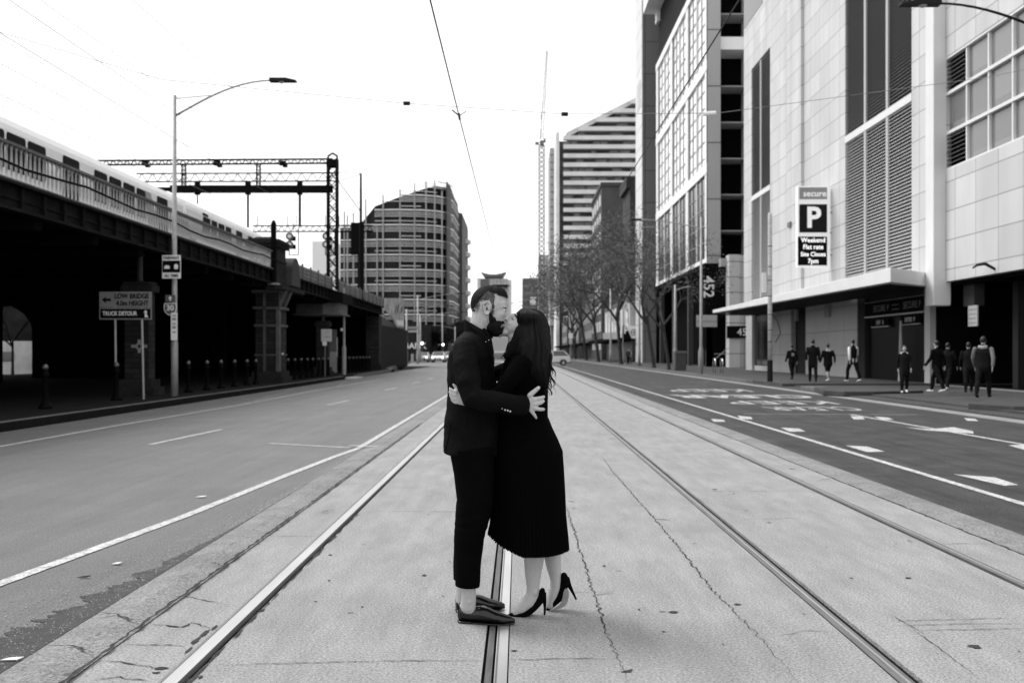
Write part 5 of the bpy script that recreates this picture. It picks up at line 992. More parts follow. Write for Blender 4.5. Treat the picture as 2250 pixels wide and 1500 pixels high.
# ================= VEHICLES =================
carw = M('car_white', .72, .25, .6, ns=1, na=.03); carglass = M('car_glass', .02, .08, .8); tyre = M('tyre', .02, .8, .2); rimm = M('rim', .35, .3, .5, .6); hl = M('headlight', .8, .2, .6, emit=1.5); tail = M('tail_lamp', .06, .3, .5)
def car(name, label, x, y, rz, L=4.5, Wd=1.82, ht=1.66, paintm=carw, lit=True, group=None):
    t = thing(name, label, 'car', (x, y, -.02), group); base = len(bpy.data.objects)
    def bld(m, nm, mt, par=None, **k):
        M4 = Matrix.Rotation(rz, 4, 'Z'); m.v = [tuple(M4 @ Vector(v)+Vector((x, y, -.02))) for v in m.v]; return m.build(nm, mt, par or t, **k)
    h = L/2; w_ = Wd/2
    def arch(cx): return [(cx+.4*math.cos(a), .32+.4*math.sin(a)) for a in [math.pi*k/6 for k in range(7)]]
    pr = [(-h, .4), (-h-.03, .75), (-h+.06, 1.02), (-h+.3, 1.08), (h-1.55, 1.06), (h-.5, .95), (h-.08, .8), (h, .6), (h-.03, .34)]+arch(h-.88)+arch(-h+.8)
    m = MB(); m.prism([(a, -w_, b) for a, b in pr], (0, Wd, 0)); b_ = bld(m, 'body', paintm, bevel=.05, smooth=False)
    gb = [(-h+.12, 1.06), (-h+.62, ht-.06), (-h+1.0, ht), (h-2.35, ht), (h-2.1, ht-.05), (h-1.3, 1.04)]
    m = MB(); n = len(gb); ins = .2
    m.add([(a, -w_+(.04 if c < 1.1 else ins), c) for a, c in gb]+[(a, w_-(.04 if c < 1.1 else ins), c) for a, c in gb], [tuple(range(n)), tuple(range(n, 2*n))[::-1]]+[((i+1) % n, i, i+n, (i+1) % n+n) for i in range(n)]); bld(m, 'window', carglass)
    m = MB(); m.box(-h+.8, h-2.15, -w_+ins-.01, w_-ins+.01, ht-.03, ht+.03)
    for sgn_ in (-1, 1):
        for a, c in [(-h+.1, -h+.75), (h-1.28, h-2.18), (-h+1.9, -h+1.95), (h-2.45, h-2.4)]: m.bar((a, sgn_*(w_-.03), 1.05), (c, sgn_*(w_-ins), ht), .08)
    bld(m, 'roof', paintm, bevel=.02)
    for cx in (h-.88, -h+.8):
        for sgn_ in (-1, 1):
            m = MB(); m.tube([(cx, sgn_*(w_-.22), .33), (cx, sgn_*(w_+.01), .33)], .34, 16); wl_ = bld(m, 'wheel', tyre); m = MB(); m.tube([(cx, sgn_*(w_-.05), .33), (cx, sgn_*(w_+.02), .33)], .2, 12); bld(m, 'rim', rimm, wl_)
    for sgn_ in (-1, 1):
        m = MB(); m.box(h-.16, h+.015, sgn_*w_*.9-.22*(sgn_ > 0), sgn_*w_*.9+.22*(sgn_ < 0), .68, .84); bld(m, 'headlight', hl if lit else M('lamp_off', .4, .2, .6)); m = MB(); m.box(-h-.04, -h+.1, sgn_*w_*.9-.25*(sgn_ > 0), sgn_*w_*.9+.25*(sgn_ < 0), .82, .96); bld(m, 'tail_light', tail)
        m = MB(); m.box(h-1.5, h-1.35, min(sgn_*w_, sgn_*(w_+.18)), max(sgn_*w_, sgn_*(w_+.18)), 1.02, 1.16); bld(m, 'mirror', paintm)
    m = MB(); m.box(h-.04, h+.02, -.5, .5, .42, .62); m.box(-h-.04, h+.01, -w_-.004, w_+.004, .3, .4); bld(m, 'bumper', tyre)
    m = MB(); m.box(h+.0, h+.03, -.26, .26, .48, .58); bld(m, 'number_plate', white); return t
car('parked_car', 'white sport utility car turning behind the woman, seen from its side', PX(1209, 113), 113, math.radians(180), 4.5, 1.85, 1.68, lit=False)
car('waiting_car', 'left one of the two oncoming cars with bright bonnets at the far crossing', PX(930, 155), 155, math.radians(-90), 4.4, 1.8, 1.5, group='oncoming cars at the far crossing')
car('waiting_car', 'right one of the two oncoming cars with bright bonnets at the far crossing', PX(964, 150), 150, math.radians(-90), 4.6, 1.9, 1.55, group='oncoming cars at the far crossing')
car('waiting_car', 'white car mostly hidden behind the man\'s back at the far crossing', PX(990, 165), 165, math.radians(-90), 4.4, 1.8, 1.6, group='oncoming cars at the far crossing')
Y = 128; tk_ = thing('delivery_truck', 'pale box truck glimpsed between the couple\'s bodies', 'truck', (PX(1097, Y), Y, 0)); x0, x1 = PX(1076, Y), PX(1119, Y)
MB().box(x0, x1, Y, Y+6, 1.25, PZ(740, Y)).build('cargo_box', M('truck_box', .42, .5, .3, ns=.6, na=.05), tk_, bevel=.04); MB().box(x0+.1, x1-.1, Y-.02, Y, 1.5, 1.62).build('door_bar', white, tk_)
m = MB()
for z in (.55, .8, 1.05): m.box(x0+.05, x1-.05, Y-.1, Y, z, z+.1)
m.build('tail_board', M('truck_bar', .5), tk_); MB().box(x0+.1, x1-.1, Y, Y+7.5, .5, 1.25).build('chassis', tyre, tk_); MB().box(x0+.1, x1-.1, Y+6.2, Y+8, .6, 2.9).build('cab', carw, tk_, bevel=.06)
for cx in (x0+.3, x1-.3):
    for cy in (Y+1.2, Y+6.8): m = MB(); m.tube([(cx-.15, cy, .45), (cx+.15, cy, .45)], .46, 14); m.build('wheel', tyre, tk_)
# ================= BODIES =================
def chain(mb, pts, n=16, caps=True, axis=(0, 1, 0)):
    """pts: (position, ra, rb) - ra across the limb in the x-z plane, rb along the given axis; rounded ends"""
    P_ = [Vector(p[0]) for p in pts]; A = [p[1] for p in pts]; B = [p[2] for p in pts]; ax = Vector(axis)
    if caps:
        d = (P_[0]-P_[1]).normalized(); e = (P_[-1]-P_[-2]).normalized(); r0 = min(A[0], B[0]); r1 = min(A[-1], B[-1])
        P_ = [P_[0]+d*r0*.9, P_[0]+d*r0*.55]+P_+[P_[-1]+e*r1*.55, P_[-1]+e*r1*.9]
        A = [A[0]*.35, A[0]*.8]+A+[A[-1]*.8, A[-1]*.35]; B = [B[0]*.35, B[0]*.8]+B+[B[-1]*.8, B[-1]*.35]
    m = len(P_); vs = []; u = None
    for i in range(m):
        d = (P_[min(i+1, m-1)]-P_[max(i-1, 0)]).normalized(); b = ax-d*ax.dot(d)
        if b.length < .3: b = Vector((1, 0, 0))-d*d.x
        b.normalize(); a = d.cross(b)
        if u is not None and a.dot(u) < 0: a = -a
        u = a
        for k in range(n): t_ = 2*math.pi*k/n; vs.append(P_[i]+a*A[i]*math.cos(t_)+b*B[i]*math.sin(t_))
    mb.add(vs, [(i*n+k, i*n+(k+1) % n, (i+1)*n+(k+1) % n, (i+1)*n+k) for i in range(m-1) for k in range(n)]+[tuple(range(n))[::-1], tuple(range((m-1)*n, m*n))]); return mb
def ell(mb, c, rx, ry, rz, rot=0, n=20, m=12):
    """ellipsoid turned by rot (radians) in the x-z plane"""
    c = Vector(c); vs = []
    for i in range(m+1):
        th = math.pi*i/m
        for k in range(n):
            ph = 2*math.pi*k/n; x, y, z = rx*math.sin(th)*math.cos(ph), ry*math.sin(th)*math.sin(ph), rz*math.cos(th)
            vs.append((c.x+x*math.cos(rot)-z*math.sin(rot), c.y+y, c.z+x*math.sin(rot)+z*math.cos(rot)))
    mb.add(vs, [(i*n+k, i*n+(k+1) % n, (i+1)*n+(k+1) % n, (i+1)*n+k) for i in range(m) for k in range(n)]); return mb
def fuse(mb, voxel, smooth=4, fold=None, cut=None, extra=None, plane=None):
    """voxel-remesh the collected shapes into one continuous skin and return it as MB"""
    me = bpy.data.meshes.new('f'); me.from_pydata(mb.v, [], mb.f); me.update()
    o = bpy.data.objects.new('f', me); C.objects.link(o); r = o.modifiers.new('r', 'REMESH'); r.mode = 'VOXEL'; r.voxel_size = voxel; r.use_smooth_shade = True
    if smooth: s_ = o.modifiers.new('s', 'SMOOTH'); s_.iterations = smooth; s_.factor = .5
    dg = bpy.context.evaluated_depsgraph_get(); m2 = bpy.data.meshes.new_from_object(o.evaluated_get(dg)); bpy.data.objects.remove(o)
    if plane:
        bm = bmesh.new(); bm.from_mesh(m2); bmesh.ops.bisect_plane(bm, geom=bm.verts[:]+bm.edges[:]+bm.faces[:], plane_co=plane[0], plane_no=plane[1], clear_outer=True); bm.to_mesh(m2); bm.free(); m2.update()
    out = MB(); nv = [v.normal.copy() for v in m2.vertices]
    out.v = [tuple(v.co+nv[i]*(fold(v.co, nv[i]) if fold else 0)) for i, v in enumerate(m2.vertices)]
    out.f = [tuple(p.vertices) for p in m2.polygons if not (cut and cut(p.center))]
    if extra: out.add(extra.v, extra.f)
    bpy.data.meshes.remove(m2); return out
skin = M('skin', .40, .5, .35, ns=30, na=.05, bump=.08, bs=400); hairm = M('hair_dark', .012, .45, .35, ns=40, na=.4); cloth = M('cloth_black', .010, .85, .12, ns=30, na=.3, bump=.1, bs=500)
shoew = M('shoe_white', .6, .6, .3); shoed = M('shoe_dark', .015, .5, .3)
def walker(label, x, y, hgt, rz, jacket=.012, sleeve=None, trouser=.012, shoes=shoew, hood=None, stride=1.0, shorts=False, wide=1.0, coat=.86, phase=1, hairv=hairm, cap=None, z0=.15, pocket=None, patch=False, group='people walking on the right footpath', vox=.02):
    t = thing('person', label, 'person', (x, y, z0), group); s = hgt/1.76; R4 = Matrix.Rotation(rz, 4, 'Z')
    def X(m): m.v = [tuple(R4 @ (Vector(v)*s)+Vector((x, y, z0))) for v in m.v]; return m
    ph = phase*stride
    def leg(sd_, f, inf):
        hip = (sd_*.095, 0, .9); kn = (sd_*.1, .16*f+.03, .49); an = (sd_*.1, .22*f-(.06 if f < 0 else 0), .1 if f > 0 else .15)
        return [(hip, .085+inf, .09+inf), (((hip[0]+kn[0])/2, (hip[1]+kn[1])/2, .7), .074+inf, .078+inf), (kn, .055+inf, .058+inf), (((kn[0]+an[0])/2, (kn[1]+an[1])/2-.02, .33), .053+inf, .056+inf), (an, .036+inf, .04+inf)], an
    def arm(sd_, f, inf, w_=wide): 
        return [((sd_*.18*w_, 0, 1.41), .052+inf, .055+inf), ((sd_*.235*w_, -.03+.05*f, 1.16), .042+inf, .043+inf), ((sd_*.235*w_, .06+.14*f, .93), .03+inf, .031+inf)], Vector((sd_*.23*w_, .08+.16*f, .87))
    b = MB(); chain(b, [((0, 0, .93), .14, .1), ((0, 0, 1.15), .12, .09), ((0, 0, 1.36), .155, .1), ((0, 0, 1.46), .1, .07), ((0, .01, 1.53), .055, .058), ((0, .02, 1.6), .06, .07)]); ell(b, (0, .025, 1.655), .073, .095, .115); ell(b, (0, .12, 1.64), .012, .018, .02); ell(b, (-.074, .02, 1.65), .012, .02, .03); ell(b, (.074, .02, 1.65), .012, .02, .03)
    ex = MB(); ans = []
    for sd_ in (-1, 1):
        L_, an = leg(sd_, ph*sd_, 0); chain(b, L_); ans.append(an); A_, hd = arm(sd_, -ph*sd_, 0); chain(b, A_); chain(b, [(A_[-1][0], .028, .028), (hd, .022, .036), (hd+Vector((0, .01, -.05)), .018, .036)])
        for k in range(4): yq = (k-1.5)*.018; ex.tube([hd+Vector((0, yq+.01, -.05)), hd+Vector((-sd_*.004, yq+.012, -.09)), hd+Vector((-sd_*.02, yq+.012, -.115-.008*(k in (1, 2))))], [.009, .008, .006], 5)
        ex.tube([hd+Vector((-sd_*.01, .03, -.02)), hd+Vector((-sd_*.025, .05, -.05)), hd+Vector((-sd_*.03, .055, -.075))], [.011, .009, .007], 5)
    X(fuse(b, vox, 2, extra=ex)).build('body', skin, t, smooth=True)
    mj = M('cloth%03d' % int(jacket*1000), jacket, .85, .12, ns=8, na=.2); j = MB(); chain(j, [((0, 0, coat), .175*wide, .14*wide), ((0, 0, 1.1), .165*wide, .135), ((0, 0, 1.33), .185*wide, .135), ((0, 0, 1.44), .13*wide, .1), ((0, 0, 1.51), .068, .072)])
    if sleeve is None:
        for sd_ in (-1, 1): chain(j, arm(sd_, -ph*sd_, .016)[0])
    X(fuse(j, vox, 2, fold=lambda c_, n_: .008*noise.noise(c_*9))).build('jacket', mj, t, smooth=True)
    if sleeve is not None:
        for sd_ in (-1, 1): j = MB(); chain(j, arm(sd_, -ph*sd_, .014)[0]); X(j).build('sleeve', M('sleeve%03d' % int(sleeve*1000), sleeve, .8, .2, ns=6, na=.1), t, smooth=True)
    j = MB()
    for sd_ in (-1, 1):
        L_, an = leg(sd_, ph*sd_, .018); chain(j, L_[:3] if shorts else L_)
    chain(j, [((0, 0, .86), .15, .12), ((0, 0, .98), .14, .11)]); X(fuse(j, vox, 2)).build('trousers', M('cloth%03d' % int(trouser*1000), trouser, .85, .12), t, smooth=True)
    for an, sd_ in zip(ans, (-1, 1)):
        up = an[2] > .12; j = MB(); a0 = Vector(an)+Vector((0, -.05, -.05)); a1 = Vector(an)+Vector((0, .17, -.055 if not up else -.11)); a0.z = max(a0.z, .045); a1.z = max(a1.z, .035)
        chain(j, [(a0, .042, .04), ((a0+a1)/2, .04, .045), (a1, .028, .043)], axis=(1, 0, 0)); X(j).build('shoe', shoes, t, smooth=True)
    h_ = MB(); ell(h_, (0, .012, 1.672), .081, .1, .108); X(fuse(h_, .012, 1, cut=lambda c_: c_.z < 1.6+(c_.y+.03)*.7 or (c_.y > .07 and c_.z < 1.7))).build('cap' if cap else 'hair', cap or hairv, t, smooth=True)
    if hood is not None: h_ = MB(); chain(h_, [((-.1, -.07, 1.47), .05, .035), ((0, -.1, 1.45), .055, .045), ((.1, -.07, 1.47), .05, .035)]); X(h_).build('hood', M('hood%03d' % int(hood*1000), hood, .8, .2), t, smooth=True)
    if pocket:
        for sd_ in (-1, 1): h_ = MB(); ell(h_, (sd_*.07, -.115, .9), .045, .025, .1); X(h_).build('pocket', shoew, t, smooth=True)
    if patch: h_ = MB(); ell(h_, (0, -.14, 1.29), .07, .012, .03); ell(h_, (0, -.145, 1.2), .1, .012, .014); X(h_).build('back_print', shoew, t, smooth=True)
    return t
def feet(px, py, z=.15): g = G(px, py, z); return g.x, g.y
PI = math.pi
for args in [
    dict(label='person in a dark jacket with a small white back print, walking by the recess', x=feet(1740, 833)[0], y=feet(1740, 833)[1], hgt=1.66, rz=.1, shoes=shoed, patch=True, wide=1.05),
    dict(label='tall person in a long dark coat against the grey panels', x=feet(1786, 839)[0], y=feet(1786, 839)[1], hgt=1.84, rz=-.2, shoes=shoed, coat=.72, wide=1.1, phase=-1),
    dict(label='person in a bulky dark anorak with a pale hood and white shoes', x=feet(1819, 838)[0], y=feet(1819, 838)[1], hgt=1.66, rz=.1, hood=.5, wide=1.25, coat=.8, shorts=True),
    dict(label='person in a dark vest over long white sleeves with white pockets', x=feet(1874, 839)[0], y=feet(1874, 839)[1], hgt=1.84, rz=.3, sleeve=.75, pocket=True, phase=-1, stride=1.2),
    dict(label='short person in black with a pale hood and white shoes before the entrance', x=feet(1987, 863)[0], y=feet(1987, 863)[1], hgt=1.5, rz=PI-.3, hood=.7, phase=1, coat=.75, wide=.95),
    dict(label='person all in black with white shoes just right of the entrance column', x=feet(2058, 862)[0], y=feet(2058, 862)[1], hgt=1.66, rz=.5, phase=1, stride=1.3, wide=1.1, jacket=.006),
    dict(label='person in black nearly lost in the dark opening, mid stride', x=feet(2082, 858)[0], y=feet(2082, 858)[1], hgt=1.6, rz=-.7, phase=-1, stride=1.4, wide=1.1),
    dict(label='person in a black vest with bare arms and striding legs at the far right', x=feet(2160, 874)[0], y=feet(2160, 874)[1], hgt=1.72, rz=-.6, phase=1, stride=1.7, sleeve=.16, wide=1.2, shoes=shoed, hood=.3),
    dict(label='person in black half hidden behind the striding one at the far right', x=feet(2128, 862)[0], y=feet(2128, 862)[1], hgt=1.6, rz=-.4, phase=1, stride=1.5, wide=1.1, shoes=shoed),
]: walker(**args)
w1 = walker('left one of two black dressed people standing at the far kerb', feet(886, 797)[0], 118, 1.7, 0, shoes=shoew, group='people at the far left kerb', vox=.03)
w2 = walker('right one of two black dressed people standing at the far kerb', feet(900, 797)[0], 117, 1.78, .4, shoes=shoed, group='people at the far left kerb', vox=.03, wide=1.1)
w3 = walker('person in dark clothes in front of the shop awning, left of the tree trunk', 12.3, 112, 1.75, PI, shoes=shoed, group='people outside the shops', vox=.03, jacket=.05)
w4 = walker('person with a pale top walking under the shop awning', 12.9, 116, 1.7, 2.6, shoes=shoed, group='people outside the shops', vox=.03, jacket=.4)
# ================= THE COUPLE =================
YM = 5.30
def W(px, py, y=YM): return P(px, py, y)
K = YM/F            # metres per photograph pixel at the couple
def R_(px): return px*K
def ch(mb, lst, n=20, caps=True):  # (px, py, Y, half width px, half depth m)
    return chain(mb, [(W(a, b, y), R_(r), d) for a, b, y, r, d in lst], n, caps)
skinf = M('skin_face', .42, .45, .35, ns=40, na=.05, fs=300, fa=.03, bump=.12, bs=260)
jac = M('suit_wool', .0035, .7, .05, ns=12, na=.3, fs=300, fa=.4, bump=.2, bs=600)
trou = M('trouser_wool', .002, .85, .1, ns=12, na=.25); leather = M('leather_black', .004, .16, .45, ns=20, na=.2, bump=.06, bs=120); suede = M('suede_black', .003, .9, .08)
kn = M('knit_black', .0015, .9, .08, ns=60, na=.3, bump=.2, bs=300); skm = M('skirt_black', .0012, .8, .08); soleM = M('shoe_sole', .22, .6, .3, ns=20, na=.15)
hair_b = M('beard_hair', .006, .7, .1, ns=60, na=.4); hair_w = M('long_hair', .002, .6, .08, ns=50, na=.5, stretch=(1, 1, .15)); hair_s = M('long_hair_strand', .0025, .45, .2); mouthm = M('lip', .2, .4, .4); tooth = M('tooth', .8, .3, .5); lash = M('lash', .006, .8, .1); nail = M('nail', .55, .25, .5)
man = thing('person', 'bearded man in a black suit kissing the woman, seen from his right side', 'person', (W(1036, 1360).x, 5.33, 0)); 
# --- man's body ---
b = MB()
ch(b, [(1040, 980, 5.33, 48, .15), (1040, 900, 5.33, 44, .14), (1038, 830, 5.33, 44, .15), (1042, 785, 5.33, 38, .14), (1048, 760, 5.33, 22, .08)])          # trunk
ch(b, [(1050, 745, 5.33, 25, .075), (1054, 722, 5.32, 24, .066), (1062, 700, 5.31, 27, .064), (1066, 685, 5.31, 28, .066)])                                     # neck
ell(b, W(1074, 668, 5.31), R_(39), .078, R_(39.5)); ell(b, W(1066, 672, 5.31), R_(31), .074, R_(33)); ell(b, W(1088, 655, 5.31), R_(26), .066, R_(24), .2)
ell(b, W(1090, 690, 5.31), R_(23), .060, R_(28)); ell(b, W(1087, 712, 5.31), R_(22), .052, R_(22), .25); ell(b, W(1103, 668, 5.31), R_(11.5), .055, R_(15))
ell(b, W(1106, 676, 5.31), R_(8.5), .058, R_(4.5)); ell(b, W(1104, 690, 5.285), R_(8), .03, R_(8)); ell(b, W(1104, 690, 5.335), R_(8), .03, R_(8))
chain(b, [(W(1111, 679, 5.31), R_(4), .010), (W(1115, 690, 5.31), R_(4.5), .011), (W(1118, 699, 5.31), R_(5), .015)]); ell(b, W(1113, 702, 5.298), R_(5), .009, R_(4)); ell(b, W(1113, 702, 5.322), R_(5), .009, R_(4))
ell(b, W(1107, 711, 5.31), R_(7), .026, R_(4)); ell(b, W(1104, 719, 5.31), R_(6), .022, R_(3.4)); ell(b, W(1098, 731, 5.31), R_(9), .03, R_(9))
ell(b, W(1108, 683.5, 5.268), R_(4.6), .012, R_(4)); ell(b, W(1108, 683.5, 5.352), R_(4.6), .012, R_(4))
# ears
for ye in (5.233, 5.388):
    sg_ = 1 if ye < 5.3 else -1
    n = 16; loop = []
    for k in range(n+1):
        a = -.5+k/n*5.3; rx_, rz_ = 8.2-(1.5 if math.sin(a) < 0 else 0), 14.5
        loop.append(W(1068.5-rx_*math.cos(a+1.3)*1.0+.8, 676.5-rz_*math.sin(a+1.3), ye-.010*sg_*(1 if math.cos(a+1.3) > -.3 else .4)))
    b.tube(loop, [.0035]*len(loop), 6); ell(b, W(1068, 677, ye+.006*sg_), R_(6.5), .008, R_(12), .12); ell(b, W(1070.5, 689, ye-.003*sg_), R_(4), .006, R_(4.5)); b.tube([W(1066, 668, ye-.006*sg_), W(1071, 671, ye-.006*sg_), W(1074, 680, ye-.004*sg_)], [.0028]*3, 6)
# arms inside the sleeves, forearm and hand on the woman's back
ch(b, [(1026, 772, 5.15, 20, .05), (1032, 820, 5.08, 18, .045), (1040, 868, 5.03, 16, .04), (1090, 882, 5.05, 14, .034), (1135, 889, 5.10, 12, .028), (1156, 890, 5.125, 11, .022)])
ch(b, [(1026, 772, 5.52, 20, .05), (1050, 830, 5.58, 18, .045), (1080, 870, 5.60, 16, .04), (1130, 872, 5.56, 13, .03), (1165, 866, 5.50, 12, .024)])
YH = 5.118
ch(b, [(1153, 889, YH, 12, .020), (1162, 887, YH-.004, 15.5, .019), (1171, 888, YH-.006, 15.5, .016), (1177, 889, YH-.004, 14, .012)])
fing = [[(1163, 869, 5.5, .015), (1170, 863, 5.6, .012), (1177, 857, 4.9, .011), (1183.5, 851.5, 4.4, .010)],
        [(1172, 877, 5.2, .014), (1180, 875.5, 4.6, .011), (1188, 874, 4.2, .010), (1195, 871.5, 3.6, .008)],
        [(1172, 886, 5.0, .014), (1180, 887, 4.4, .011), (1188, 885, 4.2, .010), (1194.5, 881, 3.2, .008)],
        [(1172, 896, 5.0, .013), (1180, 898, 4.4, .011), (1188, 899, 4.3, .010), (1194.5, 899, 3.8, .009)],
        [(1165, 899, 4.8, .013), (1170, 906, 4.1, .010), (1175, 912, 3.6, .009), (1178.6, 918.5, 2.6, .007)]]
for i, f_ in enumerate(fing): chain(b, [(W(x, y, YH-.010+.004*k+(.004 if k == 3 else 0)), R_(r), d) for k, (x, y, r, d) in enumerate(f_)], 10)
for x, y in ((1174, 879), (1175, 888), (1173, 896)): ell(b, W(x, y, YH-.019), R_(3.2), .005, R_(2.6))
ch(b, [(1165, 866, 5.49, 12, .018), (1178, 864, 5.47, 12, .012)])
for k in range(4): chain(b, [(W(1178, 856+k*6, 5.47), R_(4), .01), (W(1190, 855+k*6, 5.45), R_(3.4), .008)], 8)
# legs
ch(b, [(1040, 985, 5.25, 40, .09), (1040, 1060, 5.24, 36, .085), (1036, 1130, 5.22, 27, .065), (1030, 1190, 5.22, 25, .06), (1028, 1250, 5.21, 19, .045), (1030, 1290, 5.215, 15.5, .036), (1030, 1315, 5.225, 16, .033), (1028, 1334, 5.235, 17, .032)])
ch(b, [(1040, 985, 5.41, 40, .09), (1036, 1060, 5.42, 36, .085), (1030, 1130, 5.43, 27, .065), (1022, 1190, 5.44, 25, .06), (1018, 1250, 5.45, 18, .045), (1016, 1285, 5.46, 15, .036), (1016, 1320, 5.46, 15, .034)])
ell(b, W(1031, 1320, 5.200), R_(6), .010, R_(7)); chain(b, [(W(1026, 1342, 5.245), R_(9), .026), (W(1060, 1347, 5.235), R_(6.5), .026), (W(1090, 1352, 5.22), R_(4), .022)])
chain(b, [(W(1016, 1322, 5.47), R_(8), .026), (W(1045, 1325, 5.48), R_(6), .026), (W(1070, 1328, 5.50), R_(4), .022)])
body = fuse(b, .0042, 3).build('body', skinf, man, smooth=True)
for i, (x, y, yy) in enumerate([(1182.5, 852.5, YH-.006), ]): q = MB(); ell(q, W(x, y, yy-.003), R_(2.6), .003, R_(2.2), .6, 8, 6); q.build('nail', nail, body, smooth=True)
# eye, brow, nostril, lip
q = MB(); ell(q, W(1108.5, 683.5, 5.2625), R_(5.2), .004, R_(1.5), .25, 10, 6); q.build('eyelashes', lash, man, smooth=True)  # lashes enlarged so their dark colour also paints the eye-socket shade
q = MB(); chain(q, [(W(1101, 675.5, 5.264), R_(1), .003), (W(1106, 674.5, 5.258), R_(1.7), .004), (W(1112, 677, 5.270), R_(1.3), .004)], 8); q.build('eyebrow', hair_b, man, smooth=True)
q = MB(); ell(q, W(1111, 703.6, 5.291), R_(2.6), .003, R_(1.3), .2, 10, 6); q.build('nostril', lash, man, smooth=True)
q = MB(); ell(q, W(1106, 716.5, 5.29), R_(5), .02, R_(2), -.3, 12, 8); q.build('lips', mouthm, man, smooth=True)
q = MB(); ell(q, W(1069.5, 678, 5.228), R_(2.4), .002, R_(3.6), .1, 8, 6); ell(q, W(1067, 668.5, 5.2285), R_(4.0), .002, R_(1.5), .3, 8, 6); q.tube([W(1060.8, 668, 5.2265), W(1060.4, 676, 5.2265), W(1062.5, 684, 5.2265)], .0012, 5); q.build('ear_hollow_shade', M('ear_shadow', .09, .8, .1), man, smooth=True)  # shade in the ear hollows painted as dark patches
# hair: close shell + bristles
def pxof(c_): return VX+c_[0]*F/c_[1], VY-(c_[2]-H)*F/c_[1]
def hairline(px): return 634+(px-1060)*(-.05) if px < 1 else 0
h_ = MB(); ell(h_, W(1073.5, 667.5, 5.31), R_(39.8), .0795, R_(40.6), 0, 40, 30); ell(h_, W(1066.5, 671, 5.31), R_(32), .0755, R_(34)); ell(h_, W(1090, 655, 5.31), R_(26.6), .068, R_(27), .2); ell(h_, W(1078, 651, 5.31), R_(30), .06, R_(22.5), -.1)
def cut_h(c_):
    px, py = pxof(c_); top = (py < 640+max(0, px-1075)*.40-max(0, px-1098)*.12+max(0, 1062-px)*.5+1.2*noise.noise(Vector((px*.4, py*.4, 0)))+(4 if px < 1098 else 1.5)*noise.noise(Vector((px*1.3, py*1.3, 5))))
    back = px < 1045+2.5*noise.noise(Vector((py*.3, 1, 0)))+max(0, 670-py)*.75 and py < 676
    mid = abs(c_[1]-5.31) < .045 and px < 1112 and py < 690 and (py < 652 or px < 1046)
    return not (top or back or mid)
fuse(h_, .004, 2, cut=cut_h, fold=lambda c_, n_: .0022*noise.noise(c_*160)).build('hair', hair_b, man, smooth=True)
fd = MB(); ell(fd, W(1073.5, 667.5, 5.31), R_(39.4), .0787, R_(40.2)); ell(fd, W(1066.5, 671, 5.31), R_(31.6), .0748, R_(33.6)); ell(fd, W(1082, 672, 5.31), R_(22), .0762, R_(24))
def cut_f(c_):
    px, py = pxof(c_); r_ = 2.5*noise.noise(Vector((px*.35, py*.35, 7)))+6*noise.noise(Vector((px*1.3, py*1.3, 1)))
    side = px < 1088-max(0, py-648)*.4+r_ and py < 661+r_; nape = px < 1054+r_ and py < 687+r_; burn = 1077 < px < 1086 and py < 694
    return not (side or nape or burn) or (abs(px-1068) < 9.5 and abs(py-677) < 15)
fuse(fd, .0035, 2, cut=cut_f, fold=lambda c_, n_: .0012*noise.noise(c_*200)).build('cropped_hair', M('fade_hair', .075, .8, .08, ns=90, na=.5, fs=400, fa=.5), man, smooth=True)
def bristles(target, n_, test, L_, wd, flow, mat, name, par, seed):
    rnd = random.Random(seed); me = target.data; off = offs(target.parent); fs = [p for p in me.polygons if test(pxof(p.center+off), p.center+off, p.normal) > 0]; m = MB()
    if not fs: return
    for i in range(n_):
        p = rnd.choice(fs); c_ = p.center+off
        if rnd.random() > test(pxof(c_), c_, p.normal): continue
        d = (p.normal*.5+Vector(flow)+Vector((rnd.gauss(0, .35), rnd.gauss(0, .35), rnd.gauss(0, .35)))).normalized(); s_ = d.cross(p.normal)
        if s_.length < .01: continue
        s_.normalize(); c_ = c_+Vector((rnd.gauss(0, .002), rnd.gauss(0, .002), rnd.gauss(0, .002))); l = L_*rnd.uniform(.5, 1.2)
        m.add([c_-s_*wd, c_+s_*wd, c_+d*l], [(0, 1, 2)])
    m.build(name, mat, par)
def t_fade(pp, c_, n_):
    px, py = pp
    if py > 690 or c_[1] > 5.40: return 0
    if px < 1050: return max(.08, .9-(py-668)/30) if py < 696 else 0
    if py < 672 and px < 1094-(py-640)*.3: return max(.12, .95-(py-640)/22)
    if 1077 < px < 1086 and py < 690: return .5
    return 0
def t_beard(pp, c_, n_):
    px, py = pp
    if not (1058 < px < 1112 and py > 690): return 0
    lim = 700+(px-1078)*.10 if px > 1080 else 682+abs(px-1080)*1.3
    if px < 1066 and py < 706: return 0
    if py < lim or n_[1] > .6: return 0
    if 712 < py < 719 and px > 1101: return 0
    return min(1, .35+(py-lim)/14)
bristles(body, 16000, t_fade, .0045, .00042, (-.2, 0, -.9), hair_b, 'cropped_hair', man, 1)
bd_ = MB(); ell(bd_, W(1087, 714, 5.31), R_(23.5), .0585, R_(22.5), .25); ell(bd_, W(1082, 700, 5.31), R_(14), .0665, R_(20)); ell(bd_, W(1090, 726, 5.31), R_(18), .048, R_(14)); ell(bd_, W(1105, 709, 5.31), R_(6.5), .032, R_(3.5), -.4); ell(bd_, W(1077, 718, 5.31), R_(13), .057, R_(16)); ell(bd_, W(1078, 690, 5.31), R_(4.5), .0735, R_(12))
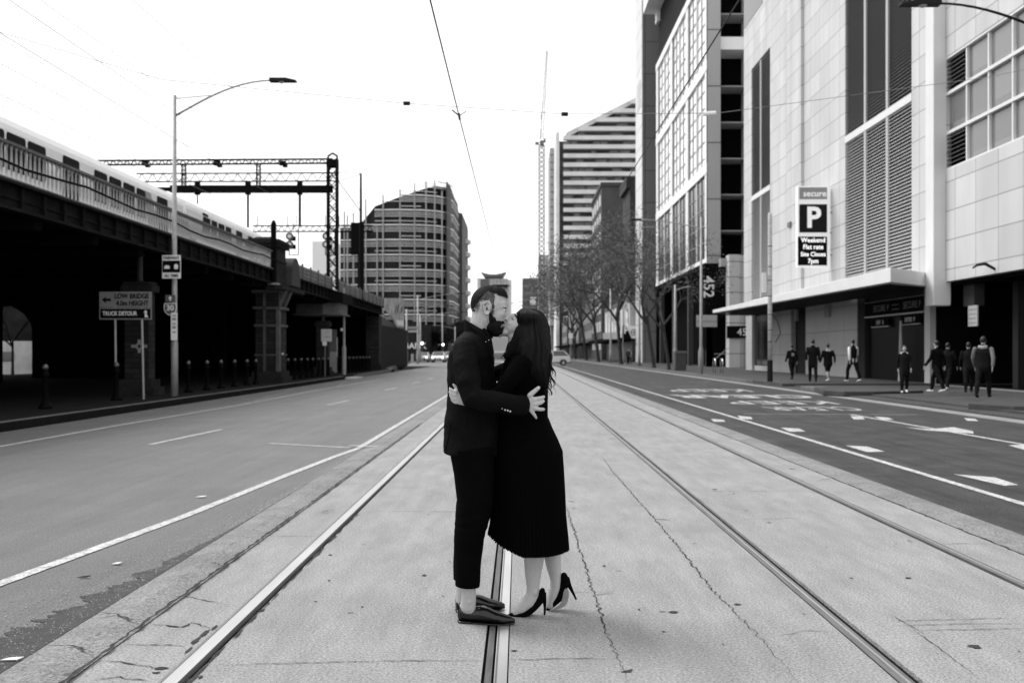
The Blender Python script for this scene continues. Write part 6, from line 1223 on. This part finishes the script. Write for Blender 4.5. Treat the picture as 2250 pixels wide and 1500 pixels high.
def cut_b(c_):
    px, py = pxof(c_); r_ = 2.0*noise.noise(Vector((px*.5, py*.5, 3)))+3.5*noise.noise(Vector((px*1.3, py*1.3, 3)))
    return (px > 1083+r_ and py < 697+max(0, px-1083)*.12+r_) or (px > 1101 and 712 < py < 719) or py < 682+r_ or px < 1062+r_+max(0, 712-py)*.5
fuse(bd_, .004, 2, cut=cut_b, fold=lambda c_, n_: .003*noise.noise(c_*130)).build('beard', hair_b, man, smooth=True)
bristles(body, 12000, t_beard, .008, .0006, (.35, 0, -.8), hair_b, 'stubble', man, 2)
# --- jacket ---
def fold_j(c_, n_):
    px, py = pxof(c_); el = math.exp(-((px-1045)/26)**2-((py-868)/24)**2); return .0065*noise.noise(Vector((c_.x*9, c_.y*7, c_.z*14)))+.0016*noise.noise(c_*45)+el*.009*noise.noise(Vector((c_.x*34+c_.z*20, c_.y*8, c_.z*30)))
j = MB()
ch(j, [(1037, 996, 5.33, 63, .185), (1038, 950, 5.33, 63, .18), (1040, 905, 5.33, 61, .172), (1039, 860, 5.33, 56, .17), (1034, 815, 5.33, 52, .18), (1036, 780, 5.33, 50, .195), (1042, 757, 5.33, 42, .185), (1046, 742, 5.33, 32, .14), (1048, 731, 5.33, 27, .09)], 36, False)
ch(j, [(1024, 764, 5.155, 27, .062), (1022, 800, 5.10, 28, .06), (1030, 840, 5.06, 27.5, .056), (1038, 872, 5.035, 26, .05), (1066, 880, 5.035, 24, .048), (1100, 885, 5.05, 22.5, .045), (1130, 890, 5.075, 22, .042), (1149, 891, 5.10, 23, .040)], 26)
ch(j, [(1024, 764, 5.505, 27, .062), (1040, 815, 5.57, 27, .06), (1072, 862, 5.60, 25, .052), (1110, 872, 5.585, 22, .042), (1150, 868, 5.53, 19, .038)], 20)
jo = fuse(j, .0065, 3, fold=fold_j).build('jacket', jac, man, smooth=True)
c_ = MB()   # collar standing round the neck and running down to the lapel
ch(c_, [(1056, 752, 5.33, 30, .105), (1051, 738, 5.33, 31, .098), (1048, 724, 5.325, 29.5, .088), (1047, 706, 5.32, 27.5, .082), (1046, 696, 5.32, 27, .08)], 30, False)
co = fuse(c_, .004, 2, plane=(W(1021, 702.5, 5.32), Vector((.545, 0, 1)).normalized())).build('collar', jac, jo, smooth=True); so_ = co.modifiers.new('s', 'SOLIDIFY'); so_.thickness = .005; so_.offset = -1
c_ = MB()
for yy, s_ in ((5.225, 1), (5.435, -1)):
    chain(c_, [(W(1034, 716, yy+.02*s_), .004, .004), (W(1048, 727, yy), R_(7), .006), (W(1063, 743, yy-.002*s_), R_(9), .006), (W(1074, 764, yy), R_(8), .006), (W(1082, 790, yy+.004*s_), R_(3), .004)], 10)
c_.build('lapel', jac, jo, smooth=True)
q = MB(); chain(q, [(W(1064, 726, 5.26), R_(5), .03), (W(1070, 735, 5.29), R_(7), .05), (W(1073, 748, 5.30), R_(8), .05), (W(1078, 775, 5.30), R_(8), .06)]); q.build('shirt', M('shirt_black', .006, .7, .2), man, smooth=True)
q = MB()
for x, y in ((1067.5, 751), (1074, 747)): ell(q, W(x, y, 5.215), .003, .003, .003, 0, 8, 6)
q.build('lapel_pin', M('chrome', .7, .25, .5, .8), jo, smooth=True)
q = MB()
for x, y in ((1103, 896.5), (1109.5, 900), (1115.5, 901.5), (1121, 903.5)): ell(q, W(x, y, 5.014+(x-1103)*.0009), R_(2.1), .0035, R_(2.1), 0, 10, 6)
q.build('cuff_buttons', M('button_pale', .5, .25, .6), jo, smooth=True)
q = MB(); q.tube([W(991, 925, 5.17), W(987, 955, 5.165), W(979, 990, 5.17)], .0025, 5); q.tube([W(1000, 770, 5.19), W(1002, 800, 5.125), W(1008, 835, 5.075)], .0012, 5); q.build('seam', trou, jo, smooth=True)
# --- trousers ---
j = MB()
ch(j, [(1038, 985, 5.25, 50, .115), (1042, 1040, 5.24, 44, .108), (1044, 1100, 5.22, 39.5, .10), (1039, 1140, 5.21, 37.5, .092), (1031, 1175, 5.21, 33, .085), (1029, 1220, 5.205, 30, .078), (1028.5, 1262, 5.20, 27, .07), (1027, 1288, 5.20, 26.5, .066)], 26, False)
ch(j, [(1036, 985, 5.41, 50, .115), (1040, 1040, 5.42, 40, .108), (1038, 1100, 5.43, 36, .10), (1030, 1150, 5.44, 32, .09), (1024, 1200, 5.45, 28, .08), (1020, 1245, 5.46, 24, .07), (1018, 1274, 5.46, 22.5, .066)], 26, False)
def fold_t(c_, n_):
    kz = math.exp(-((pxof(c_)[1]-1150)/32)**2); return .0035*noise.noise(Vector((c_.x*7, c_.y*7, c_.z*9)))+kz*.007*noise.noise(Vector((c_.x*10, c_.y*10, c_.z*38)))
fuse(j, .0065, 3, fold=fold_t).build('trousers', trou, man, smooth=True)
# --- oxford shoes ---
def loft_sec(mb, secs, n=20):
    """secs: (centre Vector, side Vector unit, half width, bottom z, top z)"""
    vs = []
    for c_, sd_, hw, z0, z1 in secs:
        for k in range(n):
            a = 2*math.pi*k/n; ca, sa = math.cos(a), math.sin(a); zz = (z0+z1)/2+(z1-z0)/2*(abs(sa)**.75)*(1 if sa > 0 else -1); ww = hw*(abs(ca)**.8)*(1 if ca > 0 else -1)*(1 if sa < 0 else (1-.25*sa)); v = c_+sd_*ww; vs.append((v.x, v.y, zz))
    m = len(secs); mb.add(vs, [(i*n+k, i*n+(k+1) % n, (i+1)*n+(k+1) % n, (i+1)*n+k) for i in range(m-1) for k in range(n)]+[tuple(range(n))[::-1], tuple(range((m-1)*n, m*n))])
def oxford(heel, toe, lift, nm):
    a = Vector(heel); b_ = Vector(toe); d = (b_-a).normalized(); sd_ = Vector((-d.y, d.x, 0)); L_ = (b_-a).length; prof_ = [(0, .020, .02, .070), (.02, .034, .015, .098), (.08, .040, .012, .100), (.16, .041, .012, .090), (.26, .041, .012, .080), (.36, .042, .012, .088), (.45, .043, .010, .090), (.55, .046, .010, .080), (.68, .047, .010, .064), (.82, .040, .011, .052), (.93, .026, .012, .042), (1.0, .008, .016, .030)]
    m = MB(); loft_sec(m, [(a+d*L_*t, sd_, w_, z0+lift, z1+lift) for t, w_, z0, z1 in prof_]); up = m.build('shoe', leather, man, smooth=True)
    m = MB(); loft_sec(m, [(a+d*L_*t, sd_, w_+.003, 0 if t < .27 else .001, .016+lift if t < .27 else .012) for t, w_, z0, z1 in prof_[:5]]); loft_sec(m, [(a+d*L_*t, sd_, w_+.0035, .0005+(.006 if t > .9 else 0), .0125+(.004 if t > .9 else 0)) for t, w_, z0, z1 in prof_[4:]]); m.build('sole', leather, up, smooth=True)
    m = MB()
    for k in range(3): t = .40+k*.05; c_ = a+d*L_*t; m.tube([c_-sd_*.014+Vector((0, 0, .086-k*.004)), c_+Vector((0, 0, .092-k*.004)), c_+sd_*.014+Vector((0, 0, .086-k*.004))], .0022, 5)
    for t in (.66,): c_ = a+d*L_*t; m.tube([c_-sd_*.043+Vector((0, 0, .028)), c_-sd_*.03+Vector((0, 0, .048)), c_+Vector((0, 0, .056)), c_+sd_*.03+Vector((0, 0, .048)), c_+sd_*.043+Vector((0, 0, .028))], .0014, 5)
    m.build('lacing', leather, up, smooth=True); return up
oxford((PX(1007, 5.26), 5.27, 0), (PX(1131, 5.20), 5.205, 0), 0, 'near'); oxford((PX(1001, 5.47), 5.47, 0), (PX(1109, 5.52), 5.52, 0), 0, 'far')
q = MB(); ch(q, [(1094, 1349, 5.22, 3, .012), (1100, 1350, 5.2, 3.4, .016)]); 
# ================= WOMAN =================
wom = thing('person', 'long haired woman in a black jumper, pleated skirt and high heels kissing the man', 'person', (W(1180, 1350).x, 5.42, 0))
b = MB()
ch(b, [(1160, 975, 5.36, 50, .15), (1155, 925, 5.35, 40, .125), (1152, 870, 5.34, 42, .125), (1150, 815, 5.33, 42, .15), (1146, 785, 5.33, 34, .13), (1140, 768, 5.33, 20, .07)])
ch(b, [(1140, 775, 5.33, 22, .06), (1135, 755, 5.33, 19, .052), (1138, 738, 5.32, 22, .056)])
ell(b, W(1155, 716, 5.32), R_(33), .072, R_(36), -.4); ell(b, W(1136, 715, 5.315), R_(24), .058, R_(26), .35)
ell(b, W(1124, 719, 5.315), R_(15), .047, R_(18), .5); ell(b, W(1111, 730, 5.315), R_(10.5), .034, R_(9.5)); ell(b, W(1104, 731, 5.315), R_(5.5), .02, R_(5.5))
ell(b, W(1109, 719, 5.315), R_(7.5), .028, R_(8)); ell(b, W(1131, 700, 5.315), R_(9), .045, R_(13), .35)
chain(b, [(W(1127, 699, 5.315), R_(3.5), .008), (W(1121, 701, 5.315), R_(4.2), .010), (W(1115.5, 704, 5.315), R_(4.2), .012)]); ell(b, W(1118.5, 708, 5.305), R_(3.6), .007, R_(3)); ell(b, W(1122, 711, 5.285), R_(8), .02, R_(7)); ell(b, W(1127, 702.5, 5.279), R_(4), .010, R_(3.4))
ell(b, W(1105.5, 715.5, 5.312), R_(4), .016, R_(2.4), -.3); ell(b, W(1102, 722.5, 5.312), R_(4), .015, R_(2.6), .2)
# left arm reaching round the man, hand flat on his side; right arm behind him
ch(b, [(1146, 800, 5.18, 18, .042), (1118, 840, 5.12, 15, .038), (1088, 872, 5.10, 13, .034), (1060, 880, 5.10, 11, .028), (1034, 880, 5.105, 10, .022)])
ch(b, [(1146, 800, 5.48, 18, .042), (1110, 815, 5.56, 15, .038), (1060, 830, 5.57, 12, .03), (1030, 835, 5.55, 10, .02)])
YQ = 5.118
ch(b, [(1036, 881, YQ, 10, .018), (1024, 878, YQ-.004, 13, .018), (1013, 874, YQ-.004, 15, .016), (1004, 870, YQ, 13, .014)])
for f_ in [[(1016, 862, 5, .012), (1009, 857, 4.3, .010), (1002, 851, 3.7, .009), (996.5, 844.5, 2.9, .007)], [(1004, 860, 4.4, .012), (998, 859.5, 4.1, .010), (992, 856.5, 3.6, .009), (988.5, 853, 2.8, .008)],
           [(1003, 868, 4.4, .012), (996, 867, 4.0, .010), (991, 864, 3.6, .009), (988, 861, 2.8, .008)], [(1003, 876, 4.2, .012), (997, 876, 3.9, .010), (992, 872, 3.5, .009), (989.5, 868.5, 2.7, .008)],
           [(1006, 883, 4.0, .011), (1000, 883.5, 3.6, .009), (995.5, 881, 3.2, .008), (992, 877, 2.5, .007)]]:
    chain(b, [(W(x, y, YQ-.006+.004*k), R_(r), d) for k, (x, y, r, d) in enumerate(f_)], 10)
ch(b, [(1030, 835, 5.545, 11, .016), (1018, 836, 5.53, 11, .012)])
for k in range(4): chain(b, [(W(1018, 828+k*5.5, 5.53), R_(3.4), .009), (W(1006, 827+k*5.5, 5.51), R_(2.8), .007)], 8)
# legs: near foot flat in its heel, far foot tipped on the toe
YN, YFt = 5.385, 5.50
ch(b, [(1160, 980, YN-.06, 36, .08), (1166, 1070, YN-.04, 33, .075), (1170, 1140, YN-.02, 26, .058), (1174, 1195, YN, 24.5, .052), (1173, 1230, YN, 22.5, .048), (1171, 1262, YN, 18, .038), (1171, 1288, YN, 14.5, .031), (1171, 1304, YN, 15.5, .032), (1163, 1322, YN, 17, .034), (1148, 1336, YN, 13, .034), (1132, 1346, YN, 7, .028)])
ch(b, [(1180, 980, YFt-.06, 36, .08), (1192, 1070, YFt-.05, 32, .075), (1202, 1140, YFt-.02, 26, .056), (1212, 1200, YFt, 22, .048), (1216, 1240, YFt, 17.5, .039), (1221, 1270, YFt, 13, .031), (1222, 1288, YFt, 13.5, .032), (1217, 1308, YFt, 14, .034), (1209, 1328, YFt, 10, .034)])
ell(b, W(1176, 1303, YN-.03), R_(5), .008, R_(5))
bodyw = fuse(b, .0042, 3).build('body', skinf, wom, smooth=True)
q = MB(); ell(q, W(1127, 701.5, 5.2675), R_(4.2), .003, R_(.9), -.75, 10, 6); q.tube([W(1125, 699.5, 5.27), W(1122.5, 698, 5.272)], .0009, 4); q.tube([W(1127, 697.5, 5.27), W(1125.4, 695, 5.272)], .0009, 4); q.build('eyelashes', lash, wom, smooth=True)
q = MB(); chain(q, [(W(1131, 690, 5.276), R_(1.3), .004), (W(1134, 694, 5.264), R_(1.5), .005), (W(1136, 698, 5.262), R_(1), .004)], 8); q.build('eyebrow', hair_b, wom, smooth=True)
q = MB(); ell(q, W(1102.5, 722.8, 5.30), R_(2.1), .012, R_(1.5), .2, 10, 6); q.build('teeth', tooth, wom, smooth=True)
# jumper
j = MB()
ch(j, [(1152, 962, 5.35, 58, .165), (1149, 925, 5.35, 56, .145), (1148, 880, 5.34, 56, .145), (1150, 830, 5.33, 55, .165), (1150, 795, 5.33, 46, .165), (1144, 772, 5.33, 32, .12)], 32, False)
ch(j, [(1146, 800, 5.175, 23, .052), (1118, 838, 5.125, 19, .046), (1088, 870, 5.105, 16.5, .040), (1060, 880, 5.105, 14.5, .034), (1040, 880, 5.108, 13, .028)])
ch(j, [(1146, 800, 5.485, 23, .052), (1110, 815, 5.565, 19, .046), (1060, 830, 5.575, 15, .038), (1034, 834, 5.555, 13, .028)])
fuse(j, .0065, 3, fold=lambda c_, n_: .004*noise.noise(Vector((c_.x*8, c_.y*8, c_.z*14)))).build('jumper', kn, wom, smooth=True)
# pleated skirt
rings = [(918, 1146, 60, .150), (940, 1149, 66, .158), (965, 1153, 74, .168), (990, 1157, 80, .178), (1030, 1159, 80.5, .183), (1080, 1160.5, 81.5, .19), (1130, 1160, 83.5, .195), (1180, 1160, 88, .20), (1212, 1160, 90, .205)]
NP = 64; SUB = 6; nn_ = NP*SUB; m = MB(); R2 = []
for i in range(len(rings)-1):
    for s_ in range(5):
        t = s_/5; R2.append([a*(1-t)+b_*t for a, b_ in zip(rings[i], rings[i+1])])
R2.append(list(rings[-1])); rnd = random.Random(4); off_ = [rnd.uniform(.6, 1.4) for _ in range(NP)]
for i, (py, px, hw, dp) in enumerate(R2):
    g = max(0, (py-950)/262)
    for k in range(nn_):
        a = 2*math.pi*k/nn_; ph = (k/SUB) % 1; pl_ = (ph if ph < .8 else (1-ph)*4)*off_[k//SUB]; am = .001+.0095*g; rr_ = 1+(pl_-.5)*am/.2+.014*g*math.sin(a*5+1)+.022*g*math.sin(a*3)+.006*g*math.sin(a*11+2)
        cx_, sx_ = math.cos(a), math.sin(a); base = W(px, py, 5.36); dz = 0
        if py > 1150: tt = (py-1150)/62; dz = tt*(.033+.045*(-cx_ > .35)*(-cx_-.35)*1.5*(1 if True else 0))-tt*.0; dz = tt*(.01+.10*max(0, -cx_-.1)**1.2)
        m.v.append((base.x+cx_*R_(hw)*rr_, base.y+sx_*dp*rr_, base.z+dz+(.0025*math.sin(k*2.1) if py > 1205 else 0)))
m.f = [(i*nn_+k, i*nn_+(k+1) % nn_, (i+1)*nn_+(k+1) % nn_, (i+1)*nn_+k) for i in range(len(R2)-1) for k in range(nn_)]
m.build('skirt', skm, wom, smooth=False)
# stilettos
def stiletto(parts, sole_pts, spike, yc, mat_s=True):
    m = MB(); chain(m, [(W(x, y, yc), R_(r), d) for x, y, r, d in parts], 22); u = fuse(m, .004, 2).build('high_heel', suede, wom, smooth=True)
    m = MB(); chain(m, [(W(x, y, yc), R_(r_), dd_) for (x, y, r_), dd_ in zip(spike, (.024, .012, .0075, .0055))], 14, False); m.build('heel', suede, u, smooth=True)
    if sole_pts: m = MB(); m.add([W(x, y, yy) for x, y, yy in sole_pts], [tuple(range(len(sole_pts)))]); so_ = m.build('sole', soleM, u); k_ = so_.modifiers.new('s', 'SOLIDIFY'); k_.thickness = .003
    return u
stiletto([(1116, 1351, 2.6, .010), (1126, 1349.5, 5, .022), (1138, 1349, 7, .034), (1152, 1347.5, 8.5, .041), (1163, 1341, 9, .040), (1174, 1331, 9.5, .034), (1184, 1319, 10, .030), (1190, 1306, 9.5, .028), (1192, 1296, 6, .026)], None, ((1192, 1303, 8.5), (1196.5, 1320, 4.6), (1197.3, 1334, 2.8), (1196.5, 1350, 2.1)), YN)
stiletto([(1202, 1339, 3, .010), (1208, 1332, 6, .024), (1217, 1322, 9, .036), (1228, 1311, 10.5, .040), (1234, 1298, 11, .036), (1238, 1284, 11.5, .032), (1241, 1272, 11, .030), (1239, 1264, 8, .028)], [(x_, y_, YFt-.043) for x_, y_ in ((1247, 1291), (1250, 1299), (1249.5, 1310), (1248, 1319), (1244.5, 1327), (1238, 1332.5), (1226, 1337), (1212, 1341), (1203, 1343), (1214, 1337), (1226, 1330), (1233, 1322), (1236, 1312), (1238, 1300), (1241, 1293))], ((1243, 1271, 9.5), (1251, 1286, 5), (1259, 1301, 3), (1266, 1316, 2.1)), YFt)
# long hair
hm = MB()
ell(hm, W(1166, 716, 5.32), R_(41), .088, R_(39), -.35); ell(hm, W(1172, 728, 5.32), R_(38), .09, R_(42)); ell(hm, W(1152, 708, 5.325), R_(28), .082, R_(28), -.3)
ch(hm, [(1170, 735, 5.31, 40, .09), (1169, 770, 5.27, 42, .085), (1173, 800, 5.24, 37, .07), (1181, 818, 5.22, 29, .055), (1190, 836, 5.215, 19, .04), (1198, 848, 5.21, 9, .02)], 24)
ell(hm, W(1160, 700, 5.31), R_(30), .088, R_(23), -.2)
ch(hm, [(1142, 730, 5.26, 15, .035), (1133, 752, 5.25, 16, .035), (1125, 770, 5.245, 14, .026), (1112, 785, 5.24, 6, .012)])
def cut_w(c_):
    px, py = pxof(c_); fx = 1137+2*noise.noise(Vector((py*.2, 0, 0)))
    if py < 712: return px < fx-2 and c_[1] < 5.42
    if py < 752: return px < 1137-(py-712)*.42
    return False
hw_ = fuse(hm, .006, 3, cut=cut_w, fold=lambda c_, n_: .005*noise.noise(Vector((c_.x*30, c_.y*30, c_.z*5)))).build('hair', hair_w, wom, smooth=True)
from mathutils.bvhtree import BVHTree
off_h = offs(wom); bvh = BVHTree.FromPolygons([v.co+off_h for v in hw_.data.vertices], [tuple(p.vertices) for p in hw_.data.polygons]); eye = Vector((0, 0, H))
def on_hair(px, py, lift):
    d = (W(px, py)-eye).normalized(); h_, n_, _i, _d = bvh.ray_cast(eye, d)
    return None if h_ is None or h_.y > 5.36 else h_-d*lift
rnd = random.Random(12); m = MB()
def flow(t, side):      # a lock that leaves the crown and falls down the back
    x = 1150+62*side; xs_ = 1142+side*52; return (xs_+(x-xs_)*min(1, (t*2.2)**.7)+(8*t if side > .6 else 0), 680+(xs_-1160)**2*.012+t*(182-(xs_-1160)**2*.012)*(1-.25*(1-side)))
for i in range(900):
    sd_ = rnd.random(); wv = rnd.uniform(0, 6.28); amp = rnd.uniform(.4, 2.6); t0 = rnd.uniform(0, .75) if i % 3 else 0; t1 = min(1, t0+rnd.uniform(.25, .6)); pts = []; lift = rnd.uniform(.0008, .003)
    for k in range(13):
        t = t0+(t1-t0)*k/12; px, py = flow(t, sd_); px += amp*t*1.6*math.sin(t*11+wv+sd_*5)+3.6*max(0, t-.3)*math.sin(t*15+sd_*1.5)-(28*(1-sd_)*max(0, t-.05)**.8 if sd_ < .5 else 0); h_ = on_hair(px, py, lift)
        if h_ is None: break
        pts.append(h_)
    if len(pts) > 4: m.tube(pts, [.0003]+[.0008]*(len(pts)-2)+[.0002], 4, cap=False)
for i in range(90):     # wavy locks hanging past the outline at the back and over the shoulder
    lf_ = i % 4 == 0; x0_ = rnd.uniform(1119, 1130) if lf_ else rnd.uniform(1184, 1210); y0_ = rnd.uniform(748, 762) if lf_ else rnd.uniform(762, 822); wv = rnd.uniform(0, 1.6); ln = rnd.uniform(26, 36) if lf_ else rnd.uniform(48, 60); pts = []; th = rnd.choice([.0009, .0014, .0035, .005, .006, .007])
    for k in range(16):
        t = k/15; px = x0_+(-20*t*t-2*math.sin(t*5+wv) if lf_ else 10*t+(2+2.6*t)*math.sin(t*8.5+wv)); py = min(y0_+t*ln, 868+rnd.uniform(-1, 1)); pts.append(W(px, py, (5.235 if lf_ else 5.215)+.006*math.sin(wv*3+t*5)))
    m.tube(pts, [th*(1-.85*(k/15)**2) for k in range(16)], 5)
m.build('hair_strands', hair_s, hw_, smooth=True)

# ---------------- small litter on the ground ----------------
for i, (px, py, a, b, lab) in enumerate([(443, 1092, .05, .03, 'flat pale scrap lying on the left carriageway beside the white line'), (28, 1450, .05, .015, 'small white scrap at the crumbled asphalt edge, lower left corner'), (258, 1239, .03, .02, 'tiny pale scrap between the white line and the concrete shoulder'), (186, 1269, .04, .012, 'dark leaf lying on the asphalt near the lower left')]):
    g = G(px, py, -.02); m = MB(); q_ = [(g.x-a, g.y-b, -.015), (g.x+a*.6, g.y-b*1.3, -.012), (g.x+a, g.y+b*.5, -.006), (g.x-a*.5, g.y+b, -.013)]; m.prism(q_, (0, 0, .003)); m.build('litter', M('scrap_dark', .03) if i == 3 else M('scrap_pale', .6), label=lab, cat='litter')
